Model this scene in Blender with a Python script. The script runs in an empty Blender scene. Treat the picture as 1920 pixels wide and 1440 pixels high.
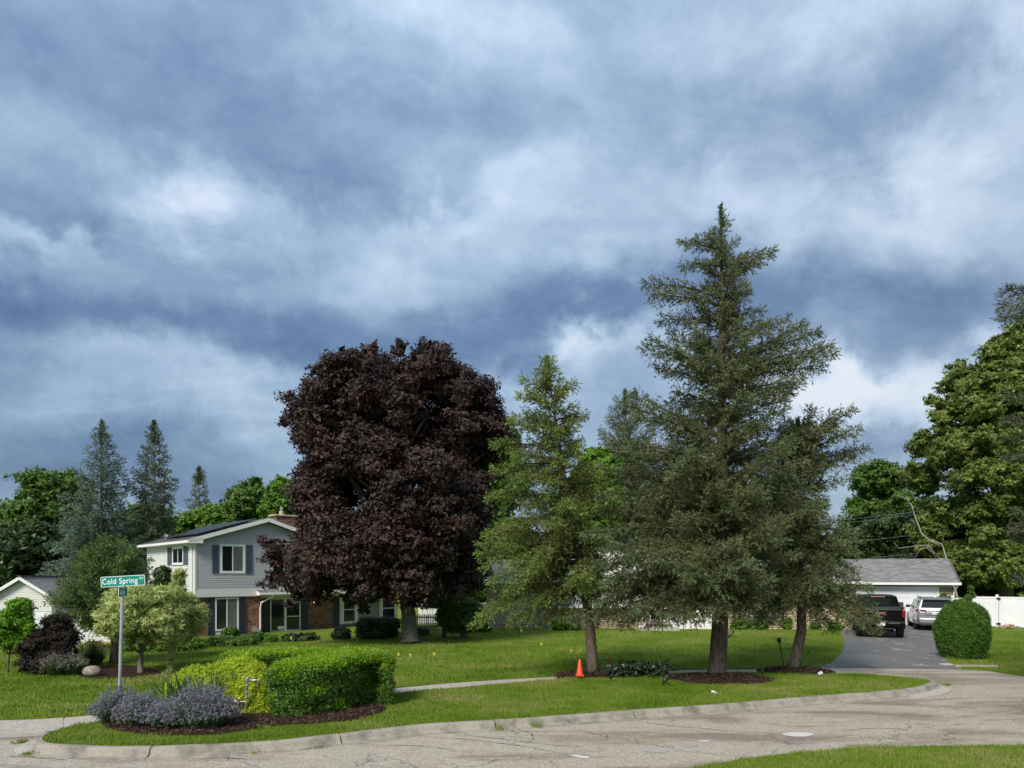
import bpy, bmesh, math, random
import numpy as np
from mathutils import Vector, Matrix, Quaternion

SC = bpy.context.scene
COL = SC.collection
R = math.radians
rng = np.random.default_rng(11)
random.seed(5)

# ------------------------------------------------------------------ camera, light, exposure
CX, HY, FP, CH = 960.0, 1077.0, 1300.0, 3.0
cam_d = bpy.data.cameras.new('camera')
cam = bpy.data.objects.new('camera', cam_d)
COL.objects.link(cam)
cam.location = (0, 0, CH)
cam.rotation_euler = (R(90), 0, 0)
cam_d.sensor_width = 36
cam_d.lens = 36 * FP / 1920
cam_d.shift_y = (HY - 720) / 1920
cam_d.clip_end = 3000
SC.camera = cam
SC.view_settings.view_transform = 'Standard'
SC.view_settings.look = 'None'
SC.view_settings.gamma = 1
SC.view_settings.use_curve_mapping = False
EXPO = 1.72
SC.view_settings.exposure = EXPO
SUN_TO = Vector((-0.50, -0.87, 0)).normalized()
SUN_EL = 42
sun_d = bpy.data.lights.new('sun', 'SUN')
sun_d.energy = 1.3
sun_d.angle = R(18)
sun_d.color = (1.0, 0.93, 0.82)
sun = bpy.data.objects.new('sun', sun_d)
COL.objects.link(sun)
sd = Vector((SUN_TO.x * math.cos(R(SUN_EL)), SUN_TO.y * math.cos(R(SUN_EL)), math.sin(R(SUN_EL))))
sun.rotation_euler = (-sd).to_track_quat('-Z', 'Y').to_euler()
sun.location = (-20, -30, 40)
try:
    SC.cycles.use_denoising = True
    SC.cycles.denoiser = 'OPENIMAGEDENOISE'
    SC.cycles.max_bounces = 6
    SC.cycles.diffuse_bounces = 3
    SC.cycles.transparent_max_bounces = 8
except Exception:
    pass

# ------------------------------------------------------------------ node helper
class NT:
    def __init__(s, tree):
        s.t = tree; s.n = tree.nodes; s.l = tree.links
        s.n.clear()
    def node(s, typ, **kw):
        nd = s.n.new(typ)
        for k, v in kw.items():
            setattr(nd, k, v)
        return nd
    def put(s, sock, v):
        if v is None: return
        if isinstance(v, bpy.types.NodeSocket): s.l.new(v, sock)
        elif isinstance(v, (tuple, list)) and len(v) == 3 and sock.type == 'RGBA': sock.default_value = (*v, 1)
        else: sock.default_value = v
    def math(s, op, a, b=None, c=None, clamp=False):
        nd = s.node('ShaderNodeMath', operation=op, use_clamp=clamp)
        s.put(nd.inputs[0], a); s.put(nd.inputs[1], b)
        if c is not None: s.put(nd.inputs[2], c)
        return nd.outputs[0]
    def vmath(s, op, a, b=None):
        nd = s.node('ShaderNodeVectorMath', operation=op)
        s.put(nd.inputs[0], a); s.put(nd.inputs[1], b)
        return nd.outputs[0]
    def mix(s, f, a, b, blend='MIX'):
        nd = s.node('ShaderNodeMix', data_type='RGBA', blend_type=blend)
        s.put(nd.inputs[0], f); s.put(nd.inputs[6], a); s.put(nd.inputs[7], b)
        return nd.outputs[2]
    def ramp(s, f, stops, interp='LINEAR'):
        nd = s.node('ShaderNodeValToRGB')
        cr = nd.color_ramp; cr.interpolation = interp
        while len(cr.elements) < len(stops): cr.elements.new(0.5)
        for e, (p, c) in zip(cr.elements, stops):
            e.position = p
            e.color = (*c, 1) if isinstance(c, (tuple, list)) else (c, c, c, 1)
        s.put(nd.inputs[0], f)
        return nd.outputs[0]
    def noise(s, vec, scale, detail=4, rough=0.55, dist=0.0, out=0):
        nd = s.node('ShaderNodeTexNoise')
        if vec is not None: s.l.new(vec, nd.inputs['Vector'])
        nd.inputs['Scale'].default_value = scale
        nd.inputs['Detail'].default_value = detail
        nd.inputs['Roughness'].default_value = rough
        nd.inputs['Distortion'].default_value = dist
        return nd.outputs[out]
    def mapping(s, vec, scale=(1, 1, 1), rot=(0, 0, 0), loc=(0, 0, 0)):
        nd = s.node('ShaderNodeMapping')
        s.l.new(vec, nd.inputs[0])
        nd.inputs['Scale'].default_value = scale
        nd.inputs['Rotation'].default_value = rot
        nd.inputs['Location'].default_value = loc
        return nd.outputs[0]
    def xyz(s, vec):
        nd = s.node('ShaderNodeSeparateXYZ'); s.l.new(vec, nd.inputs[0]); return nd.outputs
    def comb(s, x, y, z):
        nd = s.node('ShaderNodeCombineXYZ')
        s.put(nd.inputs[0], x); s.put(nd.inputs[1], y); s.put(nd.inputs[2], z)
        return nd.outputs[0]

# ------------------------------------------------------------------ sky
world = bpy.data.worlds.new('World')
SC.world = world
world.use_nodes = True
w = NT(world.node_tree)
tc = w.node('ShaderNodeTexCoord').outputs['Generated']
X, Y, Z = w.xyz(tc)
# large soft warp so that the cloud edges are ragged
wn = w.noise(tc, 3.2, 5, 0.55, 0.3, out=1)
wn2 = w.noise(tc, 8.5, 9, 0.62, 0.25, out=1)
wx, wy, wz = w.xyz(wn)
vx, vy, vz = w.xyz(wn2)
AZ = w.math('ARCTAN2', X, Y)
EL = w.math('ARCSINE', Z)
AZ = w.math('ADD', AZ, w.math('MULTIPLY_ADD', wx, 0.46, -0.23))
AZ = w.math('ADD', AZ, w.math('MULTIPLY_ADD', vx, 0.20, -0.10))
EL = w.math('ADD', EL, w.math('MULTIPLY_ADD', wy, 0.26, -0.13))
EL = w.math('ADD', EL, w.math('MULTIPLY_ADD', vy, 0.15, -0.075))
zz = w.math('ADD', w.math('MAXIMUM', Z, 0.0), 0.22)
P = w.comb(w.math('DIVIDE', X, zz), w.math('DIVIDE', Y, zz), 0.0)
n1 = w.noise(P, 1.15, 9, 0.58, 0.35)
n2 = w.noise(w.mapping(P, (0.8, 2.0, 1), (0, 0, 0.2)), 1.7, 9, 0.64, 0.5)
n3 = w.noise(w.mapping(tc, (1.0, 1.0, 1.6)), 5.0, 12, 0.67, 0.25)
v = w.math('ADD', w.math('MULTIPLY_ADD', n1, 0.56, -0.28), w.math('MULTIPLY_ADD', n2, 0.40, -0.20))
v = w.math('ADD', v, w.math('MULTIPLY_ADD', n3, 0.34, 0.38))
# billowing: folded noise gives the creased, torn edges of storm cloud
n5 = w.noise(w.mapping(w.vmath('ADD', tc, w.vmath('MULTIPLY', wn2, (.10, .10, .10))), (1.0, 1.0, 2.1)), 3.1, 7, 0.55, 0.2)
bil = w.math('ABSOLUTE', w.math('MULTIPLY_ADD', n5, 2.0, -1.0))
v = w.math('ADD', v, w.math('MULTIPLY_ADD', bil, 0.58, -0.075))
BL = [  # cloud masses: direction given by where it lies, half-widths, strength (+ bright, - dark)
 (150, 160, 360, 120, -.20), (60, 300, 200, 60, -.10), (60, 370, 160, 40, -.16), (700, 250, 260, 110, -.20), (1000, 130, 260, 60, -.10),
 (640, 340, 130, 50, -.10), (150, 410, 80, 24, -.16), (30, 600, 120, 60, -.24), (330, 625, 330, 50, -.30),
 (900, 650, 330, 60, -.36), (1130, 590, 150, 50, -.22), (1720, 570, 150, 55, -.26), (1700, 680, 110, 40, -.20),
 (1480, 250, 300, 80, -.13), (1800, 190, 200, 60, -.14), (300, 900, 700, 70, -.34), (1640, 870, 300, 40, -.30), (20, 700, 160, 50, -.18),
 (1280, 620, 150, 50, -.16), (1420, 560, 120, 60, -.16), (520, 50, 180, 40, -.08),
 (1040, 310, 130, 45, .20), (880, 390, 170, 45, .26), (310, 350, 95, 60, .32), (480, 390, 150, 40, .16), (40, 440, 120, 36, .20), (960, 470, 330, 60, .12),
 (1500, 30, 500, 70, .16), (1890, 60, 90, 130, .24), (1800, 370, 200, 70, .22), (1500, 400, 220, 60, .14),
 (1130, 680, 130, 34, .46), (1600, 735, 200, 40, .44), (1850, 640, 60, 26, .34), (1700, 800, 200, 50, .26),
 (420, 705, 140, 45, .22), (50, 640, 70, 20, .14), (930, 745, 140, 36, .22), (250, 760, 400, 50, .08), (900, 10, 120, 60, .12),
]
for (px, py, wpx, hpx, a) in BL:
    rr = math.hypot(FP, px - CX)
    az = math.atan2(px - CX, FP); el = math.atan2(HY - py, rr)
    wa = wpx / FP * math.cos(az) ** 2 * 0.95; he = hpx / rr * math.cos(el) ** 2
    da = w.math('MULTIPLY', w.math('SUBTRACT', AZ, az), 1 / wa)
    de = w.math('MULTIPLY', w.math('SUBTRACT', EL, el), 1 / he)
    d2 = w.math('MULTIPLY_ADD', da, da, w.math('MULTIPLY', de, de))
    g = w.math('POWER', 2.718, w.math('MULTIPLY', d2, -0.75))
    v = w.math('MULTIPLY_ADD', g, a * 1.0, v)
G = 10.0 / (2 ** EXPO)
cloud = w.ramp(v, [(0.0, (.068, .124, .235)), (.22, (.125, .200, .335)), (.42, (.208, .302, .440)),
                   (.60, (.31, .420, .560)), (.80, (.46, .565, .705)), (1.0, (.68, .73, .80))])
warm = w.ramp(v, [(0.0, (.08, .12, .24)), (.22, (.14, .20, .32)), (.42, (.25, .33, .45)),
                  (.60, (.38, .47, .58)), (.80, (.52, .60, .70)), (1.0, (.70, .74, .78))])
cloud = w.mix(w.math('MULTIPLY_ADD', w.xyz(tc)[0], 1.1, 0.1, clamp=True), cloud, warm)
cloud = w.vmath('MULTIPLY', cloud, (G, G, G))
# an overcast sky grows brighter from the horizon to the zenith
zg_ = w.math('MULTIPLY_ADD', w.math('MAXIMUM', Z, 0.0), 0.75, 0.90)
cloud = w.vmath('MULTIPLY', cloud, w.comb(zg_, zg_, zg_))
sky = w.node('ShaderNodeTexSky', sky_type='NISHITA')
sky.sun_disc = False
sky.sun_elevation = R(SUN_EL)
sky.sun_rotation = math.atan2(SUN_TO.x, SUN_TO.y)
skyc = w.mix(0.94, sky.outputs[0], cloud)
bg = w.node('ShaderNodeBackground')
w.l.new(skyc, bg.inputs[0]); bg.inputs[1].default_value = 0.1
w.l.new(bg.outputs[0], w.node('ShaderNodeOutputWorld').inputs[0])

# ------------------------------------------------------------------ terrain and pixel helpers
def sstep(a, b, x):
    t = np.clip((np.asarray(x, float) - a) / (b - a), 0, 1)
    return t * t * (3 - 2 * t)
LZ = 0.035          # back lawn level above the road
IZ = 0.12           # island level
def H(x, y):        # lawn height behind the lane
    return LZ - 0.38 * sstep(25, 36, y) * sstep(-3, -12, x) - 0.95 * sstep(-17, -27, x) * sstep(21, 35, y)
def wp(px, py, y):  # point on the plane Y=y
    return np.array(((px - CX) / FP * y, y, CH - (py - HY) / FP * y))
def gp(px, py, z=None):
    k = (px - CX) / FP; s = (py - HY) / FP
    if z is not None:
        y = (CH - z) / s
        return np.array((k * y, y, z))
    y = 10.0
    while y < 90 and CH - s * y > H(k * y, y): y += 0.02
    return np.array((k * y, y, float(H(k * y, y))))
def XP(px, y): return (px - CX) / FP * y
def ZP(py, y): return CH - (py - HY) / FP * y

# ------------------------------------------------------------------ mesh helpers
def np_mesh(name, V, faces, k):
    """V (N,3), faces (M,k) ints -> mesh datablock"""
    V = np.ascontiguousarray(V, dtype=np.float32); Fa = np.ascontiguousarray(faces, dtype=np.int32)
    me = bpy.data.meshes.new(name)
    me.vertices.add(len(V)); me.vertices.foreach_set('co', V.ravel())
    me.loops.add(Fa.size); me.loops.foreach_set('vertex_index', Fa.ravel())
    me.polygons.add(len(Fa)); me.polygons.foreach_set('loop_start', np.arange(0, Fa.size, k, dtype=np.int32))
    me.update(calc_edges=True)
    return me

class MB:
    def __init__(s): s.v = []; s.f = []
    def add(s, V, Fs):
        o = len(s.v); s.v.extend([tuple(float(c) for c in p) for p in V]); s.f.extend([tuple(i + o for i in q) for q in Fs]); return s
    def box(s, x0, x1, y0, y1, z0, z1):
        V = [(x, y, z) for z in (z0, z1) for y in (y0, y1) for x in (x0, x1)]
        return s.add(V, [(0, 2, 3, 1), (4, 5, 7, 6), (0, 1, 5, 4), (2, 6, 7, 3), (0, 4, 6, 2), (1, 3, 7, 5)])
    def bar(s, a, b, w, h, up=(0, 0, 1)):   # rectangular bar from a to b
        a = Vector(a); b = Vector(b); d = (b - a).normalized(); up = Vector(up)
        sx = d.cross(up)
        if sx.length < 1e-4: sx = d.cross(Vector((0, 1, 0)))
        sx.normalize(); sz = sx.cross(d).normalized()
        V = []
        for p in (a, b):
            for i, j in ((-1, -1), (1, -1), (1, 1), (-1, 1)): V.append(p + sx * (w / 2 * i) + sz * (h / 2 * j))
        return s.add(V, [(3, 2, 1, 0), (4, 5, 6, 7), (0, 1, 5, 4), (1, 2, 6, 5), (2, 3, 7, 6), (3, 0, 4, 7)])
    def tube(s, pts, rad, n=6, cap=True):
        pts = [Vector(p) for p in pts]
        if not hasattr(rad, '__len__'): rad = [rad] * len(pts)
        V = []; up = Vector((0.31, 0.17, 0.93)).normalized()
        for i, p in enumerate(pts):
            d = (pts[min(i + 1, len(pts) - 1)] - pts[max(i - 1, 0)]).normalized()
            if abs(d.dot(up)) > .97: up = Vector((0.9, 0.2, 0.1)).normalized()
            a = d.cross(up).normalized(); b = a.cross(d)
            for k in range(n):
                t = 2 * math.pi * k / n
                V.append(p + (a * math.cos(t) + b * math.sin(t)) * rad[i])
        Fs = []
        for i in range(len(pts) - 1):
            for k in range(n):
                Fs.append((i * n + k, i * n + (k + 1) % n, (i + 1) * n + (k + 1) % n, (i + 1) * n + k))
        if cap:
            Fs.append(tuple(range(n - 1, -1, -1))); m = (len(pts) - 1) * n; Fs.append(tuple(range(m, m + n)))
        return s.add(V, Fs)
    def lathe(s, prof, n=16, c=(0, 0, 0)):
        V = []; Fs = []
        for (r, z) in prof:
            for k in range(n):
                t = 2 * math.pi * k / n; V.append((c[0] + r * math.cos(t), c[1] + r * math.sin(t), c[2] + z))
        for i in range(len(prof) - 1):
            for k in range(n):
                Fs.append((i * n + k, i * n + (k + 1) % n, (i + 1) * n + (k + 1) % n, (i + 1) * n + k))
        Fs.append(tuple(range(n - 1, -1, -1))); m = (len(prof) - 1) * n; Fs.append(tuple(range(m, m + n)))
        return s.add(V, Fs)
    def prism(s, poly, z0, z1):     # poly list of (x,y) ccw
        n = len(poly)
        V = [(x, y, z0) for x, y in poly] + [(x, y, z1) for x, y in poly]
        Fs = [tuple(range(n - 1, -1, -1)), tuple(range(n, 2 * n))] + [(i, (i + 1) % n, n + (i + 1) % n, n + i) for i in range(n)]
        return s.add(V, Fs)
    def extr(s, poly3, d):           # 3d polygon extruded along vector d
        n = len(poly3); d = Vector(d)
        V = [Vector(p) for p in poly3] + [Vector(p) + d for p in poly3]
        Fs = [tuple(range(n - 1, -1, -1)), tuple(range(n, 2 * n))] + [(i, (i + 1) % n, n + (i + 1) % n, n + i) for i in range(n)]
        return s.add(V, Fs)
    def ball(s, c, r, n=12, m=8, noise=0.0, seed=0):
        rx, ry, rz = (r, r, r) if not hasattr(r, '__len__') else r
        rr = random.Random(seed); V = []
        for i in range(m + 1):
            ph = math.pi * i / m
            for k in range(n):
                t = 2 * math.pi * k / n; q = 1 + noise * (rr.random() - .5)
                V.append((c[0] + rx * q * math.sin(ph) * math.cos(t), c[1] + ry * q * math.sin(ph) * math.sin(t), c[2] + rz * q * math.cos(ph)))
        Fs = [(i * n + k, (i + 1) * n + k, (i + 1) * n + (k + 1) % n, i * n + (k + 1) % n) for i in range(m) for k in range(n)]
        return s.add(V, Fs)
    def mesh(s, name):
        me = bpy.data.meshes.new(name); me.from_pydata(s.v, [], s.f); me.update(); return me

def tag(o, label=None, cat=None, group=None, kind=None):
    if label: o['label'] = label
    if cat: o['category'] = cat
    if group: o['group'] = group
    if kind: o['kind'] = kind
    return o
def obj(name, m, mat=None, parent=None, loc=None, rz=0, smooth=False, label=None, cat=None, group=None, kind=None, bevel=0, fix=False):
    if isinstance(m, MB): m = m.mesh(name)
    if fix:
        bm = bmesh.new(); bm.from_mesh(m); bmesh.ops.recalc_face_normals(bm, faces=bm.faces); bm.to_mesh(m); bm.free()
    o = bpy.data.objects.new(name, m)
    COL.objects.link(o)
    if mat and m and not m.materials: m.materials.append(mat)
    if smooth: m.polygons.foreach_set('use_smooth', [True] * len(m.polygons))
    if parent: o.parent = parent
    if loc is not None: o.location = tuple(float(c) for c in loc)
    if rz: o.rotation_euler.z = rz
    if bevel:
        md = o.modifiers.new('bevel', 'BEVEL'); md.width = bevel; md.segments = 2; md.limit_method = 'ANGLE'
    return tag(o, label, cat, group, kind)
def thing(name, label, cat, loc=(0, 0, 0), rz=0, group=None):
    o = bpy.data.objects.new(name, None); COL.objects.link(o)
    o.empty_display_size = 0.2
    o.location = tuple(float(c) for c in loc); o.rotation_euler.z = rz
    return tag(o, label, cat, group)
def dup(root, loc, rz=0, label=None):
    def cp(o, par):
        c = o.copy(); COL.objects.link(c)
        if par: c.parent = par
        for ch in list(kids.get(o, [])): cp(ch, c)
        return c
    kids = {}
    for o in bpy.data.objects:
        if o.parent: kids.setdefault(o.parent, []).append(o)
    r = cp(root, None)
    r.location = tuple(float(c) for c in loc); r.rotation_euler.z = rz
    if label: r['label'] = label
    return r
_cache = {}
def struct(name, m, mat, **kw): return obj(name, m, mat, kind='structure', **kw)

# ------------------------------------------------------------------ materials
def mat(name, build):
    m = bpy.data.materials.new(name); m.use_nodes = True
    t = NT(m.node_tree)
    b = t.node('ShaderNodeBsdfPrincipled'); out = t.node('ShaderNodeOutputMaterial')
    t.l.new(b.outputs[0], out.inputs[0])
    build(t, b, out)
    return m
def bump(t, b, h, strength=0.3, dist=0.01):
    n = t.node('ShaderNodeBump'); n.inputs['Strength'].default_value = strength; n.inputs['Distance'].default_value = dist
    t.l.new(h, n.inputs['Height']); t.l.new(n.outputs[0], b.inputs['Normal'])
def simple(name, c1, c2=None, scale=6, rough=.6, metal=0, bmp=0.0, bscale=None, spec=.5, stretch=(1, 1, 1)):
    def f(t, b, out):
        co = t.mapping(t.node('ShaderNodeTexCoord').outputs['Object'], stretch)
        n = t.noise(co, scale, 5, .6)
        t.put(b.inputs['Base Color'], t.ramp(n, [(.3, c1), (.7, c2 or c1)]))
        t.put(b.inputs['Roughness'], t.ramp(n, [(.3, rough * .9), (.7, min(1, rough * 1.1))]))
        b.inputs['Metallic'].default_value = metal
        b.inputs['Specular IOR Level'].default_value = spec
        if bmp: bump(t, b, t.noise(co, bscale or scale * 6, 4, .6), bmp, .01)
    return mat(name, f)
def leafmat(name, stops, trans=.3, rough=.5, nscale=.8, nvar=.35, spec=.3):
    """colour from a random value per leaf, shifted by a slow noise through the crown"""
    def f(t, b, out):
        geo = t.node('ShaderNodeNewGeometry')
        co = t.node('ShaderNodeTexCoord').outputs['Object']
        n = t.noise(co, nscale, 3, .6)
        r = t.math('ADD', t.math('MULTIPLY', geo.outputs['Random Per Island'], 1 - nvar), t.math('MULTIPLY', t.ramp(n, [(.35, 0.0), (.65, 1.0)]), nvar))
        c = t.ramp(r, stops)
        t.put(b.inputs['Base Color'], c); b.inputs['Roughness'].default_value = rough
        b.inputs['Specular IOR Level'].default_value = spec
        tr = t.node('ShaderNodeBsdfTranslucent'); t.l.new(c, tr.inputs[0])
        mx = t.node('ShaderNodeMixShader'); mx.inputs[0].default_value = trans
        t.l.new(b.outputs[0], mx.inputs[1]); t.l.new(tr.outputs[0], mx.inputs[2]); t.l.new(mx.outputs[0], out.inputs[0])
    return mat(name, f)

M = {}
def bark(name, c1, c2):
    def f(t, b, out):
        co = t.node('ShaderNodeTexCoord').outputs['Object']
        n = t.noise(t.mapping(co, (6, 6, 1.6)), 3.5, 6, .65, .6)
        n2 = t.noise(co, 1.2, 3, .5)
        c = t.ramp(n, [(.32, c1), (.62, c2)])
        c = t.mix(t.ramp(n2, [(.4, 0.0), (.75, .5)]), c, (.11, .12, .085))
        t.put(b.inputs['Base Color'], c); b.inputs['Roughness'].default_value = .95
        b.inputs['Specular IOR Level'].default_value = .15
        bump(t, b, n, .9, .03)
    return mat(name, f)
M['bark'] = bark('spruce_bark', (.035, .028, .022), (.17, .135, .105))
M['bark_gray'] = bark('grey_bark', (.07, .06, .048), (.26, .23, .19))
M['bark_pale'] = bark('pale_dead_wood', (.30, .27, .22), (.55, .52, .46))
M['white'] = simple('white_trim', (.74, .74, .72), (.82, .82, .80), 3, .45)
M['metal'] = simple('galvanised_steel', (.36, .38, .41), (.50, .52, .55), 9, .5, .55)
M['black'] = simple('black_plastic', (.012, .012, .013), (.02, .02, .022), 8, .5)
M['rubber'] = simple('tyre_rubber', (.018, .018, .019), (.03, .03, .03), 12, .85)
# ------------------------------------------------------------------ ground materials
def lawn_mat(name, dry_bias=0.0):
    def f(t, b, out):
        co = t.node('ShaderNodeTexCoord').outputs['Object']
        n0 = t.noise(co, .16, 4, .6)
        n1 = t.noise(co, .9, 5, .65)
        n2 = t.noise(t.mapping(co, (1, .6, 1)), 14, 4, .7)
        n3 = t.noise(co, 70, 3, .7)
        c = t.ramp(n2, [(.3, (.085, .130, .012)), (.55, (.14, .20, .020)), (.75, (.20, .25, .035))])
        dry = t.ramp(n3, [(.3, (.11, .12, .022)), (.7, (.24, .22, .07))])
        fd = t.math('MULTIPLY', t.ramp(t.math('ADD', n0, dry_bias), [(.45, 0.0), (.62, 1.0)]), t.ramp(n1, [(.42, .1), (.62, .75)]))
        c = t.mix(fd, c, dry)
        c = t.mix(t.ramp(n1, [(.3, .45), (.5, 0.0)]), c, (.045, .105, .014))
        t.put(b.inputs['Base Color'], c)
        b.inputs['Roughness'].default_value = .95; b.inputs['Specular IOR Level'].default_value = .1
        bump(t, b, t.math('ADD', n3, n2), .8, .03)
    return mat(name, f)
M['lawn'] = lawn_mat('lawn_grass', -.02)
M['lawn_far'] = lawn_mat('far_lawn_grass', .02)
M['blade'] = leafmat('grass_blade', [(0, (.092, .178, .014)), (.35, (.155, .25, .024)), (.62, (.225, .305, .045)), (.84, (.30, .31, .09)), (1, (.42, .37, .18))], .35, .7, .42, .62, .12)

def road_f(c_lo, c_hi, stain, crack=True):
    def f(t, b, out):
        co = t.node('ShaderNodeTexCoord').outputs['Object']
        agg = t.node('ShaderNodeTexVoronoi'); agg.inputs['Scale'].default_value = 42; t.l.new(co, agg.inputs['Vector'])
        sp = t.xyz(agg.outputs['Color'])[0]
        fine = t.noise(co, 60, 4, .7)
        n0 = t.noise(t.mapping(co, (.28, 1.0, 1), (0, 0, -.25)), .9, 6, .62, .5)
        n1 = t.noise(co, 1.7, 6, .7, .5)
        c = t.mix(t.ramp(t.math('ADD', t.math('MULTIPLY', sp, .6), t.math('MULTIPLY', fine, .4)), [(.15, 0.0), (.85, 1.0)]), c_lo, c_hi)
        c = t.mix(t.math('MULTIPLY', t.ramp(n0, [(.47, 0.0), (.60, 1.0)]), stain * .75), c, tuple(q * w_ for q, w_ in zip(c_lo, (.56, .50, .44))))
        c = t.mix(t.ramp(n1, [(.55, 0.0), (.75, .35)]), c, tuple(min(1, q * 1.25) for q in c_hi))
        # rust coloured dirt patches
        n5 = t.noise(t.mapping(co, (.5, 1.6, 1)), .55, 5, .6, .8)
        c = t.mix(t.ramp(n5, [(.60, 0.0), (.72, .35)]), c, (.24, .13, .075))
        if crack:
            wv = t.noise(co, 1.4, 4, .6, 0, out=1)
            cw = t.vmath('ADD', co, t.vmath('MULTIPLY', wv, (.9, .9, .9)))
            for sc, wdt, k in ((.42, .006, .75), (1.5, .011, .45)):
                vo = t.node('ShaderNodeTexVoronoi', feature='DISTANCE_TO_EDGE'); vo.inputs['Scale'].default_value = sc
                t.l.new(cw, vo.inputs['Vector'])
                msk = t.math('MULTIPLY', t.ramp(vo.outputs['Distance'], [(wdt * .4, 1.0), (wdt, 0.0)]), t.ramp(t.noise(co, .35 if sc < 1 else .5, 2, .5), [(.46, 0.0), (.58, k)]))
                c = t.mix(msk, c, (.045, .040, .035))
        t.put(b.inputs['Base Color'], c)
        b.inputs['Roughness'].default_value = .93; b.inputs['Specular IOR Level'].default_value = .2
        bump(t, b, t.math('ADD', sp, fine), .55, .008)
    return f
M['road'] = mat('old_asphalt', road_f((.250, .216, .172), (.480, .422, .345), .85))
M['lane'] = mat('worn_lane_asphalt', road_f((.25, .22, .185), (.52, .48, .42), .25))
def drv(t, b, out):
    co = t.node('ShaderNodeTexCoord').outputs['Object']
    fine = t.noise(co, 50, 4, .7)
    n0 = t.noise(co, .5, 5, .6, .4)
    c = t.ramp(fine, [(.3, (.092, .086, .078)), (.7, (.150, .142, .130))])
    c = t.mix(t.ramp(n0, [(.45, 0.0), (.7, .4)]), c, (.15, .15, .15))
    # pale filler crumbling out of old cracks that run down the drive
    cr = t.mapping(co, (1.0, .33, 1), (0, 0, R(-24)))
    wv = t.noise(co, 2.2, 4, .65, 0, out=1)
    vo = t.node('ShaderNodeTexVoronoi', feature='DISTANCE_TO_EDGE'); vo.inputs['Scale'].default_value = .55
    t.l.new(t.vmath('ADD', cr, t.vmath('MULTIPLY', wv, (.5, .5, .5))), vo.inputs['Vector'])
    msk = t.math('MULTIPLY', t.ramp(vo.outputs['Distance'], [(.006, 1.0), (.035, 0.0)]), t.ramp(t.noise(co, 1.6, 3, .6), [(.48, 0.0), (.60, .8)]))
    c = t.mix(msk, c, (.42, .39, .33))
    t.put(b.inputs['Base Color'], c); b.inputs['Roughness'].default_value = .8
    bump(t, b, fine, .4, .006)
M['drive'] = mat('driveway_asphalt', drv)
def conc(name, c1, c2, dirt=.4):
    def f(t, b, out):
        co = t.node('ShaderNodeTexCoord').outputs['Object']
        n = t.noise(co, 2.2, 6, .65); n2 = t.noise(co, 45, 4, .7)
        c = t.ramp(n2, [(.3, c1), (.7, c2)])
        c = t.mix(t.ramp(n, [(.45, 0.0), (.7, dirt)]), c, tuple(q * .5 for q in c1))
        t.put(b.inputs['Base Color'], c); b.inputs['Roughness'].default_value = .9
        bump(t, b, n2, .5, .006)
    return mat(name, f)
M['kerb'] = conc('kerb_concrete', (.22, .195, .155), (.39, .350, .29), .95)
M['concrete'] = conc('pale_concrete', (.34, .31, .27), (.48, .45, .40), .4)
def mulchf(t, b, out):
    co = t.node('ShaderNodeTexCoord').outputs['Object']
    n = t.noise(t.mapping(co, (1, 2.2, 1)), 26, 5, .75); n2 = t.noise(co, 3, 3, .6)
    c = t.ramp(n, [(.3, (.016, .010, .008)), (.55, (.055, .032, .024)), (.75, (.12, .075, .055))])
    t.put(b.inputs['Base Color'], c); b.inputs['Roughness'].default_value = 1; b.inputs['Specular IOR Level'].default_value = .1
    bump(t, b, n, 1, .04)
M['mulch'] = mat('bark_mulch', mulchf)
M['chip'] = leafmat('mulch_chip', [(0, (.018, .011, .008)), (.5, (.065, .037, .027)), (.85, (.13, .08, .055)), (1, (.22, .15, .11))], 0, .95, 2, .2, .1)

# ------------------------------------------------------------------ outlines (read off the photograph, on the ground)
def smooth_poly(pts, closed=False, sub=6):
    """Catmull-Rom through 2d points"""
    P = [np.array(p[:2], float) for p in pts]; n = len(P); out = []
    rngi = range(n) if closed else range(n - 1)
    for i in rngi:
        if closed: a, b_, c, d = P[(i - 1) % n], P[i], P[(i + 1) % n], P[(i + 2) % n]
        else: a, b_, c, d = P[max(i - 1, 0)], P[i], P[i + 1], P[min(i + 2, n - 1)]
        for k in range(sub):
            t = k / sub
            out.append(.5 * ((2 * b_) + (c - a) * t + (2 * a - 5 * b_ + 4 * c - d) * t * t + (3 * b_ - a - 3 * c + d) * t ** 3))
    if not closed: out.append(P[-1])
    return np.array(out)
def inside(px, py, poly):
    poly = np.asarray(poly); r = np.zeros(len(px), bool); j = len(poly) - 1
    for i in range(len(poly)):
        xi, yi = poly[i]; xj, yj = poly[j]
        r ^= ((yi > py) != (yj > py)) & (px < (xj - xi) * (py - yi) / (yj - yi + 1e-12) + xi)
        j = i
    return r
IS_FRONT = [(80, 1385), (93, 1394), (150, 1398), (265, 1400), (480, 1392), (640, 1376), (800, 1358), (960, 1349), (1200, 1331), (1360, 1320), (1500, 1308), (1650, 1296), (1705, 1290), (1738, 1282)]
IS_BACK = [(1742, 1277), (1725, 1273), (1690, 1269), (1650, 1266), (1560, 1262), (1430, 1260), (1255, 1263), (1060, 1272), (870, 1288), (710, 1302), (450, 1325), (200, 1352), (140, 1360), (100, 1371)]
isl = smooth_poly([gp(x, y, IZ) for x, y in IS_FRONT + IS_BACK], True, 5)
nF = len(IS_FRONT)
kerb_line = smooth_poly([gp(x, y, IZ) for x, y in [(100, 1371)] + IS_FRONT + IS_BACK[:3]], False, 8)
BACK_EDGE = [(-900, 1362), (-400, 1353), (0, 1348), (190, 1337), (450, 1313), (710, 1291), (870, 1277), (1060, 1266), (1255, 1255), (1430, 1253), (1545, 1249)]
backl = smooth_poly([gp(x, y, LZ) for x, y in BACK_EDGE], False, 5)
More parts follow.
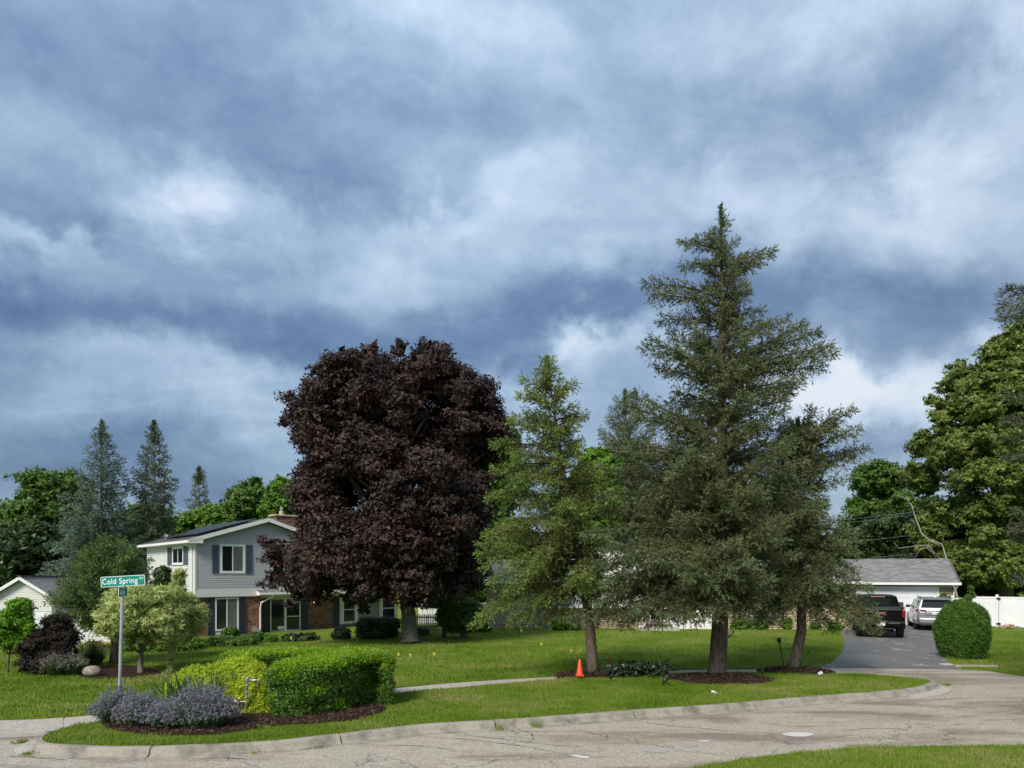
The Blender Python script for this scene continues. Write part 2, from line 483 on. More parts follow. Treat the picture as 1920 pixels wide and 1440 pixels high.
DRV_L = [(1545, 1249), (1562, 1240), (1577, 1224), (1583, 1208), (1580, 1192), (1574, 1180)]
DRV_R = [(1778, 1170), (1770, 1200), (1768, 1225), (1780, 1243), (1797, 1253)]
drl = smooth_poly([gp(x, y, LZ) for x, y in DRV_L], False, 4)
drr = smooth_poly([gp(x, y, LZ) for x, y in DRV_R], False, 4)
RIGHT_EDGE = [(1797, 1253), (1850, 1256), (1920, 1266), (2200, 1300)]
rightl = smooth_poly([gp(x, y, LZ) for x, y in RIGHT_EDGE], False, 5)
NEAR = [(1100, 1480), (1300, 1439), (1390, 1423), (1480, 1412), (1620, 1401), (1760, 1398), (1920, 1397), (2300, 1400), (2900, 1420)]
NZ = .06
nearl = smooth_poly([gp(x, y, NZ) for x, y in NEAR], False, 5)

# base ground to the horizon
gm = MB(); gm.add([(-1500, -300, -1.6), (1500, -300, -1.6), (1500, 2500, -1.6), (-1500, 2500, -1.6)], [(0, 1, 2, 3)])
struct('ground', gm, M['lawn_far'])
# road sheet (street, cul-de-sac and lane)
rm = MB(); rm.add([(-60, -12, 0), (60, -12, 0), (60, 24, 0), (2, 24, 0), (-12, 19, 0), (-60, 19, 0)], [(0, 1, 2, 3, 4, 5)])
road = struct('road', rm, M['road'])

def slab(name, poly2, z, mat_, skirt=.3, **kw):
    bm = bmesh.new()
    vs = [bm.verts.new((p[0], p[1], z if not callable(z) else z(p[0], p[1]))) for p in poly2]
    f = bm.faces.new(vs); bmesh.ops.triangulate(bm, faces=[f])
    if skirt:
        lo = [bm.verts.new((v_.co.x, v_.co.y, v_.co.z - skirt)) for v_ in vs]
        for i in range(len(vs)): bm.faces.new((vs[i], lo[i], lo[(i + 1) % len(vs)], vs[(i + 1) % len(vs)]))
    bmesh.ops.recalc_face_normals(bm, faces=bm.faces)
    me = bpy.data.meshes.new(name); bm.to_mesh(me); bm.free()
    if sum(p.normal.z * p.area for p in me.polygons) < 0: me.flip_normals()
    return struct(name, me, mat_, **kw)
# island lawn: gently crowned grid clipped by its outline
slab('island_lawn', isl, IZ - .01, M['lawn'])
# back lawn: grid sheet following the terrain, its front row on the lane edge
def lawn_sheet(name, front, y_far, ny, mt, x_ext=None):
    front = np.array(front); n = len(front); V = []; Fs = []
    V += [(p[0], p[1], -.05) for p in front]
    for j in range(ny + 1):
        t = (j / ny) ** 1.4
        for p in front:
            y = p[1] + (y_far - p[1]) * t
            x = p[0] * (1 + (y / p[1] - 1) * 1.0)
            V.append((x, y, float(H(x, y))))
    for j in range(ny + 1):
        for i in range(n - 1):
            Fs.append((j * n + i, j * n + i + 1, (j + 1) * n + i + 1, (j + 1) * n + i))
    mb = MB(); mb.add(V, Fs)
    return struct(name, mb, mt)
allfront = np.vstack([backl, smooth_poly([gp(1545, 1249, LZ), gp(1660, 1251, LZ), gp(1797, 1253, LZ)], False, 4)[1:], rightl[1:]])
lawn_sheet('back_lawn', allfront, 130, 26, M['lawn'])
# driveway over the lawn sheet
dp = np.vstack([drl, drr]); 
slab('driveway', dp, LZ + .006, M['drive'], skirt=0)
ap = MB(); a0 = gp(1545, 1249, LZ); a1 = gp(1797, 1253, LZ)
ap.add([(a0[0] - .1, a0[1] - .12, .002), (a1[0] + .1, a1[1] - .12, .002), (a1[0] + .1, a1[1] + .03, LZ + .009), (a0[0] - .1, a0[1] + .03, LZ + .009)], [(0, 1, 2, 3)])
struct('driveway_apron', ap, M['drive'])
slab('near_lawn', np.vstack([nearl, [(30, -10), (2, -10)]]), NZ - .01, M['lawn'])

# lane sheet between island and back lawn, 4 mm over the road
lane_pts = np.vstack([backl[4:], smooth_poly([gp(1545, 1250, 0), gp(1640, 1256, 0), gp(1745, 1272, 0)], False, 4)[1:], isl[nF * 5:][::1]])
ln = MB()
bk = np.array([p for p in backl if p[0] > -14]); 
V = []; 
for p in bk: V.append((p[0], p[1] + .05, .004))
for p in bk: V.append((p[0] * .93, p[1] * .93 - .6, .004))
nb = len(bk)
ln.add(V, [(nb + i, nb + i + 1, i + 1, i) for i in range(nb - 1)])
struct('lane', ln, M['lane'])

# ------------------------------------------------------------------ kerb, stone by stone
def arclen(P): return np.concatenate([[0], np.cumsum(np.linalg.norm(np.diff(P, axis=0), axis=1))])
def resample(P, d):
    s = arclen(P); n = max(2, int(s[-1] / d) + 1); u = np.linspace(0, s[-1], n)
    return np.stack([np.interp(u, s, P[:, 0]), np.interp(u, s, P[:, 1])], 1)
kl = resample(kerb_line, .2)
tg = np.gradient(kl, axis=0); tg /= np.linalg.norm(tg, axis=1)[:, None]
nr = np.stack([tg[:, 1], -tg[:, 0]], 1)       # pointing to the road side
cen = isl.mean(0)
if np.mean(((kl - cen) * nr).sum(1)) < 0: nr = -nr
PROF = [(0.0, IZ - .02), (0.01, IZ + .015), (.11, IZ + .018), (.16, IZ - .005), (.20, .035), (.25, .014), (.38, .006), (.385, -.04)]
kerb = tag(bpy.data.objects.new('kerb', None), kind='structure'); COL.objects.link(kerb)
seg = 15; i = 0
while i < len(kl) - 2:
    j = min(i + seg, len(kl) - 1)
    idx = list(range(i, j + 1)); V = []; Fs = []; m_ = len(PROF); dz = random.uniform(-.006, .006)
    for q, a in enumerate(idx):
        p = kl[a].copy()
        if q == 0: p = p + tg[a] * .012
        if q == len(idx) - 1: p = p - tg[a] * .012
        wob = .008 * math.sin(a * 1.3) 
        for (o_, z_) in PROF:
            V.append((p[0] + nr[a][0] * (o_ + wob), p[1] + nr[a][1] * (o_ + wob), z_ + (dz if z_ > .02 else 0)))
    for a in range(len(idx) - 1):
        for b_ in range(m_ - 1): Fs.append((a * m_ + b_, (a + 1) * m_ + b_, (a + 1) * m_ + b_ + 1, a * m_ + b_ + 1))
    Fs.append(tuple(range(m_))); Fs.append(tuple((len(idx) - 1) * m_ + q for q in range(m_ - 1, -1, -1)))
    mb = MB(); mb.add(V, Fs); obj('kerb_stone', mb, M['kerb'], kerb, fix=True)
    i = j
# flush concrete pads at the two ends of the island
for k, pts in enumerate([[(28, 1402), (60, 1388), (88, 1383), (92, 1396), (130, 1404), (118, 1412), (70, 1414), (35, 1410)],
                         [(1738, 1281), (1760, 1284), (1779, 1291), (1778, 1298), (1755, 1304), (1715, 1307), (1706, 1300)]]):
    pl = smooth_poly([gp(x, y, .02) for x, y in pts], True, 3)
    slab('kerb_end_pad', pl, .016, M['concrete'], skirt=.03, parent=kerb)

# patches and cracks on the road: thin sheets
def flatpoly(name, pts, z, mt, **kw):
    return slab(name, smooth_poly([gp(x, y, z) for x, y in pts], True, 3), z, mt, skirt=0, **kw)
M['patch_pale'] = conc('pale_patch', (.45, .43, .40), (.62, .60, .56), .2)
M['patch_mid'] = conc('worn_patch', (.27, .25, .22), (.40, .37, .34), .3)
M['patch_dark'] = conc('damp_patch', (.10, .088, .078), (.17, .15, .13), .2)
M['crackm'] = simple('crack_dark', (.03, .027, .024), (.05, .045, .04), 20, .95)
M['paintblue'] = simple('pale_blue_survey_paint', (.42, .58, .68), (.60, .72, .80), 30, .8)
for nm, mt, pts in [
    ('road_patch', 'patch_pale', [(1466, 1376), (1482, 1373), (1510, 1373), (1526, 1377), (1508, 1381), (1480, 1380)]),
    ('road_patch', 'patch_pale', [(1068, 1416), (1082, 1415), (1104, 1419), (1100, 1422), (1080, 1419)]),
    ('road_patch', 'patch_mid', [(1205, 1405), (1235, 1402), (1256, 1404), (1250, 1410), (1215, 1410)]),
    ('road_patch', 'patch_mid', [(1275, 1397), (1300, 1394), (1308, 1397), (1290, 1401)]),
    ('road_patch', 'patch_pale', [(1310, 1389), (1325, 1387.5), (1332, 1389), (1320, 1391)]),
    ('road_patch', 'patch_mid', [(1550, 1400), (1572, 1396), (1590, 1399), (1575, 1404)])]:
    flatpoly(nm, pts, .005, M[mt], parent=road)
def crack(pts, wd=.02):
    P_ = resample(smooth_poly([gp(x, y, .004) for x, y in pts], False, 6), .12)
    n_ = len(P_); P_ = P_ + rng.normal(0, .018, P_.shape)
    t_ = np.gradient(P_, axis=0); t_ /= np.linalg.norm(t_, axis=1)[:, None]
    nn = np.stack([-t_[:, 1], t_[:, 0]], 1); wv = wd * (.4 + rng.random(n_)) * np.sin(np.linspace(.15, 3.0, n_)) 
    V = [(a[0] + b_[0] * q, a[1] + b_[1] * q, .007) for a, b_, q in zip(P_, nn, wv / 2)] + [(a[0] - b_[0] * q, a[1] - b_[1] * q, .007) for a, b_, q in zip(P_, nn, wv / 2)]
    mb = MB(); mb.add(V, [(i, i + 1, n_ + i + 1, n_ + i) for i in range(n_ - 1)])
    obj('crack', mb, M['crackm'], road)
for c_ in [[(790, 1380), (870, 1386), (960, 1396), (1050, 1412)], [(840, 1375), (960, 1388), (1080, 1402)], [(1195, 1352), (1270, 1362), (1380, 1371)],
           [(870, 1376), (905, 1382), (950, 1386)], [(1400, 1352), (1500, 1362), (1610, 1358)], [(1130, 1372), (1140, 1385), (1100, 1392)], [(700, 1400), (780, 1398), (860, 1408)],
           [(1560, 1372), (1640, 1366), (1720, 1368)], [(1790, 1300), (1850, 1304), (1915, 1302)], [(1640, 1340), (1700, 1345), (1790, 1338)],
           [(60, 1430), (150, 1421), (270, 1412)], [(0, 1418), (60, 1420), (130, 1425)], [(330, 1425), (420, 1421), (520, 1426)],
           [(1060, 1360), (1130, 1380), (1210, 1392)], [(950, 1362), (1000, 1378), (985, 1395)]]:
    crack(c_, random.uniform(.010, .022))
bp = MB()
for (a, b_) in [((434, 1397), (441, 1410)), ((441, 1393), (436, 1407)), ((446, 1395), (449, 1405))]:
    p0 = gp(*a, .05); p1 = gp(*b_, .02)
    bp.bar((p0[0], p0[1] , .075), (p1[0], p1[1] - .02, .035), .03, .004)
obj('survey_paint', bp, M['paintblue'], kerb)

# ------------------------------------------------------------------ mulch beds (mounds with chips)
def mound(name, cx, cy, rx, ry, h, z0, label, seed, nch=900, keep=None):
    rr = np.random.default_rng(seed); n = 40; m_ = 9; V = []; Fs = []
    ph = rr.random(4) * 6
    def rad(t): return 1 + .05 * math.sin(3 * t + ph[0]) + .04 * math.sin(5 * t + ph[1])
    for i in range(m_ + 1):
        q = i / m_
        for k in range(n):
            t = 2 * math.pi * k / n
            z = h * (1 - q ** 1.6) + (rr.normal(0, .012) if i < m_ else -.03)
            V.append((rx * q * rad(t) * math.cos(t), ry * q * rad(t) * math.sin(t), z))
    Fs = [(i * n + k, (i + 1) * n + k, (i + 1) * n + (k + 1) % n, i * n + (k + 1) % n) for i in range(m_) for k in range(n)]
    mb = MB(); mb.add(V, Fs)
    o = struct(name, mb, M['mulch'], loc=(cx, cy, z0), smooth=True)
    t = rr.random(nch) * 2 * math.pi; q = np.sqrt(rr.random(nch))
    c = np.stack([rx * q * np.cos(t), ry * q * np.sin(t), h * (1 - q ** 1.6) + .005 + rr.random(nch) * .02], 1)
    a = rr.normal(0, 1, (nch, 3)); a[:, 2] *= .25; a /= np.linalg.norm(a, axis=1)[:, None]
    b_ = np.cross(a, rr.normal(0, .3, (nch, 3)) + (0, 0, 1)); b_ /= np.linalg.norm(b_, axis=1)[:, None]
    L = rr.uniform(.02, .05, (nch, 1)); W = rr.uniform(.006, .014, (nch, 1))
    V = np.stack([c - a * L - b_ * W, c + a * L - b_ * W, c + a * L + b_ * W, c - a * L + b_ * W], 1).reshape(-1, 3)
    me = np_mesh('mulch_chips', V, np.arange(len(V)).reshape(-1, 4), 4)
    obj('mulch_chips', me, M['chip'], o, kind='stuff')
    return o
T_MID = gp(1112, 1264, IZ); T_TALL = gp(1345, 1270, IZ); T_RIGHT = gp(1490, 1258, IZ)
# widths read off: px width -> m
mound('mulch_bed', XP(1115, T_MID[1]), T_MID[1], 1.15, .72, .10, IZ - .01, '', 1, 1500)
mound('mulch_bed', XP(1343, T_TALL[1]) , T_TALL[1] - .28, 1.58, 1.05, .15, IZ - .01, '', 2, 2600)
mound('mulch_bed', XP(1492, T_RIGHT[1]), T_RIGHT[1], 1.12, .75, .15, IZ - .01, '', 3, 1500)
# front planting bed
BED = [(188, 1352), (205, 1366), (260, 1376), (330, 1379), (420, 1376), (500, 1363), (600, 1356), (680, 1348), (718, 1334), (715, 1324), (640, 1315), (500, 1305), (350, 1308), (230, 1326)]
bedp = smooth_poly([gp(x, y, IZ) for x, y in BED], True, 4)
slab('planting_bed', bedp, IZ + .02, M['mulch'], skirt=.05)
nch = 9000; xx = rng.uniform(bedp[:, 0].min(), bedp[:, 0].max(), nch * 3); yy = rng.uniform(bedp[:, 1].min(), bedp[:, 1].max(), nch * 3)
k_ = inside(xx, yy, bedp); c = np.stack([xx[k_], yy[k_], np.full(k_.sum(), IZ + .03)], 1)[:nch]; nch = len(c)
a = rng.normal(0, 1, (nch, 3)); a[:, 2] *= .3; a /= np.linalg.norm(a, axis=1)[:, None]
b_ = np.cross(a, rng.normal(0, .3, (nch, 3)) + (0, 0, 1)); b_ /= np.linalg.norm(b_, axis=1)[:, None]
L = rng.uniform(.015, .04, (nch, 1)); W = rng.uniform(.005, .012, (nch, 1))
V = np.stack([c - a * L - b_ * W, c + a * L - b_ * W, c + a * L + b_ * W, c - a * L + b_ * W], 1).reshape(-1, 3)
obj('mulch_chips', np_mesh('mulch_chips', V, np.arange(len(V)).reshape(-1, 4), 4), M['chip'], kind='stuff', label='dark shredded bark covering the front planting bed')
# mulch under the two small trees on the left
ub = [(150, 1262), (190, 1252), (240, 1248), (290, 1256), (300, 1264), (255, 1270), (200, 1274), (155, 1270)]
slab('mulch_ground', smooth_poly([gp(x, y) for x, y in ub], True, 3), lambda x, y: float(H(x, y)) + .02, M['mulch'], skirt=.05)

# ------------------------------------------------------------------ grass blades
def blades(name, poly, zf, dens, h, wd, label, excl=(), far=None):
    poly = np.asarray(poly)
    x0, y0 = poly.min(0); x1, y1 = poly.max(0)
    n = int((x1 - x0) * (y1 - y0) * dens)
    x = rng.uniform(x0, x1, n); y = rng.uniform(y0, y1, n)
    k = inside(x, y, poly)
    if far is not None: k &= rng.random(n) < far(x, y)
    k &= (np.abs(x / np.maximum(y, 1)) < .80)
    for e in excl: k &= ~inside(x, y, e)
    x = x[k]; y = y[k]; n = len(x)
    z = zf(x, y) if callable(zf) else np.full(n, zf)
    clump = .75 + .5 * (np.sin(x * 3.1 + np.sin(y * 2.3) * 2) * np.cos(y * 2.7 + x) > .2)
    hh = h * (.5 + rng.random(n)) * clump
    t = rng.random(n) * math.pi * 2; ww = wd * (.6 + .8 * rng.random(n))
    lean = rng.normal(0, .45, (n, 2)) * hh[:, None]
    V = np.zeros((n, 3, 3))
    V[:, 0] = np.stack([x - ww * np.cos(t), y - ww * np.sin(t), z - .01], 1)
    V[:, 1] = np.stack([x + ww * np.cos(t), y + ww * np.sin(t), z - .01], 1)
    V[:, 2] = np.stack([x + lean[:, 0], y + lean[:, 1], z + hh], 1)
    obj(name, np_mesh(name, V.reshape(-1, 3), np.arange(n * 3).reshape(-1, 3), 3), M['blade'], kind='stuff', label=label)
    return n
def ell(c, rx, ry, n=24): return [(c[0] + rx * math.cos(2 * math.pi * i / n), c[1] + ry * math.sin(2 * math.pi * i / n)) for i in range(n)]
ex = [ell((XP(1115, T_MID[1]), T_MID[1]), 1.12, .70), ell((XP(1343, T_TALL[1]), T_TALL[1] - .28), 1.52, 1.0), ell((XP(1492, T_RIGHT[1]), T_RIGHT[1]), 1.08, .72), bedp]
nb1 = blades('island_grass', isl, IZ - .01, 2500, .045, .009, 'short green grass of the island verge', ex)
nb2 = blades('near_grass', np.vstack([nearl, [(14, 9), (1, 9)]]), NZ - .01, 3500, .05, .007, 'grass verge at the lower right edge')
bl_poly = np.vstack([backl, drl[1:], [gp(1574, 1180)[:2]], [(14, 38), (-30, 38)]])
nb3 = blades('back_grass', bl_poly, H, 620, .055, .015, 'mown lawn in front of the houses', [smooth_poly([gp(x, y) for x, y in ub], True, 3)], far=lambda x, y: np.clip((19.0 / np.maximum(y, 10)) ** 2.2, .08, 1))
r_poly = np.vstack([drr[::-1][:-1], drr[:1], [(26, 36), (34, 36)], rightl[::-1]])
nb4 = blades('right_grass', r_poly, H, 500, .06, .014, 'lawn beside the driveway behind the round bush', far=lambda x, y: np.clip((22.0 / np.maximum(y, 10)) ** 2, .1, 1))
print('blades', nb1, nb2, nb3, nb4)
# weed tufts in the kerb joints
def tuft(px, py, n, h, z, label, wd=.008, mt='blade', sp=.05, name='grass_tuft', lean=.5):
    c = gp(px, py, z); t = rng.random(n) * 6.28; r_ = rng.random(n) * sp
    bx = r_ * np.cos(t); by = r_ * np.sin(t); hh = h * (.5 + .6 * rng.random(n)); dx = rng.normal(0, lean, n) * hh; dy = rng.normal(0, lean, n) * hh
    V = np.zeros((n, 3, 3)); t2 = rng.random(n) * 6.28
    V[:, 0] = np.stack([bx - wd * np.cos(t2), by - wd * np.sin(t2), np.zeros(n)], 1); V[:, 1] = np.stack([bx + wd * np.cos(t2), by + wd * np.sin(t2), np.zeros(n)], 1)
    V[:, 2] = np.stack([bx + dx, by + dy, hh], 1)
    obj(name, np_mesh(name, V.reshape(-1, 3), np.arange(3 * n).reshape(-1, 3), 3), M[mt], loc=c, label=label, kind='stuff')
for a in [(937, 1367, 60, .10, 'pointed green weed in the gutter left of the taller one'), (1005, 1363, 50, .16, 'tallest weed tuft against the kerb in the middle of the road edge'),
          (523, 1403, 80, .08, 'low green weed right of the blue paint mark'), (478, 1412, 40, .05, 'small dry weed patch in the gutter pan'), (600, 1402, 40, .04, 'thin weed in the gutter below the clipped hedge'),
          (1330, 1335, 50, .06, 'low weed strip at the kerb below the tall spruce'), (1778, 1285, 90, .08, 'weeds behind the pad at the right end of the island'),
          (40, 1392, 120, .06, 'weeds edging the pad at the left tip of the island'), (55, 1414, 120, .05, 'weeds in the gutter at the left tip of the island')]:
    tuft(a[0], a[1], a[2], a[3], .01, a[4], sp=.16)
# ------------------------------------------------------------------ foliage builders
def unit(a): return a / np.maximum(np.linalg.norm(a, axis=-1, keepdims=True), 1e-9)
def leaf_quads(c, nrm, size, elong=1.5, rr=rng, droop=None):
    """c (N,3) leaf centres, nrm (N,3) facing; returns a mesh of folded rhombus leaves"""
    n = len(c); nrm = unit(nrm)
    a = rr.normal(0, 1, (n, 3))
    if droop is not None: a += droop
    a = unit(a - nrm * (a * nrm).sum(1, keepdims=True)); b = np.cross(nrm, a)
    s = size * (.65 + .7 * rr.random((n, 1)))
    # one pointed triangle per leaf: two corners at the stalk end, one tip
    sk = rr.uniform(-.35, .35, (n, 1))
    V = np.stack([c - a * s * elong * .5 + b * s * (.55 + sk), c - a * s * elong * .3 - b * s * (.55 - sk), c + a * s * elong * .65 - nrm * s * .1], 1).reshape(-1, 3)
    return V
def quads_obj(name, V, mt, parent, k=3, **kw):
    return obj(name, np_mesh(name, V, np.arange(len(V)).reshape(-1, k), k), mt, parent, **kw)
def cluster_leaves(clumps, n, size, rr, sub=14, subr=.42, up=.35, shell=.55, elong=1.4, squash=.85):
    """leaves gathered in many small sprays on the shells of clumps (x,y,z,r)"""
    C = np.array(clumps, float); wgt = C[:, 3] ** 2; wgt /= wgt.sum()
    k = rr.choice(len(C), size=int(len(C) * sub), p=wgt)
    d = unit(rr.normal(0, 1, (len(k), 3)))
    q = shell + (1 - shell) * rr.random((len(k), 1)) ** .6
    sc = C[k, :3] + d * C[k, 3:4] * q * np.array([1, 1, squash])
    sr = C[k, 3] * subr * (.6 + .8 * rr.random(len(k)))
    out = d
    w2 = sr ** 1.5; w2 /= w2.sum()
    j = rr.choice(len(sc), size=n, p=w2)
    off = np.clip(rr.normal(0, .5, (n, 3)), -1, 1); off[:, 2] *= .6
    c = sc[j] + off * sr[j][:, None]
    nrm = unit(out[j] * .5 + unit(off) * .35 + rr.normal(0, .45, (n, 3)) + np.array([0, 0, up]))
    # larger leaves deeper inside make the crown dense
    ni = n // 9; ji = rr.choice(len(C), ni, p=wgt); ci = C[ji, :3] + unit(rr.normal(0, 1, (ni, 3))) * C[ji, 3:4] * rr.random((ni, 1)) * .6
    return np.vstack([leaf_quads(c, nrm, size, elong, rr), leaf_quads(ci, rr.normal(0, 1, (ni, 3)), size * 2.4, 1.2, rr)]), sc
def profile_clumps(prof, Y, n, rr, base, rmin, rmax, depth=1.0, inner=.25):
    """clumps filling a crown whose outline (y, xl, xr) is given as seen from the road, at distance Y; local to base"""
    ys = np.array([p[0] for p in prof], float); xl = np.array([p[1] for p in prof], float); xr = np.array([p[2] for p in prof], float)
    o = np.argsort(ys); ys, xl, xr = ys[o], xl[o], xr[o]
    out = []
    fy = np.linspace(ys[0], ys[-1], 200); wy = np.interp(fy, ys, xr) - np.interp(fy, ys, xl) + 4; wy = wy / wy.sum()
    while len(out) < n:
        y = rr.choice(fy, p=wy) + rr.normal(0, 2)
        l = np.interp(y, ys, xl); r = np.interp(y, ys, xr); m = (l + r) / 2; hw = (r - l) / 2 * Y / FP
        rad = rr.uniform(rmin, rmax); rad = min(rad, max(.25, hw * .75))
        z = ZP(y, Y); z = min(z, ZP(ys[0], Y) - rad * .8); z = max(z, ZP(ys[-1], Y) + rad * .6)
        t = rr.random() * 2 * math.pi; q = rr.random() ** inner
        e = max(0, hw - rad * .80) * q * rr.uniform(.93, 1.06)
        out.append((XP(m, Y) + e * math.cos(t) - base[0], Y + e * math.sin(t) * depth - base[1], z - base[2], rad))
    return out
def limb_mesh(trunk, r0, ends, rr, nr=8, thin=.05, sag=.1, frac=.28):
    """trunk polyline (local) + limbs to the given end points, one connected bark mesh"""
    mb = MB(); T = [Vector(p) for p in trunk]
    n = len(T); rad = [r0 * (1.55 if i == 0 else 1 - .75 * i / (n - 1)) for i in range(n)]
    if n > 2:
        T2 = [T[0], T[0].lerp(T[1], .12)] + T[1:]; rad = [r0 * 1.5, r0 * 1.05] + rad[1:]; T = T2
    mb.tube(T, rad, nr)
    lens = [0]
    for i in range(1, len(T)): lens.append(lens[-1] + (T[i] - T[i - 1]).length)
    for e in ends:
        e = Vector(e)
        zt = e.z * rr.uniform(.35, .75); zt = max(zt, T[-1].z * frac)
        i = 0
        while i < len(T) - 2 and T[i + 1].z < zt: i += 1
        f = min(1, max(0, (zt - T[i].z) / max(.01, T[i + 1].z - T[i].z)))
        p = T[i].lerp(T[i + 1], f); pr = rad[i] + (rad[i + 1] - rad[i]) * f
        m = p.lerp(e, .5) + Vector((rr.normal(0, .15), rr.normal(0, .15), (e - p).length * sag))
        m1 = p.lerp(m, .5) + Vector((rr.normal(0, .08), rr.normal(0, .08), 0)); m2 = m.lerp(e, .5)
        k = min(pr * .6, .03 + (e - p).length * .022)
        mb.tube([p, m1, m, m2, e], [k, k * .85, k * .65, k * .42, k * .15], 5)
    return mb
def leafy_tree(name, label, cat, base, prof, Y, nclump, nleaf, size, lm, bm_, trunk, r0, seed, group=None, rmin=.8, rmax=1.8, depth=.9, extra=(), sub=14, subr=.42, nl=24, up=.35, elong=1.4, inner=.25, tag_kind=None, shell=.55, twigs=None, squash=.85):
    rr = np.random.default_rng(seed)
    t = thing(name, label, cat, base, 0, group)
    cl = profile_clumps(prof, Y, nclump, rr, base, rmin, rmax, depth, inner)
    for (px, py, dy, r_) in extra: cl.append((XP(px, Y + dy) - base[0], Y + dy - base[1], ZP(py, Y + dy) - base[2], r_))
    V, sc = cluster_leaves(cl, nleaf, size, rr, sub, subr, up, shell, elong, squash)
    quads_obj('crown', V, lm, t)
    ends = [cl[i][:3] for i in rr.choice(len(cl), min(nl, len(cl)), replace=False)]
    ends += [cl[-1 - i][:3] for i in range(len(extra))]
    tp = [tuple(np.array(p) - np.array(base)) for p in trunk]
    obj('trunk', limb_mesh(tp, r0, ends, rr), bm_, t, smooth=True)
    return t

# ---- conifers: needles on sprigs on laterals on branches
def sprig_protos(nneed, L, W, nl, rr, k=5, spread=.75):
    out = []
    for _ in range(k):
        v = []
        for i in range(nneed):
            s = (i + rr.random()) / nneed; a = rr.random() * 6.283
            rad = np.array([0, math.cos(a), math.sin(a)])
            d = unit(np.array([1 - spread * .6, 0, 0]) + rad * spread); b = unit(np.cross(d, rr.normal(0, 1, 3)))
            p = np.array([s * L, 0, 0]) + rad * .004; ln = nl * (1 - .35 * s) * rr.uniform(.8, 1.2)
            v += [p - b * W / 2, p + b * W / 2, p + d * ln]
        # tip
        v += [np.array([L * .7, 0, W * .5]), np.array([L * .7, 0, -W * .5]), np.array([L * 1.12, 0, 0])]
        out.append(np.array(v))
    return out
def place_sprigs(P_, D_, S_, protos, rr):
    P_ = np.asarray(P_); D_ = unit(np.asarray(D_)); S_ = np.asarray(S_)
    n = len(P_); res = []
    up = np.tile([0., 0., 1.], (n, 1)) + rr.normal(0, .3, (n, 3))
    B = unit(np.cross(D_, up)); C = np.cross(B, D_)
    k = rr.integers(0, len(protos), n)
    for i, pr in enumerate(protos):
        m = k == i
        if not m.any(): continue
        L = pr[None, :, :] * S_[m][:, None, None]
        V = P_[m][:, None, :] + L[:, :, 0:1] * D_[m][:, None, :] + L[:, :, 1:2] * B[m][:, None, :] + L[:, :, 2:3] * C[m][:, None, :]
        res.append(V.reshape(-1, 3))
    return np.vstack(res)
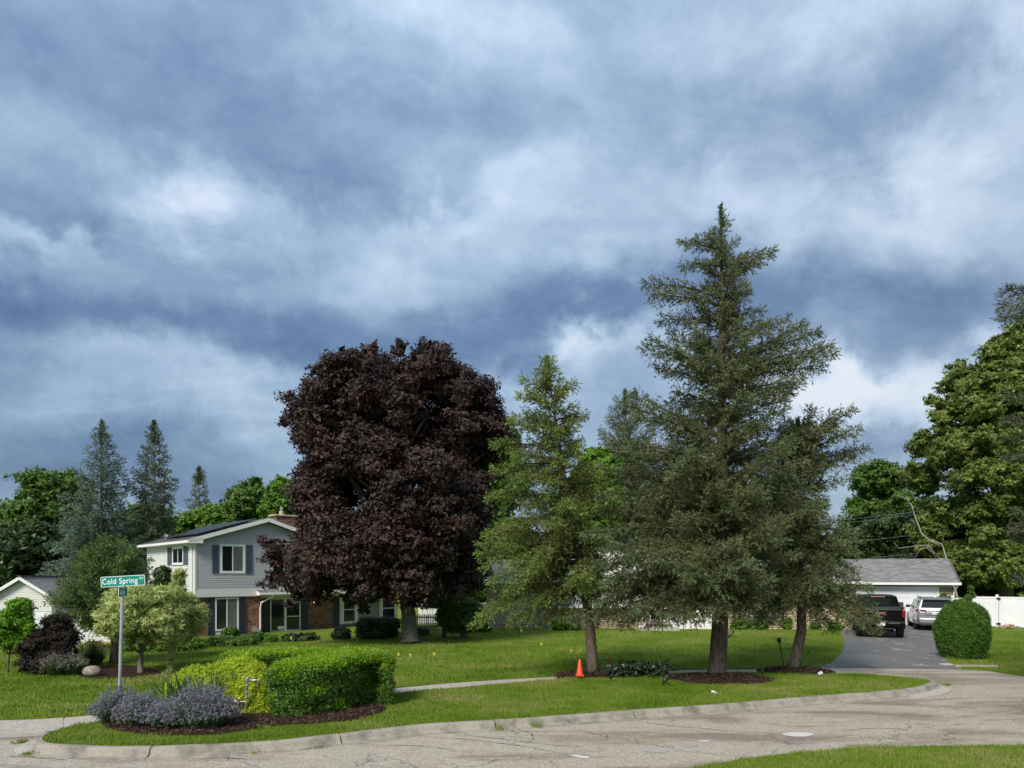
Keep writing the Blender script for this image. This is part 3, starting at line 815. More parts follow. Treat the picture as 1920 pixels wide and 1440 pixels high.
def conifer(name, label, cat, base, trunk, r0, branches, nm, bm_, seed, group=None, step=.13, lstep=.13, L=.2, W=.016, nneed=10, nl=.06, lat=.30, latmax=.9, hang=.25, s0=.12, tipm=None, tipf=.25, woodn=4, leader=True, spread=.75, brush=3, lead=.09):
    """branches: list of (origin, tip, sag) in world coordinates"""
    rr = np.random.default_rng(seed); base = np.array(base, float)
    t = thing(name, label, cat, base, 0, group)
    protos = sprig_protos(nneed, L, W, nl, rr, spread=spread)
    Pp, Dd, Ss, Tp = [], [], [], []
    wood = MB(); arms = MB()
    tp = [Vector(np.array(p, float) - base) for p in trunk]
    n = len(tp); Ht = tp[-1].z
    rads = [max(.012, r0 * (1 - p.z / Ht) ** .8) for p in tp]; rads[0] = r0 * 1.25
    tp2 = [tp[0], tp[0].lerp(tp[1], .15)] + tp[1:]; rads = [rads[0], r0] + rads[1:]
    wood.tube(tp2, rads, 9)
    for (o, e, sag) in branches:
        o = np.array(o, float) - base; e = np.array(e, float) - base
        Ln = np.linalg.norm(e - o)
        c = (o + e) / 2 + np.array([rr.normal(0, .05) * Ln, rr.normal(0, .05) * Ln, sag * Ln])
        s = np.arange(0, 1, min(.5, step / max(Ln, .2)))
        if len(s) < 2: s = np.array([0, .5])
        B = lambda s: (1 - s)[:, None] ** 2 * o + 2 * (s * (1 - s))[:, None] * c + s[:, None] ** 2 * e
        wr = min(.02 + Ln * .011, .07)
        ss = np.linspace(0, 1, 6); wp_ = B(ss)
        arms.tube([Vector(p) for p in wp_], [wr * (1 - .9 * q) for q in ss], woodn, cap=False)
        pts = B(s); tan = unit(np.gradient(pts, axis=0)) if len(s) > 2 else unit(np.tile(e - o, (len(s), 1)))
        for i in range(len(s)):
            if s[i] < s0: continue
            T = tan[i]; S = unit(np.cross(T, [0, 0, 1.0])); U = np.cross(S, T)
            ll = min(lat * Ln, latmax) * min(1, s[i] * 1.9 + .15) * (1.02 - s[i]) ** .55 * rr.uniform(.6, 1.15) + L * .5
            for sg in (-1, 1):
                th = rr.normal(0, .55); S2 = S * sg * math.cos(th) + U * math.sin(th)
                d = unit(T * rr.uniform(.45, .9) + S2 * rr.uniform(.7, 1.0) + np.array([0, 0, -hang * rr.uniform(.3, 1.4)]))
                k = max(1, int(ll / lstep)); q = (np.arange(k) + rr.random(k) * .8) / k * ll
                p = pts[i] + d * q[:, None] + np.array([0, 0, -1]) * (hang * q ** 2 * .8)[:, None]
                Pp.append(p); dd = d + rr.normal(0, .38, (k, 3)) + np.array([0, 0, -hang * .5]); Dd.append(dd); Ss.append(rr.uniform(.75, 1.25, k)); Tp.append(np.full(k, s[i]) + q / max(ll, .01) * .3)
            nb_ = brush            # brush of short shoots all round the branch itself
            a_ = rr.random(nb_) * 6.283; rd = np.cos(a_)[:, None] * S + np.sin(a_)[:, None] * U
            Pp.append(pts[i] + rd * .02 + T * rr.random((nb_, 1)) * step); Dd.append(T * .8 + rd * rr.uniform(.5, 1.2, (nb_, 1))); Ss.append(rr.uniform(.9, 1.3, nb_)); Tp.append(np.full(nb_, s[i]))
        Pp.append(np.tile(e, (3, 1))); Dd.append(np.tile(tan[-1], (3, 1)) + rr.normal(0, .3, (3, 3))); Ss.append(np.full(3, 1.15)); Tp.append(np.full(3, 1.2))
    if leader:
        for q in np.linspace(0, 1, 40):
            p = np.array(tp[-1]) + np.array([0, 0, -1.0 + q * 1.1]) * (Ht * lead)
            for _ in range(5):
                Pp.append(p[None]); Dd.append((np.array([0, 0, .9]) + rr.normal(0, .7, 3) * (1 - q * .75))[None]); Ss.append(np.array([1.1])); Tp.append(np.array([1.3]))
    Pp = np.vstack(Pp); Dd = np.vstack(Dd); Ss = np.concatenate(Ss); Tp = np.concatenate(Tp)
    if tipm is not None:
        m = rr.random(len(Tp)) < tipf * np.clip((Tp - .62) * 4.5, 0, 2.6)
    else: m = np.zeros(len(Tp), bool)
    tot = 0
    for nm_, mk, mt in (('needles', ~m, nm), ('fresh_tips', m, tipm)):
        if mk.sum() == 0: continue
        V = place_sprigs(Pp[mk], Dd[mk], Ss[mk], protos, rr); tot += len(V) // 3
        obj(nm_, np_mesh(nm_, V, np.arange(len(V)).reshape(-1, 3), 3), mt, t)
    obj('trunk', wood, bm_, t, smooth=True); obj('branches', arms, M['twig'], t, smooth=True)
    print(name, label[:30], 'tris', tot)
    return t
def whorls(trunk, prof, Y, n, rr, rise=(.9, -.25), sag=(.0, .10), jit=.2, ylow=None, yoff=0, dens_top=1.0, depth=1.0):
    """random branches round a leaning trunk; prof = (y, xl, xr) outline; returns world branch list.
    rise: slope of a branch at the top and at the bottom of the crown"""
    tr = np.array(trunk, float); ys = np.array([p[0] for p in prof], float); xl = np.array([p[1] for p in prof], float); xr = np.array([p[2] for p in prof], float)
    zt = ZP(ys[0], Y); zb = ZP(ys[-1], Y); out = []
    for i in range(n):
        q = (i + rr.random()) / n; q = q ** dens_top       # 0 top .. 1 bottom
        zz_ = zt + (zb - zt) * q
        y = HY - (zz_ - CH) * FP / Y
        cx = np.interp(zz_, tr[:, 2], tr[:, 0]); cy = np.interp(zz_, tr[:, 2], tr[:, 1])
        l = cx - XP(np.interp(y, ys, xl), Y); r_ = XP(np.interp(y, ys, xr), Y) - cx
        a = i * 2.39996 + rr.normal(0, .35); k = (math.cos(a) + 1) / 2
        rad = (l * (1 - k) + r_ * k)
        if abs(math.cos(a)) < .5: rad = max(rad, .0) * depth
        rad = max(.12, rad * (1 - jit * rr.random() * 1.4 + .04))
        sl = rise[0] + (rise[1] - rise[0]) * q ** .6 + rr.normal(0, .08)
        oz = min(zz_ - rad * sl, np.max(tr[:, 2]) - .05); oz = max(oz, tr[0, 2] + .8)
        ox = np.interp(oz, tr[:, 2], tr[:, 0]); oy = np.interp(oz, tr[:, 2], tr[:, 1])
        o = (ox, oy, oz); e = (cx + rad * math.cos(a), cy + rad * math.sin(a), zz_)
        out.append((o, e, rr.uniform(*sag)))
    return out
def px_branch(tr, Y, y0, tip, dy=0.0, sag=0.0):
    """a branch whose tip is seen at tip, leaving the trunk where it is seen at height y0"""
    tr = np.array(tr, float); z = ZP(y0, Y); o = (np.interp(z, tr[:, 2], tr[:, 0]), np.interp(z, tr[:, 2], tr[:, 1]), z)
    yy = Y + dy
    return (o, (XP(tip[0], yy), yy, ZP(tip[1], yy)), sag)

M['twig'] = simple('dark_twig_bark', (.035, .028, .022), (.09, .07, .055), 8, .95)
# needle colours (albedo)
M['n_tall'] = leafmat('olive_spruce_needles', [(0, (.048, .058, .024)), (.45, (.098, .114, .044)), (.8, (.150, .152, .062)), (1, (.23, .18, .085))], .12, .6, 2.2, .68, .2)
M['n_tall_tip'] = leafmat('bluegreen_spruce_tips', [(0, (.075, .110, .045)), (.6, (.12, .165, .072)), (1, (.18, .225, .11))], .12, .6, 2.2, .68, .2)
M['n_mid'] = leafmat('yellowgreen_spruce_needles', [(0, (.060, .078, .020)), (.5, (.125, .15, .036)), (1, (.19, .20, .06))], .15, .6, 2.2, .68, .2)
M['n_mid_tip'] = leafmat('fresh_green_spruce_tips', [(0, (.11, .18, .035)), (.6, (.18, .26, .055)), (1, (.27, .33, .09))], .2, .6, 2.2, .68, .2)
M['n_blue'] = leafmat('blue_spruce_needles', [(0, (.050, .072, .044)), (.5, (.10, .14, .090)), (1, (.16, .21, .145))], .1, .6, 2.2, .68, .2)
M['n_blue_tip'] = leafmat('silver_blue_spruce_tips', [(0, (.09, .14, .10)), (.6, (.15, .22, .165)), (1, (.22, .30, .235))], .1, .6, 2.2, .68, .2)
M['n_dark'] = leafmat('dark_spruce_needles', [(0, (.046, .056, .026)), (.5, (.090, .105, .045)), (1, (.15, .15, .075))], .1, .6, 2.2, .68, .2)

# ------------------------------------------------------------------ the tall spruce
Yt = T_TALL[1]
tall_tr = [wp(1345, 1272, Yt), wp(1350, 1180, Yt), wp(1354, 1060, Yt), wp(1357, 950, Yt), wp(1354, 800, Yt), wp(1353, 600, Yt), wp(1353, 480, Yt), wp(1352, 404, Yt)]
tall_tr[0][2] = IZ + .06
rr = np.random.default_rng(21)
prof = [(400, 1350, 1356), (430, 1334, 1384), (460, 1322, 1392), (500, 1312, 1400), (530, 1288, 1402), (570, 1278, 1400), (600, 1282, 1400), (640, 1270, 1420), (690, 1262, 1450), (730, 1245, 1470),
        (780, 1236, 1490), (830, 1228, 1505), (880, 1205, 1520), (930, 1185, 1530), (980, 1165, 1520), (1030, 1150, 1510), (1080, 1140, 1500), (1120, 1140, 1495)]
br = whorls(tall_tr, prof, Yt, 185, rr, rise=(1.3, -.06), sag=(-.05, .10), jit=.5, dens_top=.70)
E = [(560, (1214, 532), .6), (575, (1226, 552), -.5), (600, (1240, 600), .2), (470, (1283, 455), .3), (500, (1285, 498), -.3), (500, (1443, 474), .3), (505, (1425, 492), -.4), (520, (1405, 500), .5), (450, (1310, 450), 0),
     (700, (1207, 655), .5), (715, (1222, 640), -.6), (730, (1240, 690), 0), (690, (1262, 628), .3), (640, (1440, 604), .4), (660, (1470, 600), -.4), (690, (1530, 625), .4), (700, (1555, 650), -.4), (710, (1560, 662), .2), (700, (1505, 610), .8),
     (720, (1540, 690), .2), (740, (1500, 715), -.5), (735, (1478, 735), .5), (600, (1425, 585), -.2), (820, (1186, 738), .4), (840, (1175, 760), -.6), (850, (1196, 780), .6), (880, (1165, 850), .2), (870, (1150, 830), -.8), (900, (1170, 880), 1),
     (930, (1120, 880), .3), (960, (1130, 930), -.8), (990, (1115, 960), .8), (1010, (1100, 1000), -1), (1040, (1110, 1040), .3), (1060, (1095, 1075), -.6), (1080, (1100, 1100), 1), (1085, (1092, 1120), 0), (1090, (1075, 1165), -1.4), (1080, (1130, 1130), .5), (1095, (1160, 1160), -1.2), (1100, (1200, 1150), -1.8),
     (860, (1560, 800), .9), (960, (1480, 900), -1.4), (1000, (1460, 1010), -2.2), (1060, (1290, 1080), -2.6), (1040, (1230, 1050), -2.4), (1060, (1400, 1050), -2.6), (1080, (1440, 1085), -1.8), (1090, (1260, 1150), -2.0), (1085, (1420, 1130), -1.5), (1090, (1450, 1150), -.8), (1080, (1225, 1120), -1.0),
     (1090, (1190, 1110), 1.5), (1095, (1280, 1115), 1.8), (1090, (1400, 1110), 1.8), (1085, (1330, 1100), -2.3), (1075, (1370, 1075), -2.4), (1095, (1240, 1165), -1.6), (1100, (1290, 1158), -2.0), (1095, (1170, 1172), -.4), (1098, (1215, 1168), .6), (1098, (1265, 1160), 1.2), (1100, (1400, 1160), -1.7), (1100, (1440, 1165), .8), (1095, (1120, 1165), -.2), (1100, (1310, 1165), 1.6), (1098, (1380, 1150), 2.0), (1095, (1340, 1150), -2.4), (1060, (1120, 1062), -1.2), (1070, (1135, 1092), -1.7), (1040, (1150, 1030), -1.3), (1080, (1118, 1130), -1.0), (1050, (1180, 1045), -2.0)]
for (y0, tip, dy) in E: br.append(px_branch(tall_tr, Yt, y0, tip, dy, .05 if tip[1] < 900 else .12))
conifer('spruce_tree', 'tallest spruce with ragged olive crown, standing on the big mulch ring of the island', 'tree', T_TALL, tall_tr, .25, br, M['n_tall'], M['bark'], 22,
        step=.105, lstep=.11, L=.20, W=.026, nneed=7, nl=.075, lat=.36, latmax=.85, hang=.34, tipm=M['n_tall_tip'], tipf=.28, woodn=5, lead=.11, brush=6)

# ------------------------------------------------------------------ the middle, leaning spruce
Ym = T_MID[1]
mid_tr = [wp(1112, 1268, Ym), wp(1106, 1180, Ym), wp(1098, 1110, Ym), wp(1084, 1040, Ym), wp(1066, 950, Ym), wp(1052, 860, Ym), wp(1040, 780, Ym), wp(1026, 684, Ym)]
mid_tr[0][2] = IZ + .04
rr = np.random.default_rng(31)
prof = [(672, 1020, 1030), (700, 1005, 1045), (730, 992, 1065), (770, 975, 1085), (810, 965, 1110), (860, 950, 1125), (910, 935, 1135), (960, 925, 1145), (1010, 918, 1150), (1060, 912, 1140), (1110, 915, 1125), (1130, 930, 1105)]
br = whorls(mid_tr, prof, Ym, 125, rr, rise=(.65, -.28), sag=(-.02, .12), jit=.48, dens_top=.92)
E = [(745, (986, 712), .2), (760, (980, 742), -.3), (745, (1072, 722), .2), (800, (965, 785), .3), (830, (962, 790), -.4), (800, (1098, 778), .1), (850, (930, 830), .3), (900, (930, 880), -.5), (940, (920, 930), .6), (960, (903, 1020), -.3),
     (1000, (908, 1060), -.6), (1010, (915, 1000), .5), (1040, (925, 1090), -.9), (1030, (900, 1040), .2), (1060, (935, 1140), -.6), (1070, (960, 1165), -1.0), (1080, (990, 1155), -1.2), (1090, (1010, 1130), -1.4), (1050, (893, 1170), -.2), (1040, (905, 1150), .4), (1020, (960, 1100), -1.8), (1000, (1000, 1060), -1.9),
     (980, (1120, 1000), -1.2), (900, (1130, 880), .4), (1075, (1020, 1170), -.8), (1060, (1120, 1050), .8), (1090, (1060, 1150), -.5)]
for (y0, tip, dy) in E: br.append(px_branch(mid_tr, Ym, y0, tip, dy, .10))
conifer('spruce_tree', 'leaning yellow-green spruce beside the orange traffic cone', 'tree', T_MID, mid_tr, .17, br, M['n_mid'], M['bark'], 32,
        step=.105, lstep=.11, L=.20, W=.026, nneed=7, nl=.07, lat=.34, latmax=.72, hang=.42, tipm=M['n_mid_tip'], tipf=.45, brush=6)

# ------------------------------------------------------------------ the right spruce (merges with the tall one)
Yr = T_RIGHT[1]
rt_tr = [wp(1488, 1260, Yr), wp(1503, 1180, Yr), wp(1502, 1080, Yr), wp(1500, 980, Yr), wp(1497, 860, Yr), wp(1495, 800, Yr)]
rt_tr[0][2] = IZ + .08
rr = np.random.default_rng(41)
prof = [(790, 1480, 1515), (830, 1448, 1560), (880, 1432, 1555), (930, 1425, 1560), (980, 1415, 1570), (1030, 1405, 1585), (1080, 1400, 1590), (1120, 1405, 1585), (1140, 1420, 1570)]
br = whorls(rt_tr, prof, Yr, 130, rr, rise=(.5, -.18), sag=(-.02, .10), jit=.42, dens_top=.95)
E = [(850, (1592, 772), .3), (860, (1604, 808), -.2), (880, (1620, 842), .3), (870, (1560, 775), -.5), (880, (1520, 770), .8), (870, (1470, 790), .6), (900, (1590, 858), .6), (920, (1575, 900), -.5), (990, (1600, 1000), .2), (1000, (1605, 1040), -.4), (1020, (1600, 1070), .5), (1050, (1625, 1100), -.3),
     (1070, (1635, 1140), .2), (1085, (1645, 1165), -.2), (1100, (1640, 1182), -.5), (1090, (1610, 1170), -.9), (1100, (1580, 1150), -1.2), (1110, (1530, 1165), -1.2), (1110, (1450, 1165), -1.0), (1100, (1425, 1160), -.5), (1090, (1405, 1140), .4), (1110, (1560, 1175), .4), (1080, (1480, 1130), -1.8), (1060, (1530, 1100), -1.8)]
for (y0, tip, dy) in E: br.append(px_branch(rt_tr, Yr, y0, tip, dy, .08))
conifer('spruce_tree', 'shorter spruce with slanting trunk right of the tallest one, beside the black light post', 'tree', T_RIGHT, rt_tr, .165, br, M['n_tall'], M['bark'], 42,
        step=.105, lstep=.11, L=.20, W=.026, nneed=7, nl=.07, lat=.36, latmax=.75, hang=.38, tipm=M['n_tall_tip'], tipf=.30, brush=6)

# ------------------------------------------------------------------ far conifers
def far_conifer(px, top, Y, prof, label, nm, tipm, seed, n=110, r0=.25, L=.36, W=.055, nneed=6, nl=.15, step=.22, rise=(.7, -.1), base_px=None, hang=.25, jit=.25, name='spruce_tree', lat=.3, lean=0, spread=.75, tipf=.6):
    b = np.array((XP(px, Y), Y, float(H(XP(px, Y), Y))))
    z1 = ZP(top, Y); tr = [b, b + (lean * .3, 0, (z1 - b[2]) * .4), np.array((b[0] + lean, Y, z1))]
    rr = np.random.default_rng(seed)
    brs = whorls(tr, prof, Y, n, rr, rise=rise, sag=(-.02, .08), jit=jit, dens_top=.85)
    return conifer(name, label, 'tree', b, tr, r0, brs, nm, M['bark'], seed + 1, step=step, lstep=step, L=L, W=W, nneed=nneed, nl=nl, lat=lat, latmax=1.3, hang=hang, tipm=tipm, tipf=tipf, woodn=3, spread=spread)
far_conifer(190, 800, 48, [(800, 186, 194), (830, 178, 206), (860, 162, 222), (890, 150, 232), (930, 136, 240), (980, 112, 246), (1030, 100, 262), (1080, 88, 285), (1110, 90, 290)],
            'silvery blue spruce left of the two-storey house', M['n_blue'], M['n_blue_tip'], 51, 150, tipf=.8, jit=.4)
far_conifer(289, 800, 50, [(800, 286, 293), (820, 280, 300), (850, 268, 312), (890, 250, 322), (930, 243, 328), (970, 245, 326), (1020, 240, 328), (1060, 245, 325)],
            'dark olive spruce rising behind the solar roof, right of the blue one', M['n_dark'], M['n_blue'], 55, 120, hang=.7, jit=.42)
far_conifer(373, 884, 74, [(884, 371, 376), (905, 365, 381), (930, 358, 387), (955, 352, 391), (975, 360, 386)],
            'thin sparse spruce standing alone above the solar roof', M['n_dark'], M['n_mid'], 59, 46, L=.45, W=.06, nneed=7, nl=.2, step=.34, jit=.4)
far_conifer(1172, 742, 47, [(742, 1162, 1184), (765, 1140, 1200), (800, 1122, 1222), (850, 1110, 1240), (920, 1105, 1250), (980, 1110, 1250)],
            'dark feathery conifer showing between the leaning and the tallest spruce', M['n_dark'], M['n_tall_tip'], 63, 140, L=.34, W=.035, rise=(1.4, .5), hang=.1, jit=.35, tipf=.5)
# blue spruce just right of the frame, its branch ends reach in
Yb = 17.0; b_ = np.array((XP(2120, Yb), Yb, LZ))
tr = [b_, b_ + (0, 0, 5), np.array((b_[0], Yb, 12.5))]
rr = np.random.default_rng(71)
brs = []
for i in range(140):
    a = rr.random() * 6.283; z = rr.uniform(.9, 12.2); rad = 2.6 * (1 - z / 13.0) ** .8 * rr.uniform(.6, 1) 
    x_ = b_[0] + rad * math.cos(a)
    if x_ / (Yb + rad * math.sin(a)) < .765 and math.cos(a) < 0: rad *= .55
    brs.append(((b_[0], Yb, z), (b_[0] + rad * math.cos(a), Yb + rad * math.sin(a), z + .1), .03))
for (y0, tip, dy) in [(620, (1886, 572), 0), (610, (1890, 545), .2), (640, (1884, 592), -.2), (800, (1896, 745), .1), (810, (1893, 790), -.1), (830, (1900, 820), .2), (850, (1898, 856), 0), (960, (1908, 962), .1), (980, (1903, 992), -.1), (1000, (1912, 1010), .1), (1080, (1915, 1087), 0)]:
    brs.append(px_branch(tr, Yb, y0, tip, dy, .06))
conifer('spruce_tree', 'blue spruce at the right edge of the picture, only its branch ends reaching in', 'tree', b_, tr, .22, brs, M['n_dark'], M['bark'], 72, step=.12, lstep=.12, L=.19, W=.02, nneed=9, nl=.06, lat=.2, latmax=.5, hang=.25, tipm=M['n_blue_tip'], tipf=.08, brush=12)
# ------------------------------------------------------------------ broad-leaved trees
M['l_maple'] = leafmat('purple_maple_leaves', [(0, (.023, .0165, .0165)), (.45, (.047, .033, .030)), (.8, (.082, .049, .039)), (1, (.145, .076, .047))], .12, .55, .9, .62, .18)
M['l_green'] = leafmat('mid_green_leaves', [(0, (.042, .090, .016)), (.5, (.085, .165, .026)), (1, (.145, .24, .042))], .3, .5, .5, .6)
M['l_bright'] = leafmat('bright_green_leaves', [(0, (.07, .15, .015)), (.5, (.12, .24, .022)), (1, (.19, .32, .04))], .35, .5, .25, .4)
M['l_olive'] = leafmat('yellow_green_leaves', [(0, (.075, .115, .024)), (.45, (.15, .205, .040)), (.8, (.225, .285, .065)), (1, (.31, .35, .10))], .35, .5, 1.0, .6)
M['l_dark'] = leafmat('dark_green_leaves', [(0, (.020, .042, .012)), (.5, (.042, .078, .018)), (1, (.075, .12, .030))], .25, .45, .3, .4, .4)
M['l_lime'] = leafmat('lime_green_leaves', [(0, (.10, .24, .012)), (.5, (.17, .36, .02)), (1, (.26, .46, .05))], .4, .45, .8, .4)

# purple Norway maple
b = gp(768, 1206); Yq = b[1] + .3
prof = [(658, 668, 842), (672, 640, 858), (695, 598, 885), (720, 562, 915), (750, 540, 938), (790, 530, 955), (830, 530, 962), (880, 540, 955), (930, 545, 948), (980, 545, 938), (1030, 535, 925), (1070, 535, 912), (1110, 590, 890)]
leafy_tree('maple_tree', 'large dark purple maple with dense round crown in front of the brick house', 'tree', b, prof, Yq, 210, 320000, .092, M['l_maple'], M['bark_gray'],
           [b, wp(766, 1150, Yq), wp(757, 1100, Yq), wp(750, 1000, Yq), wp(745, 850, Yq), wp(742, 720, Yq)], .36, 81, rmin=.38, rmax=1.25, depth=.85, sub=24, subr=.32, inner=.18, shell=.5,
           extra=[(505, 1020, -.6, .55), (520, 1050, -.8, .7), (512, 1085, -.8, .6), (545, 1080, -1.0, .8), (530, 1030, .2, .7), (575, 1060, -1, .9), (600, 1095, -1.2, .8), (640, 1080, -1.2, .9), (560, 1110, -.8, .5), (545, 1135, -.9, .35), (590, 1120, -.8, .45),
                  (690, 1110, -1.3, .8), (740, 1105, -1.6, .8), (680, 1140, -1, .4), (800, 1110, -1.4, .8), (850, 1100, -.6, .8), (880, 1075, 0, .9), (770, 1130, -1.6, .5), (660, 1120, .4, .6), (905, 1040, .3, .8), (660, 672, -.4, .4), (742, 900, -3.0, .8), (735, 835, -2.8, .8), (762, 960, -3.2, .9), (720, 950, -3.0, .8), (790, 880, -2.8, .8), (700, 870, -3, .8), (872, 712, -.4, .55), (925, 780, 0, .6), (935, 830, .4, .6),
                  (545, 745, .2, .4), (530, 790, 0, .35), (700, 652, .2, .4), (750, 648, 0, .5), (800, 650, .2, .5), (838, 658, .2, .3), (640, 660, 0, .25)], nl=30)
def bgtree(label, prof, Y, nc, nl_, size, lm, seed, base_px, r0=.25, name='deciduous_tree', rmin=1.0, rmax=2.2, bk='bark_gray', **kw):
    x = XP(base_px, Y); b = np.array((x, Y, float(H(x, Y)))); top = ZP(prof[0][0], Y)
    kw.setdefault('sub', 24); kw.setdefault('subr', .32)
    if nl_ < 100000: nl_ = int(nl_ * 1.45); size *= .78
    return leafy_tree(name, label, 'tree', b, prof, Y, nc, nl_, size, lm, M[bk], [b, b + (0, 0, (top - b[2]) * .4), b + (.3, 0, (top - b[2]) * .85)], r0, seed, rmin=rmin, rmax=rmax, nl=12, **kw)
# left background
bgtree('dark green tree at the left edge, left of the blue spruce', [(885, 70, 135), (900, 45, 160), (930, 28, 175), (970, 15, 185), (1020, 5, 190), (1060, 0, 190), (1100, 0, 185)], 56, 46, 34000, .30, M['l_green'], 91, 95)
bgtree('yellow-green tree cut by the left edge behind the small gabled garage', [(945, -60, 18), (970, -90, 35), (1010, -110, 50), (1060, -120, 60), (1110, -110, 60)], 60, 26, 16000, .32, M['l_bright'], 92, -40)
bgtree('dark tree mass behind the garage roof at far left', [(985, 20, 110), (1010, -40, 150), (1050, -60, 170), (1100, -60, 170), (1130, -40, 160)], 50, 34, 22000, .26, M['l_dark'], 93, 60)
bgtree('pale green tree right of the thin spruce above the solar roof', [(945, 385, 430), (960, 360, 445), (980, 330, 450), (1010, 310, 455)], 70, 22, 12000, .3, M['l_bright'], 94, 410, rmin=.9, rmax=1.6)
bgtree('feathery mid green tree above the gable peak', [(896, 475, 490), (910, 455, 497), (930, 430, 500), (960, 425, 505), (1000, 430, 510)], 66, 22, 14000, .3, M['l_green'], 95, 468, rmin=.7, rmax=1.5)
bgtree('bright green tree just left of the purple maple behind the chimney', [(898, 520, 550), (915, 505, 570), (940, 495, 600), (970, 490, 610), (1010, 495, 610)], 62, 24, 14000, .3, M['l_bright'], 96, 545, rmin=.8, rmax=1.7)
bgtree('green tree behind the dark olive spruce and the roof', [(950, 240, 330), (975, 215, 345), (1010, 200, 345), (1050, 190, 340)], 58, 22, 12000, .3, M['l_green'], 97, 280)
# centre background
bgtree('green tree showing between the maple and the leaning spruce', [(800, 890, 960), (840, 870, 985), (900, 850, 1000), (980, 850, 1005), (1060, 850, 1005), (1110, 850, 1000)], 50, 44, 26000, .26, M['l_green'], 98, 930)
bgtree('bright lime tree glowing through the gap beside the tallest spruce', [(838, 1105, 1145), (855, 1085, 1160), (890, 1070, 1165), (940, 1060, 1170), (1000, 1050, 1170)], 44, 30, 22000, .22, M['l_bright'], 99, 1120, rmin=.7, rmax=1.5)
bgtree('dark tree behind the pale brick house', [(900, 1200, 1420), (940, 1150, 1500), (1000, 1140, 1540), (1050, 1140, 1560)], 56, 44, 20000, .3, M['l_green'], 100, 1300)
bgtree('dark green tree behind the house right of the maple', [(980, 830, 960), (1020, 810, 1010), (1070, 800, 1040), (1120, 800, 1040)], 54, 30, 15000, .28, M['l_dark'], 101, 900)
# right background
bgtree('mid green tree left of the big yellow-green one behind the garage', [(868, 1625, 1740), (885, 1600, 1760), (910, 1590, 1770), (950, 1582, 1780), (1000, 1580, 1790), (1050, 1580, 1790), (1085, 1590, 1790)], 59, 60, 50000, .24, M['l_green'], 102, 1660, rmin=.9, rmax=1.9)
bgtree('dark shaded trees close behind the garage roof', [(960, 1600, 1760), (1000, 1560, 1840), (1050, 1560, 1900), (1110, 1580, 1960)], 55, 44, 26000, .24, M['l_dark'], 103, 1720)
bgtree('big yellow-green tree filling the right edge above the white fence', [(612, 1835, 1950), (640, 1808, 1985), (690, 1778, 2020), (740, 1745, 2050), (790, 1722, 2080), (850, 1708, 2090), (920, 1700, 2100), (990, 1706, 2100), (1050, 1735, 2100), (1095, 1760, 2090)], 47, 300, 260000, .14, M['l_olive'], 104, 1885, r0=.5, rmin=.5, rmax=1.25, sub=24, inner=.2, extra=[(x_, y_, d_, 1.5) for x_ in (1830, 1870, 1910, 1950) for y_ in (760, 860, 960, 1040) for d_ in (-1.2, 1.8)], subr=.28, depth=.8)
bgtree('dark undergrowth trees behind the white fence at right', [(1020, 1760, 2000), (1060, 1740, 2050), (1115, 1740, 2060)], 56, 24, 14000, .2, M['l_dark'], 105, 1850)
# leaning pale bare stem and dead boughs beside the garage
ds = thing('dead_tree', 'pale bare leaning stem with broken boughs above the garage roof', 'tree', wp(1803, 1180, 42.5))
bo = Vector(wp(1803, 1180, 42.5))
mb = MB(); q = lambda pts, r_: mb.tube([Vector(wp(x, y, 42.5)) - bo for x, y in pts], [k * .55 for k in r_], 6)
q([(1803, 1180), (1796, 1125), (1787, 1095), (1778, 1060), (1766, 1020), (1745, 1012)], [.16, .14, .12, .10, .06, .05])
q([(1766, 1024), (1745, 1015), (1728, 1000), (1718, 975), (1708, 945), (1698, 934), (1682, 928)], [.05, .07, .07, .06, .05, .03, .015])
q([(1760, 1045), (1740, 1022), (1715, 1024), (1685, 1028), (1676, 1016)], [.05, .04, .035, .025, .012])
q([(1755, 1040), (1742, 1025), (1725, 1030), (1715, 1046)], [.03, .025, .02, .01])
q([(1756, 1048), (1748, 1035), (1738, 1028)], [.03, .025, .015])
obj('trunk', mb, M['bark_pale'], ds, smooth=True)

# ------------------------------------------------------------------ the smaller trees and shrubs on the left
def shrub(name, label, cat, bpx, prof, dY, nc, nl_, size, lm, seed, rmin=.15, rmax=.35, stems=7, bm_='bark', depth=.9, group=None, elong=1.4, trunk=None, r0=.03, z=None, up=.35, sub=12, subr=.45, shell=.5, inner=.3):
    b = gp(*bpx) if z is None else gp(bpx[0], bpx[1], z); Y = b[1] + dY; rr = np.random.default_rng(seed)
    t = thing(name, label, cat, b, 0, group)
    cl = profile_clumps(prof, Y, nc, rr, b, rmin, rmax, depth, inner)
    V, sc = cluster_leaves(cl, int(nl_ * 1.15), size * .88, rr, int(sub * 1.6), subr * .82, up, shell, elong)
    quads_obj('foliage' if trunk is None else 'crown', V, lm, t)
    if trunk is None:
        mb = MB()
        for i in rr.choice(len(cl), min(stems, len(cl)), replace=False):
            e = Vector(cl[i][:3]); s = Vector((rr.normal(0, .05), rr.normal(0, .05), 0)); m = s.lerp(e, .5) + Vector((rr.normal(0, .05), rr.normal(0, .05), .1))
            mb.tube([s, m, e], [r0, r0 * .7, r0 * .25], 5)
        obj('stem', mb, M[bm_], t)
    else:
        tp = [tuple(np.array(wp(x, y, Y if i else b[1])) - b) for i, (x, y) in enumerate(trunk)]
        tp[0] = (0, 0, -.03)
        obj('trunk', limb_mesh(tp, r0, [cl[i][:3] for i in rr.choice(len(cl), min(stems, len(cl)), replace=False)], rr), M[bm_], t, smooth=True)
    return t
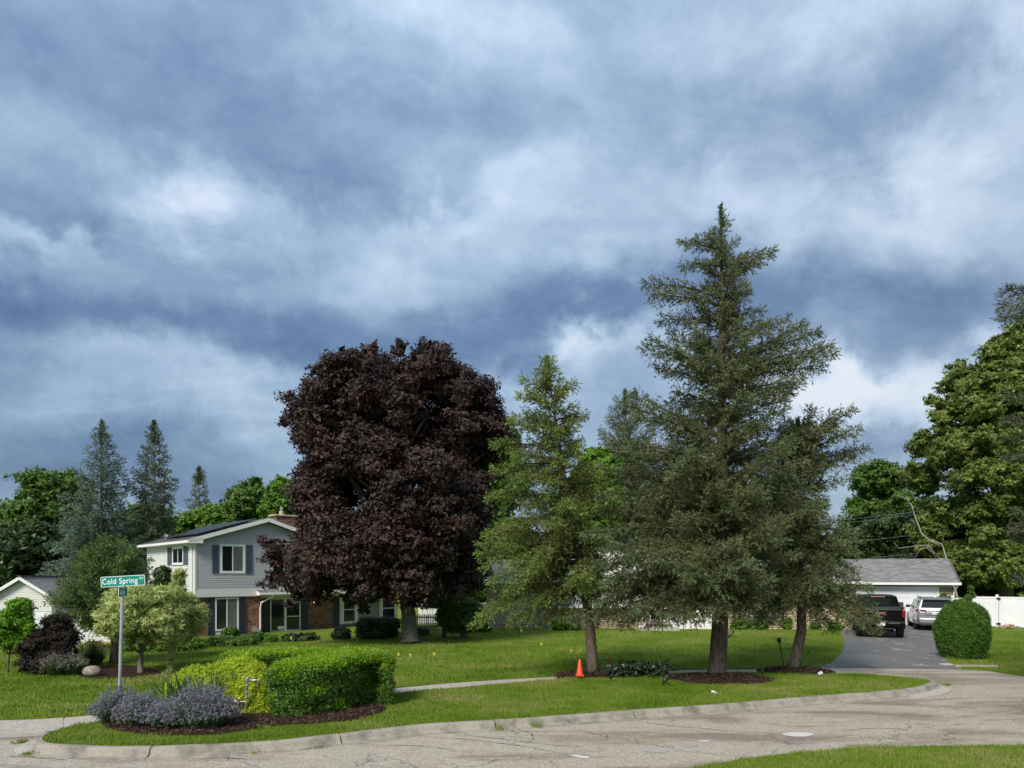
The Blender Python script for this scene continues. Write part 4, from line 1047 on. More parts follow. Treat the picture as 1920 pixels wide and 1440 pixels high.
# green needle-like small tree behind the street sign
M['n_green'] = leafmat('soft_green_needles', [(0, (.040, .075, .024)), (.5, (.085, .145, .042)), (1, (.15, .22, .06))], .2, .6, 2.2, .6, .2)
M['n_green_tip'] = leafmat('fresh_yellow_green_needles', [(0, (.10, .17, .04)), (1, (.21, .29, .07))], .25, .6, 2.2, .6, .2)
Ye = gp(213, 1248)[1] + .3; be = gp(213, 1248); be[1] = Ye
etr = [wp(213, 1246, Ye), wp(215, 1205, Ye), wp(208, 1165, Ye), wp(200, 1100, Ye), wp(207, 1015, Ye)]
er = np.random.default_rng(111)
eb = whorls(etr, [(1010, 196, 222), (1035, 160, 262), (1060, 128, 284), (1095, 108, 290), (1130, 104, 290), (1155, 112, 280), (1175, 130, 262)], Ye, 120, er, rise=(.9, .05), sag=(-.05, .08), jit=.35, dens_top=.9)
conifer('evergreen_tree', 'bushy green evergreen behind the street sign, left of the pale willow', 'tree', be, etr, .13, eb, M['n_green'], M['bark'], 112,
        step=.10, lstep=.10, L=.17, W=.024, nneed=6, nl=.07, lat=.36, latmax=.6, hang=.15, tipm=M['n_green_tip'], tipf=.3, brush=5)
shrub('evergreen_shrub', 'small dark shrub poking up against the sunlit side wall above the willow', 'shrub', (310, 1222), [(1062, 300, 312), (1075, 290, 322), (1095, 282, 325), (1120, 278, 325)], 1.0, 22, 7000, .08, M['l_dark'], 112, rmin=.2, rmax=.35, r0=.05, elong=2.2)
M['l_willow'] = leafmat('variegated_willow_leaves', [(0, (.18, .24, .06)), (.4, (.36, .42, .12)), (.75, (.55, .60, .24)), (1, (.74, .74, .46))], .35, .5, 3, .5)
wl = shrub('willow_tree', 'cream and green variegated willow with round crown and short trunk', 'tree', (263, 1262), [(1098, 235, 340), (1112, 205, 362), (1130, 190, 372), (1150, 184, 378), (1170, 186, 380), (1188, 196, 376), (1205, 215, 352)], .0, 90, 70000, .036,
      M['l_willow'], 113, rmin=.22, rmax=.45, trunk=[(263, 1262), (264, 1232), (267, 1210), (275, 1180), (285, 1130)], r0=.085, stems=24, elong=4.2, bm_='bark_gray', up=.1, subr=.5)
rr = np.random.default_rng(5); bw = gp(263, 1262); Yw = bw[1]
n = 900; t_ = rr.random(n); cx = np.interp(t_, [0, .5, 1], [330, 322, 318]) + rr.normal(0, 3.2, n) * (1 - .5 * t_); cy = 1185 + 78 * t_
c = np.stack([(cx - CX) / FP * Yw, Yw + rr.normal(0, .06, n), CH - (cy - HY) / FP * Yw], 1) - bw
quads_obj('drooping_shoot', leaf_quads(c, rr.normal(0, 1, (n, 3)), .045, 3, rr, droop=np.array([0, 0, -1.5])), M['l_willow'], wl)
n = 1200; t_ = rr.random(n); cx = np.interp(t_, [0, 1], [338, 330]) + rr.normal(0, 6, n) * (.5 + .6 * t_); cy = 1068 + 45 * t_
c = np.stack([(cx - CX) / FP * Yw, Yw + rr.normal(0, .1, n), CH - (cy - HY) / FP * Yw], 1) - bw
quads_obj('upright_shoots', leaf_quads(c, rr.normal(0, 1, (n, 3)), .05, 3, rr, droop=np.array([0, 0, 1.5])), M['l_willow'], wl)
shrub('young_tree', 'young lime green tree with thin trunk at the left edge', 'tree', (14, 1262), [(1122, 30, 50), (1135, 8, 60), (1150, -10, 62), (1170, -15, 68), (1190, -15, 70), (1205, -5, 62), (1213, 5, 50)], 0, 30, 15000, .055, M['l_lime'], 114, rmin=.16, rmax=.34, trunk=[(14, 1262), (16, 1235), (22, 1210), (24, 1170), (28, 1140)], r0=.035, stems=14)
M['l_purple'] = leafmat('dark_purple_shrub_leaves', [(0, (.012, .010, .009)), (.5, (.028, .022, .019)), (.9, (.055, .041, .032)), (1, (.10, .08, .065))], .1, .65, 2, .5, .12)
shrub('purple_shrub', 'large dark purple shrub beside the boulder', 'shrub', (90, 1262), [(1152, 88, 102), (1162, 78, 118), (1178, 70, 140), (1198, 58, 148), (1218, 46, 148), (1238, 38, 146), (1256, 36, 140)], .2, 60, 42000, .045, M['l_purple'], 115, rmin=.2, rmax=.42, stems=12)
# boulder
M['stone'] = simple('mottled_boulder', (.13, .095, .08), (.40, .34, .28), 7, .85, bmp=.6, bscale=20)
bb = gp(173, 1268); mb = MB(); mb.ball((0, 0, .14), (.27, .2, .165), 14, 9, .10, 3)
obj('boulder', mb, M['stone'], loc=bb, smooth=True, label='rounded grey and brown boulder between the purple shrub and the willow', cat='rock')

# grasses and perennials: blades from a base
def tussock(name, label, cat, px, py, n, h, spread, lm, seed, wd=.012, z=None, arch=.6, group=None, plume=None, w_px=None):
    b = gp(px, py) if z is None else gp(px, py, z); rr = np.random.default_rng(seed)
    t = thing(name, label, cat, b, 0, group)
    V = []
    a = rr.random(n) * 6.283; out = rr.random(n) ** .7; hh = h * rr.uniform(.6, 1.1, n) * (1 - .3 * out)
    bx = np.stack([np.cos(a) * out * spread * .35, np.sin(a) * out * spread * .35, np.zeros(n)], 1)
    m1 = bx + np.stack([np.cos(a) * out * spread * .35, np.sin(a) * out * spread * .35, hh * .65], 1)
    tip = m1 + np.stack([np.cos(a) * out * spread * arch, np.sin(a) * out * spread * arch, hh * (.35 - .5 * out * arch)], 1)
    s = np.stack([-np.sin(a), np.cos(a), np.zeros(n)], 1) * wd * .5
    V = np.stack([bx - s, bx + s, m1 + s * .9, m1 - s * .9], 1).reshape(-1, 3)
    V2 = np.stack([m1 - s * .9, m1 + s * .9, tip + s * .1, tip - s * .1], 1).reshape(-1, 3)
    quads_obj('leaf_tuft', np.vstack([V, V2]), lm, t, k=4)
    if plume is not None:
        pn = n // 3; i = rr.choice(n, pn); c = np.repeat(tip[i], 8, 0) * np.array([.8, .8, 1]) + rr.normal(0, .02, (pn * 8, 3)) * [1, 1, 3] + [0, 0, h * .12]
        quads_obj('flower_plumes', leaf_quads(c, rr.normal(0, 1, (pn * 8, 3)), .02, 2.5, rr, droop=np.array([0, 0, 1.0])), plume, t)
    return t
M['l_grassy'] = leafmat('grassy_leaves', [(0, (.045, .08, .02)), (.6, (.09, .14, .035)), (1, (.16, .20, .07))], .3, .5, 1, .3)
M['l_greyp'] = leafmat('greyish_plumes', [(0, (.13, .12, .10)), (.6, (.20, .18, .15)), (1, (.30, .27, .22))], .2, .7, 1, .3)
tussock('fountain_grass', 'arching green fountain grass right of the purple shrub', 'plant', 176, 1248, 500, .85, .55, M['l_grassy'], 121, .02, plume=M['l_greyp'])
for i, (x, y, lb) in enumerate([(70, 1262, 'greyish flowering grass tuft in front of the purple shrub, left end'), (102, 1268, 'greyish flowering grass tuft in front of the middle of the purple shrub'), (135, 1266, 'greyish flowering grass tuft nearest the boulder')]):
    tussock('flowering_grass', lb, 'plant', x, y, 420, .62, .42, M['l_grassy'], 122 + i, .012, plume=M['l_greyp'], group='flowering grasses before the purple shrub')
shrub('yellow_flower_clump', 'low yellow flowering plant behind the fountain grass', 'plant', (172, 1215), [(1203, 155, 200), (1212, 150, 210), (1222, 150, 212)], 0, 20, 5000, .06, leafmat('yellow_flowers', [(0, (.10, .17, .02)), (.5, (.2, .27, .03)), (.8, (.5, .42, .03)), (1, (.62, .45, .03))], .3, .5, 1, .3), 126, rmin=.15, rmax=.28)

# foundation planting of the two-storey house
def low(name, label, bpx, prof, n, sz, lm, seed, **kw):
    return shrub(name, label, 'shrub' if 'cover' not in name else 'plant', bpx, prof, 0, kw.pop('nc', 24), n, sz, M[lm], seed, rmin=kw.pop('rmin', .15), rmax=kw.pop('rmax', .3), **kw)
low('ground_cover', 'pale green ground cover along the house wall right of the willow', (330, 1219), [(1203, 230, 365), (1210, 222, 385), (1217, 225, 385)], 9000, .07, 'l_bright', 131, nc=40)
low('ground_cover', 'dark green ground cover in front of the brick wall left of the downspout', (430, 1211), [(1196, 385, 470), (1203, 375, 485), (1211, 375, 480)], 9000, .07, 'l_green', 132, nc=40)
low('broadleaf_shrub', 'umbrella-shaped leafy plant under the lower left window', (432, 1203), [(1176, 424, 440), (1183, 412, 450), (1193, 415, 447), (1202, 420, 445)], 4000, .09, 'l_green', 133, nc=14)
low('low_shrub', 'small green shrub beside the foot of the downspout', (474, 1206), [(1186, 462, 486), (1195, 455, 492), (1205, 455, 492)], 4000, .07, 'l_green', 134, nc=14)
low('low_shrub', 'light green low shrub between downspout and porch step', (503, 1205), [(1190, 490, 515), (1198, 485, 522), (1205, 487, 522)], 4500, .065, 'l_bright', 135, nc=16)
low('low_shrub', 'dark low shrub in front of the porch step', (565, 1202), [(1188, 532, 588), (1195, 524, 600), (1203, 524, 600)], 7000, .065, 'l_dark', 136, nc=24)
low('clipped_shrub', 'small rounded shrub in front of the brick porch wall', (637, 1200), [(1176, 627, 652), (1184, 622, 658), (1199, 622, 658)], 6000, .06, 'l_dark', 137, nc=16)
low('clipped_hedge', 'dark clipped hedge under the porch windows left of the maple trunk', (705, 1197), [(1158, 668, 745), (1166, 664, 752), (1180, 664, 752), (1196, 664, 750)], 20000, .06, 'l_dark', 138, nc=60, rmin=.25, rmax=.4)
low('low_shrub', 'small shrub right of the maple trunk by the picket fence', (790, 1192), [(1178, 782, 800), (1185, 778, 803), (1192, 778, 803)], 3000, .07, 'l_green', 139, nc=10)
# small trees right of the maple
shrub('japanese_maple', 'small forked tree with lime canopy right of the purple maple', 'tree', (832, 1197), [(1102, 815, 850), (1112, 800, 870), (1125, 795, 880), (1138, 800, 885)], 1, 34, 9000, .10, M['l_olive'], 141, rmin=.3, rmax=.5, trunk=[(832, 1197), (833, 1165), (832, 1140), (834, 1120)], r0=.11, stems=12)
shrub('vase_shrub', 'vase-shaped dark green shrub with bare spreading stems at its foot', 'shrub', (872, 1198), [(1128, 830, 905), (1140, 815, 915), (1155, 810, 915), (1172, 825, 905), (1182, 850, 890)], .3, 44, 20000, .08, M['l_green'], 142, rmin=.3, rmax=.5, stems=18, r0=.05)
# plants along the pale brick house
rows = [(905, 1185, 'low green plant at the left corner of the pale brick house'), (1045, 1182, 'leafy clump under the white overhang, left of the leaning trunk'), (1075, 1181, 'smaller leafy clump beside the leaning trunk under the overhang'), (1385, 1180, 'round green shrub against the pale brick right of the tall trunk'),
        (1420, 1180, 'flowering shrub second from the tall trunk along the pale house'), (1470, 1180, 'shrub along the pale house behind the right trunk'), (1530, 1180, 'green shrub near the left edge of the driveway'), (1563, 1180, 'pointed shrub closest to the pickup')]
for i, (x, y, lb) in enumerate(rows):
    low('low_shrub', lb, (x, y), [(y - 22, x - 10, x + 10), (y - 12, x - 18, x + 18), (y - 1, x - 18, x + 18)], 3500, .08, ('l_green', 'l_bright')[i % 2], 150 + i, nc=14, group='shrubs along the pale brick house')
b = gp(1770, 1200); low('pointed_shrub', 'pointed arborvitae at the garage corner behind the white car', (1772, 1176), [(1114, 1766, 1774), (1125, 1762, 1782), (1145, 1758, 1788), (1175, 1758, 1790)], 9000, .07, 'l_green', 160, nc=24)
low('ivy_shrub', 'leafy vine climbing the white fence behind the round bush', (1812, 1178), [(1098, 1817, 1823), (1110, 1813, 1828), (1124, 1808, 1831)], 1500, .08, 'l_green', 161, nc=14, rmin=.07, rmax=.15)

# ------------------------------------------------------------------ clipped hedge, golden juniper, round bush
def surf_leaves(S, Nn, size, elong, rr, jitter=.03, upb=.2):
    c = S + Nn * rr.normal(.0, jitter, (len(S), 1)) + rr.normal(0, jitter * .4, (len(S), 3))
    nrm = unit(Nn * .6 + rr.normal(0, .6, S.shape) + np.array([0, 0, upb]))
    return leaf_quads(c, nrm, size, elong, rr)
def sample_mesh(me, n, rr):
    """random points with normals on a triangulated mesh"""
    me.calc_loop_triangles()
    T = np.zeros(len(me.loop_triangles) * 3, np.int32); me.loop_triangles.foreach_get('vertices', T); T = T.reshape(-1, 3)
    Vv = np.zeros(len(me.vertices) * 3, np.float32); me.vertices.foreach_get('co', Vv); Vv = Vv.reshape(-1, 3)
    A, B, C = Vv[T[:, 0]], Vv[T[:, 1]], Vv[T[:, 2]]; N = np.cross(B - A, C - A); ar = np.linalg.norm(N, axis=1)
    k = rr.choice(len(T), n, p=ar / ar.sum()); u = rr.random(n); v_ = rr.random(n); f = u + v_ > 1; u[f] = 1 - u[f]; v_[f] = 1 - v_[f]
    return A[k] + (B[k] - A[k]) * u[:, None] + (C[k] - A[k]) * v_[:, None], N[k] / np.maximum(ar[k], 1e-9)[:, None]
def hedge_body(poly, h, taper=.12, nz=9, lumps=.085, seed=1, edge=.85):
    """clipped body: outline polygon swept upwards, wider at the top, rounded edge, lumpy"""
    rr = random.Random(seed); P_ = resample(np.vstack([poly, poly[:1]]), .12)[:-1]; c = P_.mean(0); n = len(P_)
    tg_ = np.roll(P_, -1, 0) - np.roll(P_, 1, 0); nn = np.stack([tg_[:, 1], -tg_[:, 0]], 1); nn /= np.linalg.norm(nn, axis=1)[:, None]
    if ((P_ - c) * nn).sum() < 0: nn = -nn
    V = []; Fs = []
    for j in range(nz + 1):
        q = j / nz; z = h * min(1, q * 1.06); off = -taper * (1 - q) - (.10 if j == nz else 0) - (.1 if j == 0 else 0)
        for i in range(n):
            l_ = lumps * (math.sin(i * .55 + j * .9) + math.sin(i * .23 - j * 1.7)) * .6
            V.append((P_[i][0] + nn[i][0] * (off + l_), P_[i][1] + nn[i][1] * (off + l_), z))
    Fs = [(j * n + i, j * n + (i + 1) % n, (j + 1) * n + (i + 1) % n, (j + 1) * n + i) for j in range(nz) for i in range(n)]
    bm = bmesh.new(); vs = [bm.verts.new(p) for p in V]
    for f in Fs: bm.faces.new([vs[i] for i in f])
    top = bm.faces.new(vs[nz * n:]); bmesh.ops.triangulate(bm, faces=[top]); bmesh.ops.recalc_face_normals(bm, faces=bm.faces)
    me = bpy.data.meshes.new('hedge_core'); bm.to_mesh(me); bm.free(); return me
M['core'] = simple('twiggy_interior', (.020, .022, .010), (.045, .040, .022), 14, .95)
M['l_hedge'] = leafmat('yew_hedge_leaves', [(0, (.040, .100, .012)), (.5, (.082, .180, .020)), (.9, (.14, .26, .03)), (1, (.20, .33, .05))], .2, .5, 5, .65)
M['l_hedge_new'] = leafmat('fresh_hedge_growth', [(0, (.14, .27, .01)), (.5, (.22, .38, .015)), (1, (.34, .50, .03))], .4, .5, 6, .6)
M['l_gold'] = leafmat('golden_juniper_leaves', [(0, (.13, .20, .01)), (.4, (.30, .40, .015)), (.8, (.46, .55, .03)), (1, (.60, .64, .07))], .3, .5, 6, .65)
zt = 1.15
hp = [(505, 1344), (560, 1346), (640, 1334), (700, 1318), (722, 1306)]
front = [gp(x, y, IZ)[:2] for x, y in hp]
back = [gp(x, y, zt)[:2] for x, y in [(730, 1236), (718, 1222), (640, 1218), (598, 1228), (548, 1239)]]
front = [np.array(f) for f in front]; 
poly = smooth_poly([front[0], front[1], front[2], front[3], back[0], back[1], back[2], back[3], back[4]], True, 4)
hd = thing('clipped_hedge', 'flat-topped clipped yew hedge with chartreuse top in the front bed', 'hedge', (0, 0, 0)); hc = poly.mean(0); hd.location = (hc[0], hc[1], IZ)
hm = hedge_body(poly - hc, zt - IZ, seed=2)
core = hm.copy(); cv = np.zeros(len(core.vertices) * 3, np.float32); core.vertices.foreach_get('co', cv); cv = cv.reshape(-1, 3); cv[:, :2] *= .955; cv[:, 2] = cv[:, 2] * .95 + .0; core.vertices.foreach_set('co', cv.ravel())
obj('inner_twigs', core, M['core'], hd)
rr = np.random.default_rng(161)
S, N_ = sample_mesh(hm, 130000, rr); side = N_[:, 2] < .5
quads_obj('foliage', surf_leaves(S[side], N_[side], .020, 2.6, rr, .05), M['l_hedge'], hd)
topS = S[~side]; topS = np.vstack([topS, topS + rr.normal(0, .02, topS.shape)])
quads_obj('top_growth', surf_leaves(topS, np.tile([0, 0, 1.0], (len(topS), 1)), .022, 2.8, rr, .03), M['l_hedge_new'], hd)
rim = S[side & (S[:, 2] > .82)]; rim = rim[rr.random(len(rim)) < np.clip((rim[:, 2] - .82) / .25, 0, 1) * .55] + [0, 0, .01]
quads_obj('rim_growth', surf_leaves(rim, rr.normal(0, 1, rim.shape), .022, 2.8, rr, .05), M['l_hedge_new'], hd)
# back arm of the hedge
pa = [gp(x, y, 1.12)[:2] for x, y in [(412, 1228), (428, 1222), (500, 1218), (585, 1215.5), (640, 1217), (600, 1221.5), (520, 1226), (450, 1230)]]
pa = smooth_poly(pa, True, 4); hc = pa.mean(0)
ha = thing('clipped_hedge', 'narrow rear arm of clipped hedge behind the golden juniper', 'hedge', (hc[0], hc[1], IZ))
hm = hedge_body(pa - hc, .98, taper=.05, seed=3); core = hm.copy(); cv = np.zeros(len(core.vertices) * 3, np.float32); core.vertices.foreach_get('co', cv); cv = cv.reshape(-1, 3); cv[:, :2] *= .93; cv[:, 2] *= .95; core.vertices.foreach_set('co', cv.ravel())
obj('inner_twigs', core, M['core'], ha)
S, N_ = sample_mesh(hm, 40000, rr); side = N_[:, 2] < .5
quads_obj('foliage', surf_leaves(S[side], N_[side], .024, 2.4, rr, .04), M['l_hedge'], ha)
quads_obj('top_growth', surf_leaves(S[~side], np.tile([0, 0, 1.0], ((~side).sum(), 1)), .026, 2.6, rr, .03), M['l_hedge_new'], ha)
# golden juniper: spreading mound, height field over an outline
def mound_plant(name, label, outline, hfun, core_s, n, size, lm, elong, seed, z0=IZ, jit=.05, cat='shrub', dirs=None):
    rr = np.random.default_rng(seed); poly = smooth_poly(outline, True, 5); c = poly.mean(0); t = thing(name, label, cat, (c[0], c[1], z0))
    m_ = 12; k = len(poly); V = []; 
    for i in range(m_ + 1):
        q = i / m_
        for p in poly:
            x, y = (p - c) * q; V.append((x, y, hfun(x, y, q)))
    Fs = [(i * k + a, (i + 1) * k + a, (i + 1) * k + (a + 1) % k, i * k + (a + 1) % k) for i in range(m_) for a in range(k)]
    mb = MB(); mb.add(V, Fs); me = mb.mesh('m')
    Vc = [(x * core_s, y * core_s, max(-.02, z - .05)) for x, y, z in V]; mc = MB(); mc.add(Vc, Fs)
    obj('inner_twigs', mc, M['core'], t)
    S, N_ = sample_mesh(me, n, rr); N_[N_[:, 2] < 0] *= -1
    quads_obj('foliage', surf_leaves(S, N_, size, elong, rr, jit), lm, t)
    return t
def hj(x, y, q):
    return max(-.03, (.90 - .62 * q ** 3.2 - .28 * max(0, q - .8) / .2) * (.86 + .10 * math.sin(x * 2.1 + 1) + .08 * math.sin(x * 5.3 + y * 4) + .05 * math.sin(y * 9 + x * 3)))
jo = [gp(304, 1298, .3)[:2], gp(350, 1318, .2)[:2], gp(430, 1335, IZ)[:2], gp(500, 1338, IZ)[:2], gp(530, 1325, IZ)[:2], gp(540, 1290, .5)[:2], gp(500, 1262, .6)[:2], gp(420, 1258, .6)[:2], gp(340, 1270, .5)[:2]]
mound_plant('golden_juniper', 'spreading golden green juniper between the catmint and the clipped hedge', jo, hj, .93, 90000, .024, M['l_gold'], 3.2, 171, jit=.045)
# round bush by the driveway
rb = gp(1807, 1236, LZ); rbt = thing('round_bush', 'large egg-shaped clipped green bush at the right of the driveway', 'shrub', rb)
rb = rb + np.array((.27, .5, 0)); rbt.location = tuple(rb); rad = 57 / FP * rb[1] * .72; hh = 112 / FP * rb[1] * .93; rr = np.random.default_rng(181)
mb = MB(); pr = []
for i in range(15):
    q = i / 14; z = hh * q
    pr.append((rad * (max(.0, 1 - (abs(q - .50) / .505) ** 2.15) ** .5 if q > .50 else 1 - .30 * (1 - q / .50) ** 2.2) + .01, z))
mb.lathe(pr, 28); me = mb.mesh('m'); cm = MB(); cm.lathe([(r_ * .93, z * .95 + .02) for r_, z in pr], 22); obj('inner_twigs', cm, M['core'], rbt)
S, N_ = sample_mesh(me, 95000, rr); N_[((S * [1, 1, 0]) * N_).sum(1) < 0] *= -1
ang_ = np.arctan2(S[:, 1:2], S[:, 0:1]); lump = 1 + .02 * np.sin(S[:, 2:3] * 7 + ang_ * 5) + .022 * np.sin(S[:, 2:3] * 4 - ang_ * 3) + .012 * np.sin(S[:, 2:3] * 19 + ang_ * 11)
quads_obj('foliage', surf_leaves(S * [1, 1, 1] * lump, N_, .024, 2.8, rr, .038), leafmat('round_bush_leaves', [(0, (.035, .085, .010)), (.5, (.075, .165, .015)), (.9, (.12, .22, .022)), (1, (.18, .28, .035))], .2, .5, 5, .6), rbt)

# ------------------------------------------------------------------ catmint, iris
M['l_cat'] = leafmat('catmint_leaves', [(0, (.07, .10, .045)), (.6, (.12, .17, .075)), (1, (.2, .25, .12))], .3, .6, 2, .3)
M['l_catf'] = leafmat('lavender_flowers', [(0, (.15, .14, .17)), (.5, (.24, .22, .29)), (.85, (.33, .31, .40)), (1, (.42, .41, .48))], .25, .6, 2.2, .4)
def catmint(label, cpx, cpy, rx, ry, h, n, seed):
    rr = np.random.default_rng(seed); b = gp(cpx, cpy, IZ); t = thing('catmint_plant', label, 'plant', b, 0, 'lavender catmint clumps round the sign post')
    a = rr.random(n) * 6.283; q = rr.random(n) ** .55
    foot = np.stack([np.cos(a) * q * rx * .45, np.sin(a) * q * ry * .45, np.zeros(n)], 1)
    tip = np.stack([np.cos(a) * q * rx, np.sin(a) * q * ry, h * (1 - .62 * q ** 2.2) * rr.uniform(.6, 1.18, n)], 1) * np.array([1, 1, 1]) * rr.uniform(.85, 1.12, (n, 1))
    k = 18; s = np.linspace(.05, 1, k)[None, :, None]
    mid = (foot + tip) / 2 + np.array([0, 0, .12]); B = (1 - s) ** 2 * foot[:, None] + 2 * s * (1 - s) * mid[:, None] + s ** 2 * tip[:, None]
    B = B + rr.normal(0, .012, B.shape); Bf = B.reshape(-1, 3); ss = np.tile(s.ravel(), n)
    fl = (ss > .62) & (rr.random(len(ss)) < .85)
    quads_obj('leaves', leaf_quads(np.repeat(Bf[~fl], 2, 0) + rr.normal(0, .02, ((~fl).sum() * 2, 3)), rr.normal(0, .6, ((~fl).sum() * 2, 3)) + [0, 0, .4], .026, 1.6, rr), M['l_cat'], t)
    F_ = np.repeat(Bf[fl], 2, 0) + rr.normal(0, .010, (fl.sum() * 2, 3))
    quads_obj('flowers', leaf_quads(F_, rr.normal(0, 1, F_.shape), .018, 1.7, rr), M['l_catf'], t)
    return t
catmint('lavender catmint clump left of the sign post', 222, 1352, .55, .45, .62, 420, 191)
catmint('broad lavender catmint clump just right of the sign post', 268, 1358, .56, .50, .56, 560, 192)
catmint('largest lavender catmint clump, rightmost, beside the pipes', 378, 1362, .74, .55, .74, 900, 193)
catmint('lavender catmint clump between the sign post clump and the largest', 322, 1362, .5, .5, .50, 420, 194)
M['l_iris'] = leafmat('iris_leaves', [(0, (.05, .10, .03)), (.6, (.09, .16, .05)), (1, (.17, .25, .10))], .25, .4, 1, .2)
lv = []
for v_ in range(4):   # four leaf shapes shared by all iris leaves
    mb = MB(); L_ = .62; bend = (.06, .18, .32, .10)[v_]; V = []
    for i in range(7):
        q = i / 6; x = bend * q ** 2.2; z = L_ * (q - .25 * bend * q ** 3); wd = .017 * (1 - q ** 3) + .001
        V += [(x, -wd, z), (x + .006, 0, z), (x, wd, z)]
    mb.add(V, [(3 * i + j, 3 * i + j + 1, 3 * i + j + 4, 3 * i + j + 3) for i in range(6) for j in range(2)])
    me = mb.mesh('leaf'); me.materials.append(M['l_iris']); lv.append(me)
for i, (x, y, n, lb) in enumerate([(318, 1340, 26, 'sword-leaved iris clump nearest the sign post behind the catmint'), (352, 1338, 34, 'fullest sword-leaved iris clump in the middle'), (392, 1334, 28, 'sword-leaved iris clump closest to the pipes')]):
    b = gp(x, y, IZ); t = thing('iris_plant', lb, 'plant', b, 0, 'iris clumps behind the catmint')
    for k in range(n):
        o = bpy.data.objects.new('leaf', lv[k % 4]); COL.objects.link(o); o.parent = t
        a = random.random() * 6.283; r_ = random.random() * .2; o.location = (r_ * math.cos(a), r_ * math.sin(a), 0)
        o.rotation_euler = (random.gauss(0, .18), random.uniform(.0, .34), a); s_ = random.uniform(1.15, 1.55); o.scale = (s_, s_, s_)
# ------------------------------------------------------------------ building materials
M['siding'] = simple('grey_vinyl_siding', (.39, .392, .405), (.44, .442, .455), 2, .55, stretch=(1, 1, 5))
M['siding_w'] = simple('off_white_and_sunlit_siding', (.60, .60, .57), (.68, .68, .65), 2, .55, stretch=(1, 1, 5))  # off-white boards; also paints sunlight onto the two-storey house's left wall
M['shutter'] = simple('slate_blue_shutter', (.055, .075, .11), (.08, .105, .145), 6, .6)
M['shutter_d'] = simple('dark_navy_shutter', (.020, .026, .040), (.032, .040, .058), 6, .6)
def glassf(c, r=.06):
    def f(t, b, out):
        co = t.node('ShaderNodeTexCoord').outputs['Object']
        t.put(b.inputs['Base Color'], t.ramp(t.noise(co, 1.5, 3), [(.35, tuple(q * .7 for q in c)), (.7, c)]))
        b.inputs['Roughness'].default_value = r; b.inputs['Specular IOR Level'].default_value = .7
    return f
M['glass'] = mat('window_glass', glassf((.016, .019, .022), .05))
M['glass_blind'] = mat('window_glass_over_blind', glassf((.16, .165, .16), .12))
M['glass_green'] = mat('window_glass_greenish', glassf((.03, .036, .03)))  # faintly green pane tint, a little paler than the plain glass
def brickf(cols):
    def f(t, b, out):
        geo = t.node('ShaderNodeNewGeometry'); co = t.node('ShaderNodeTexCoord').outputs['Object']
        c = t.ramp(geo.outputs['Random Per Island'], cols, 'LINEAR')
        c = t.mix(t.ramp(t.noise(co, 20, 4), [(.4, 0.0), (.8, .35)]), c, (.12, .07, .05))
        t.put(b.inputs['Base Color'], c); b.inputs['Roughness'].default_value = .9
    return f
M['brick'] = mat('red_brown_brick', brickf([(0, (.08, .04, .03)), (.25, (.20, .09, .055)), (.6, (.27, .13, .08)), (.85, (.34, .19, .12)), (1, (.14, .10, .085))]))
M['brick_tan'] = mat('tan_brick', brickf([(0, (.40, .32, .20)), (.5, (.50, .41, .27)), (1, (.58, .49, .34))]))
M['mortar'] = simple('mortar', (.20, .17, .14), (.28, .24, .20), 12, .95)
M['shingle'] = mat('grey_shingles', brickf([(0, (.15, .15, .15)), (.5, (.22, .22, .215)), (1, (.30, .295, .285))]))
M['shingle_d'] = mat('dark_grey_shingles', brickf([(0, (.075, .075, .08)), (.5, (.11, .11, .115)), (1, (.16, .155, .155))]))
M['felt'] = simple('roof_underlay', (.08, .08, .08), (.11, .11, .11), 8, .9)
M['solar'] = simple('solar_panel_black', (.010, .011, .014), (.014, .015, .02), 6, .42, spec=.3)
M['door_w'] = simple('white_garage_door', (.66, .68, .70), (.72, .74, .76), 2, .5)
M['vinyl'] = simple('white_vinyl', (.70, .71, .72), (.78, .79, .80), 1.2, .4)
M['picket'] = simple('weathered_wood', (.11, .10, .09), (.19, .17, .15), 6, .9, stretch=(4, 4, 1))

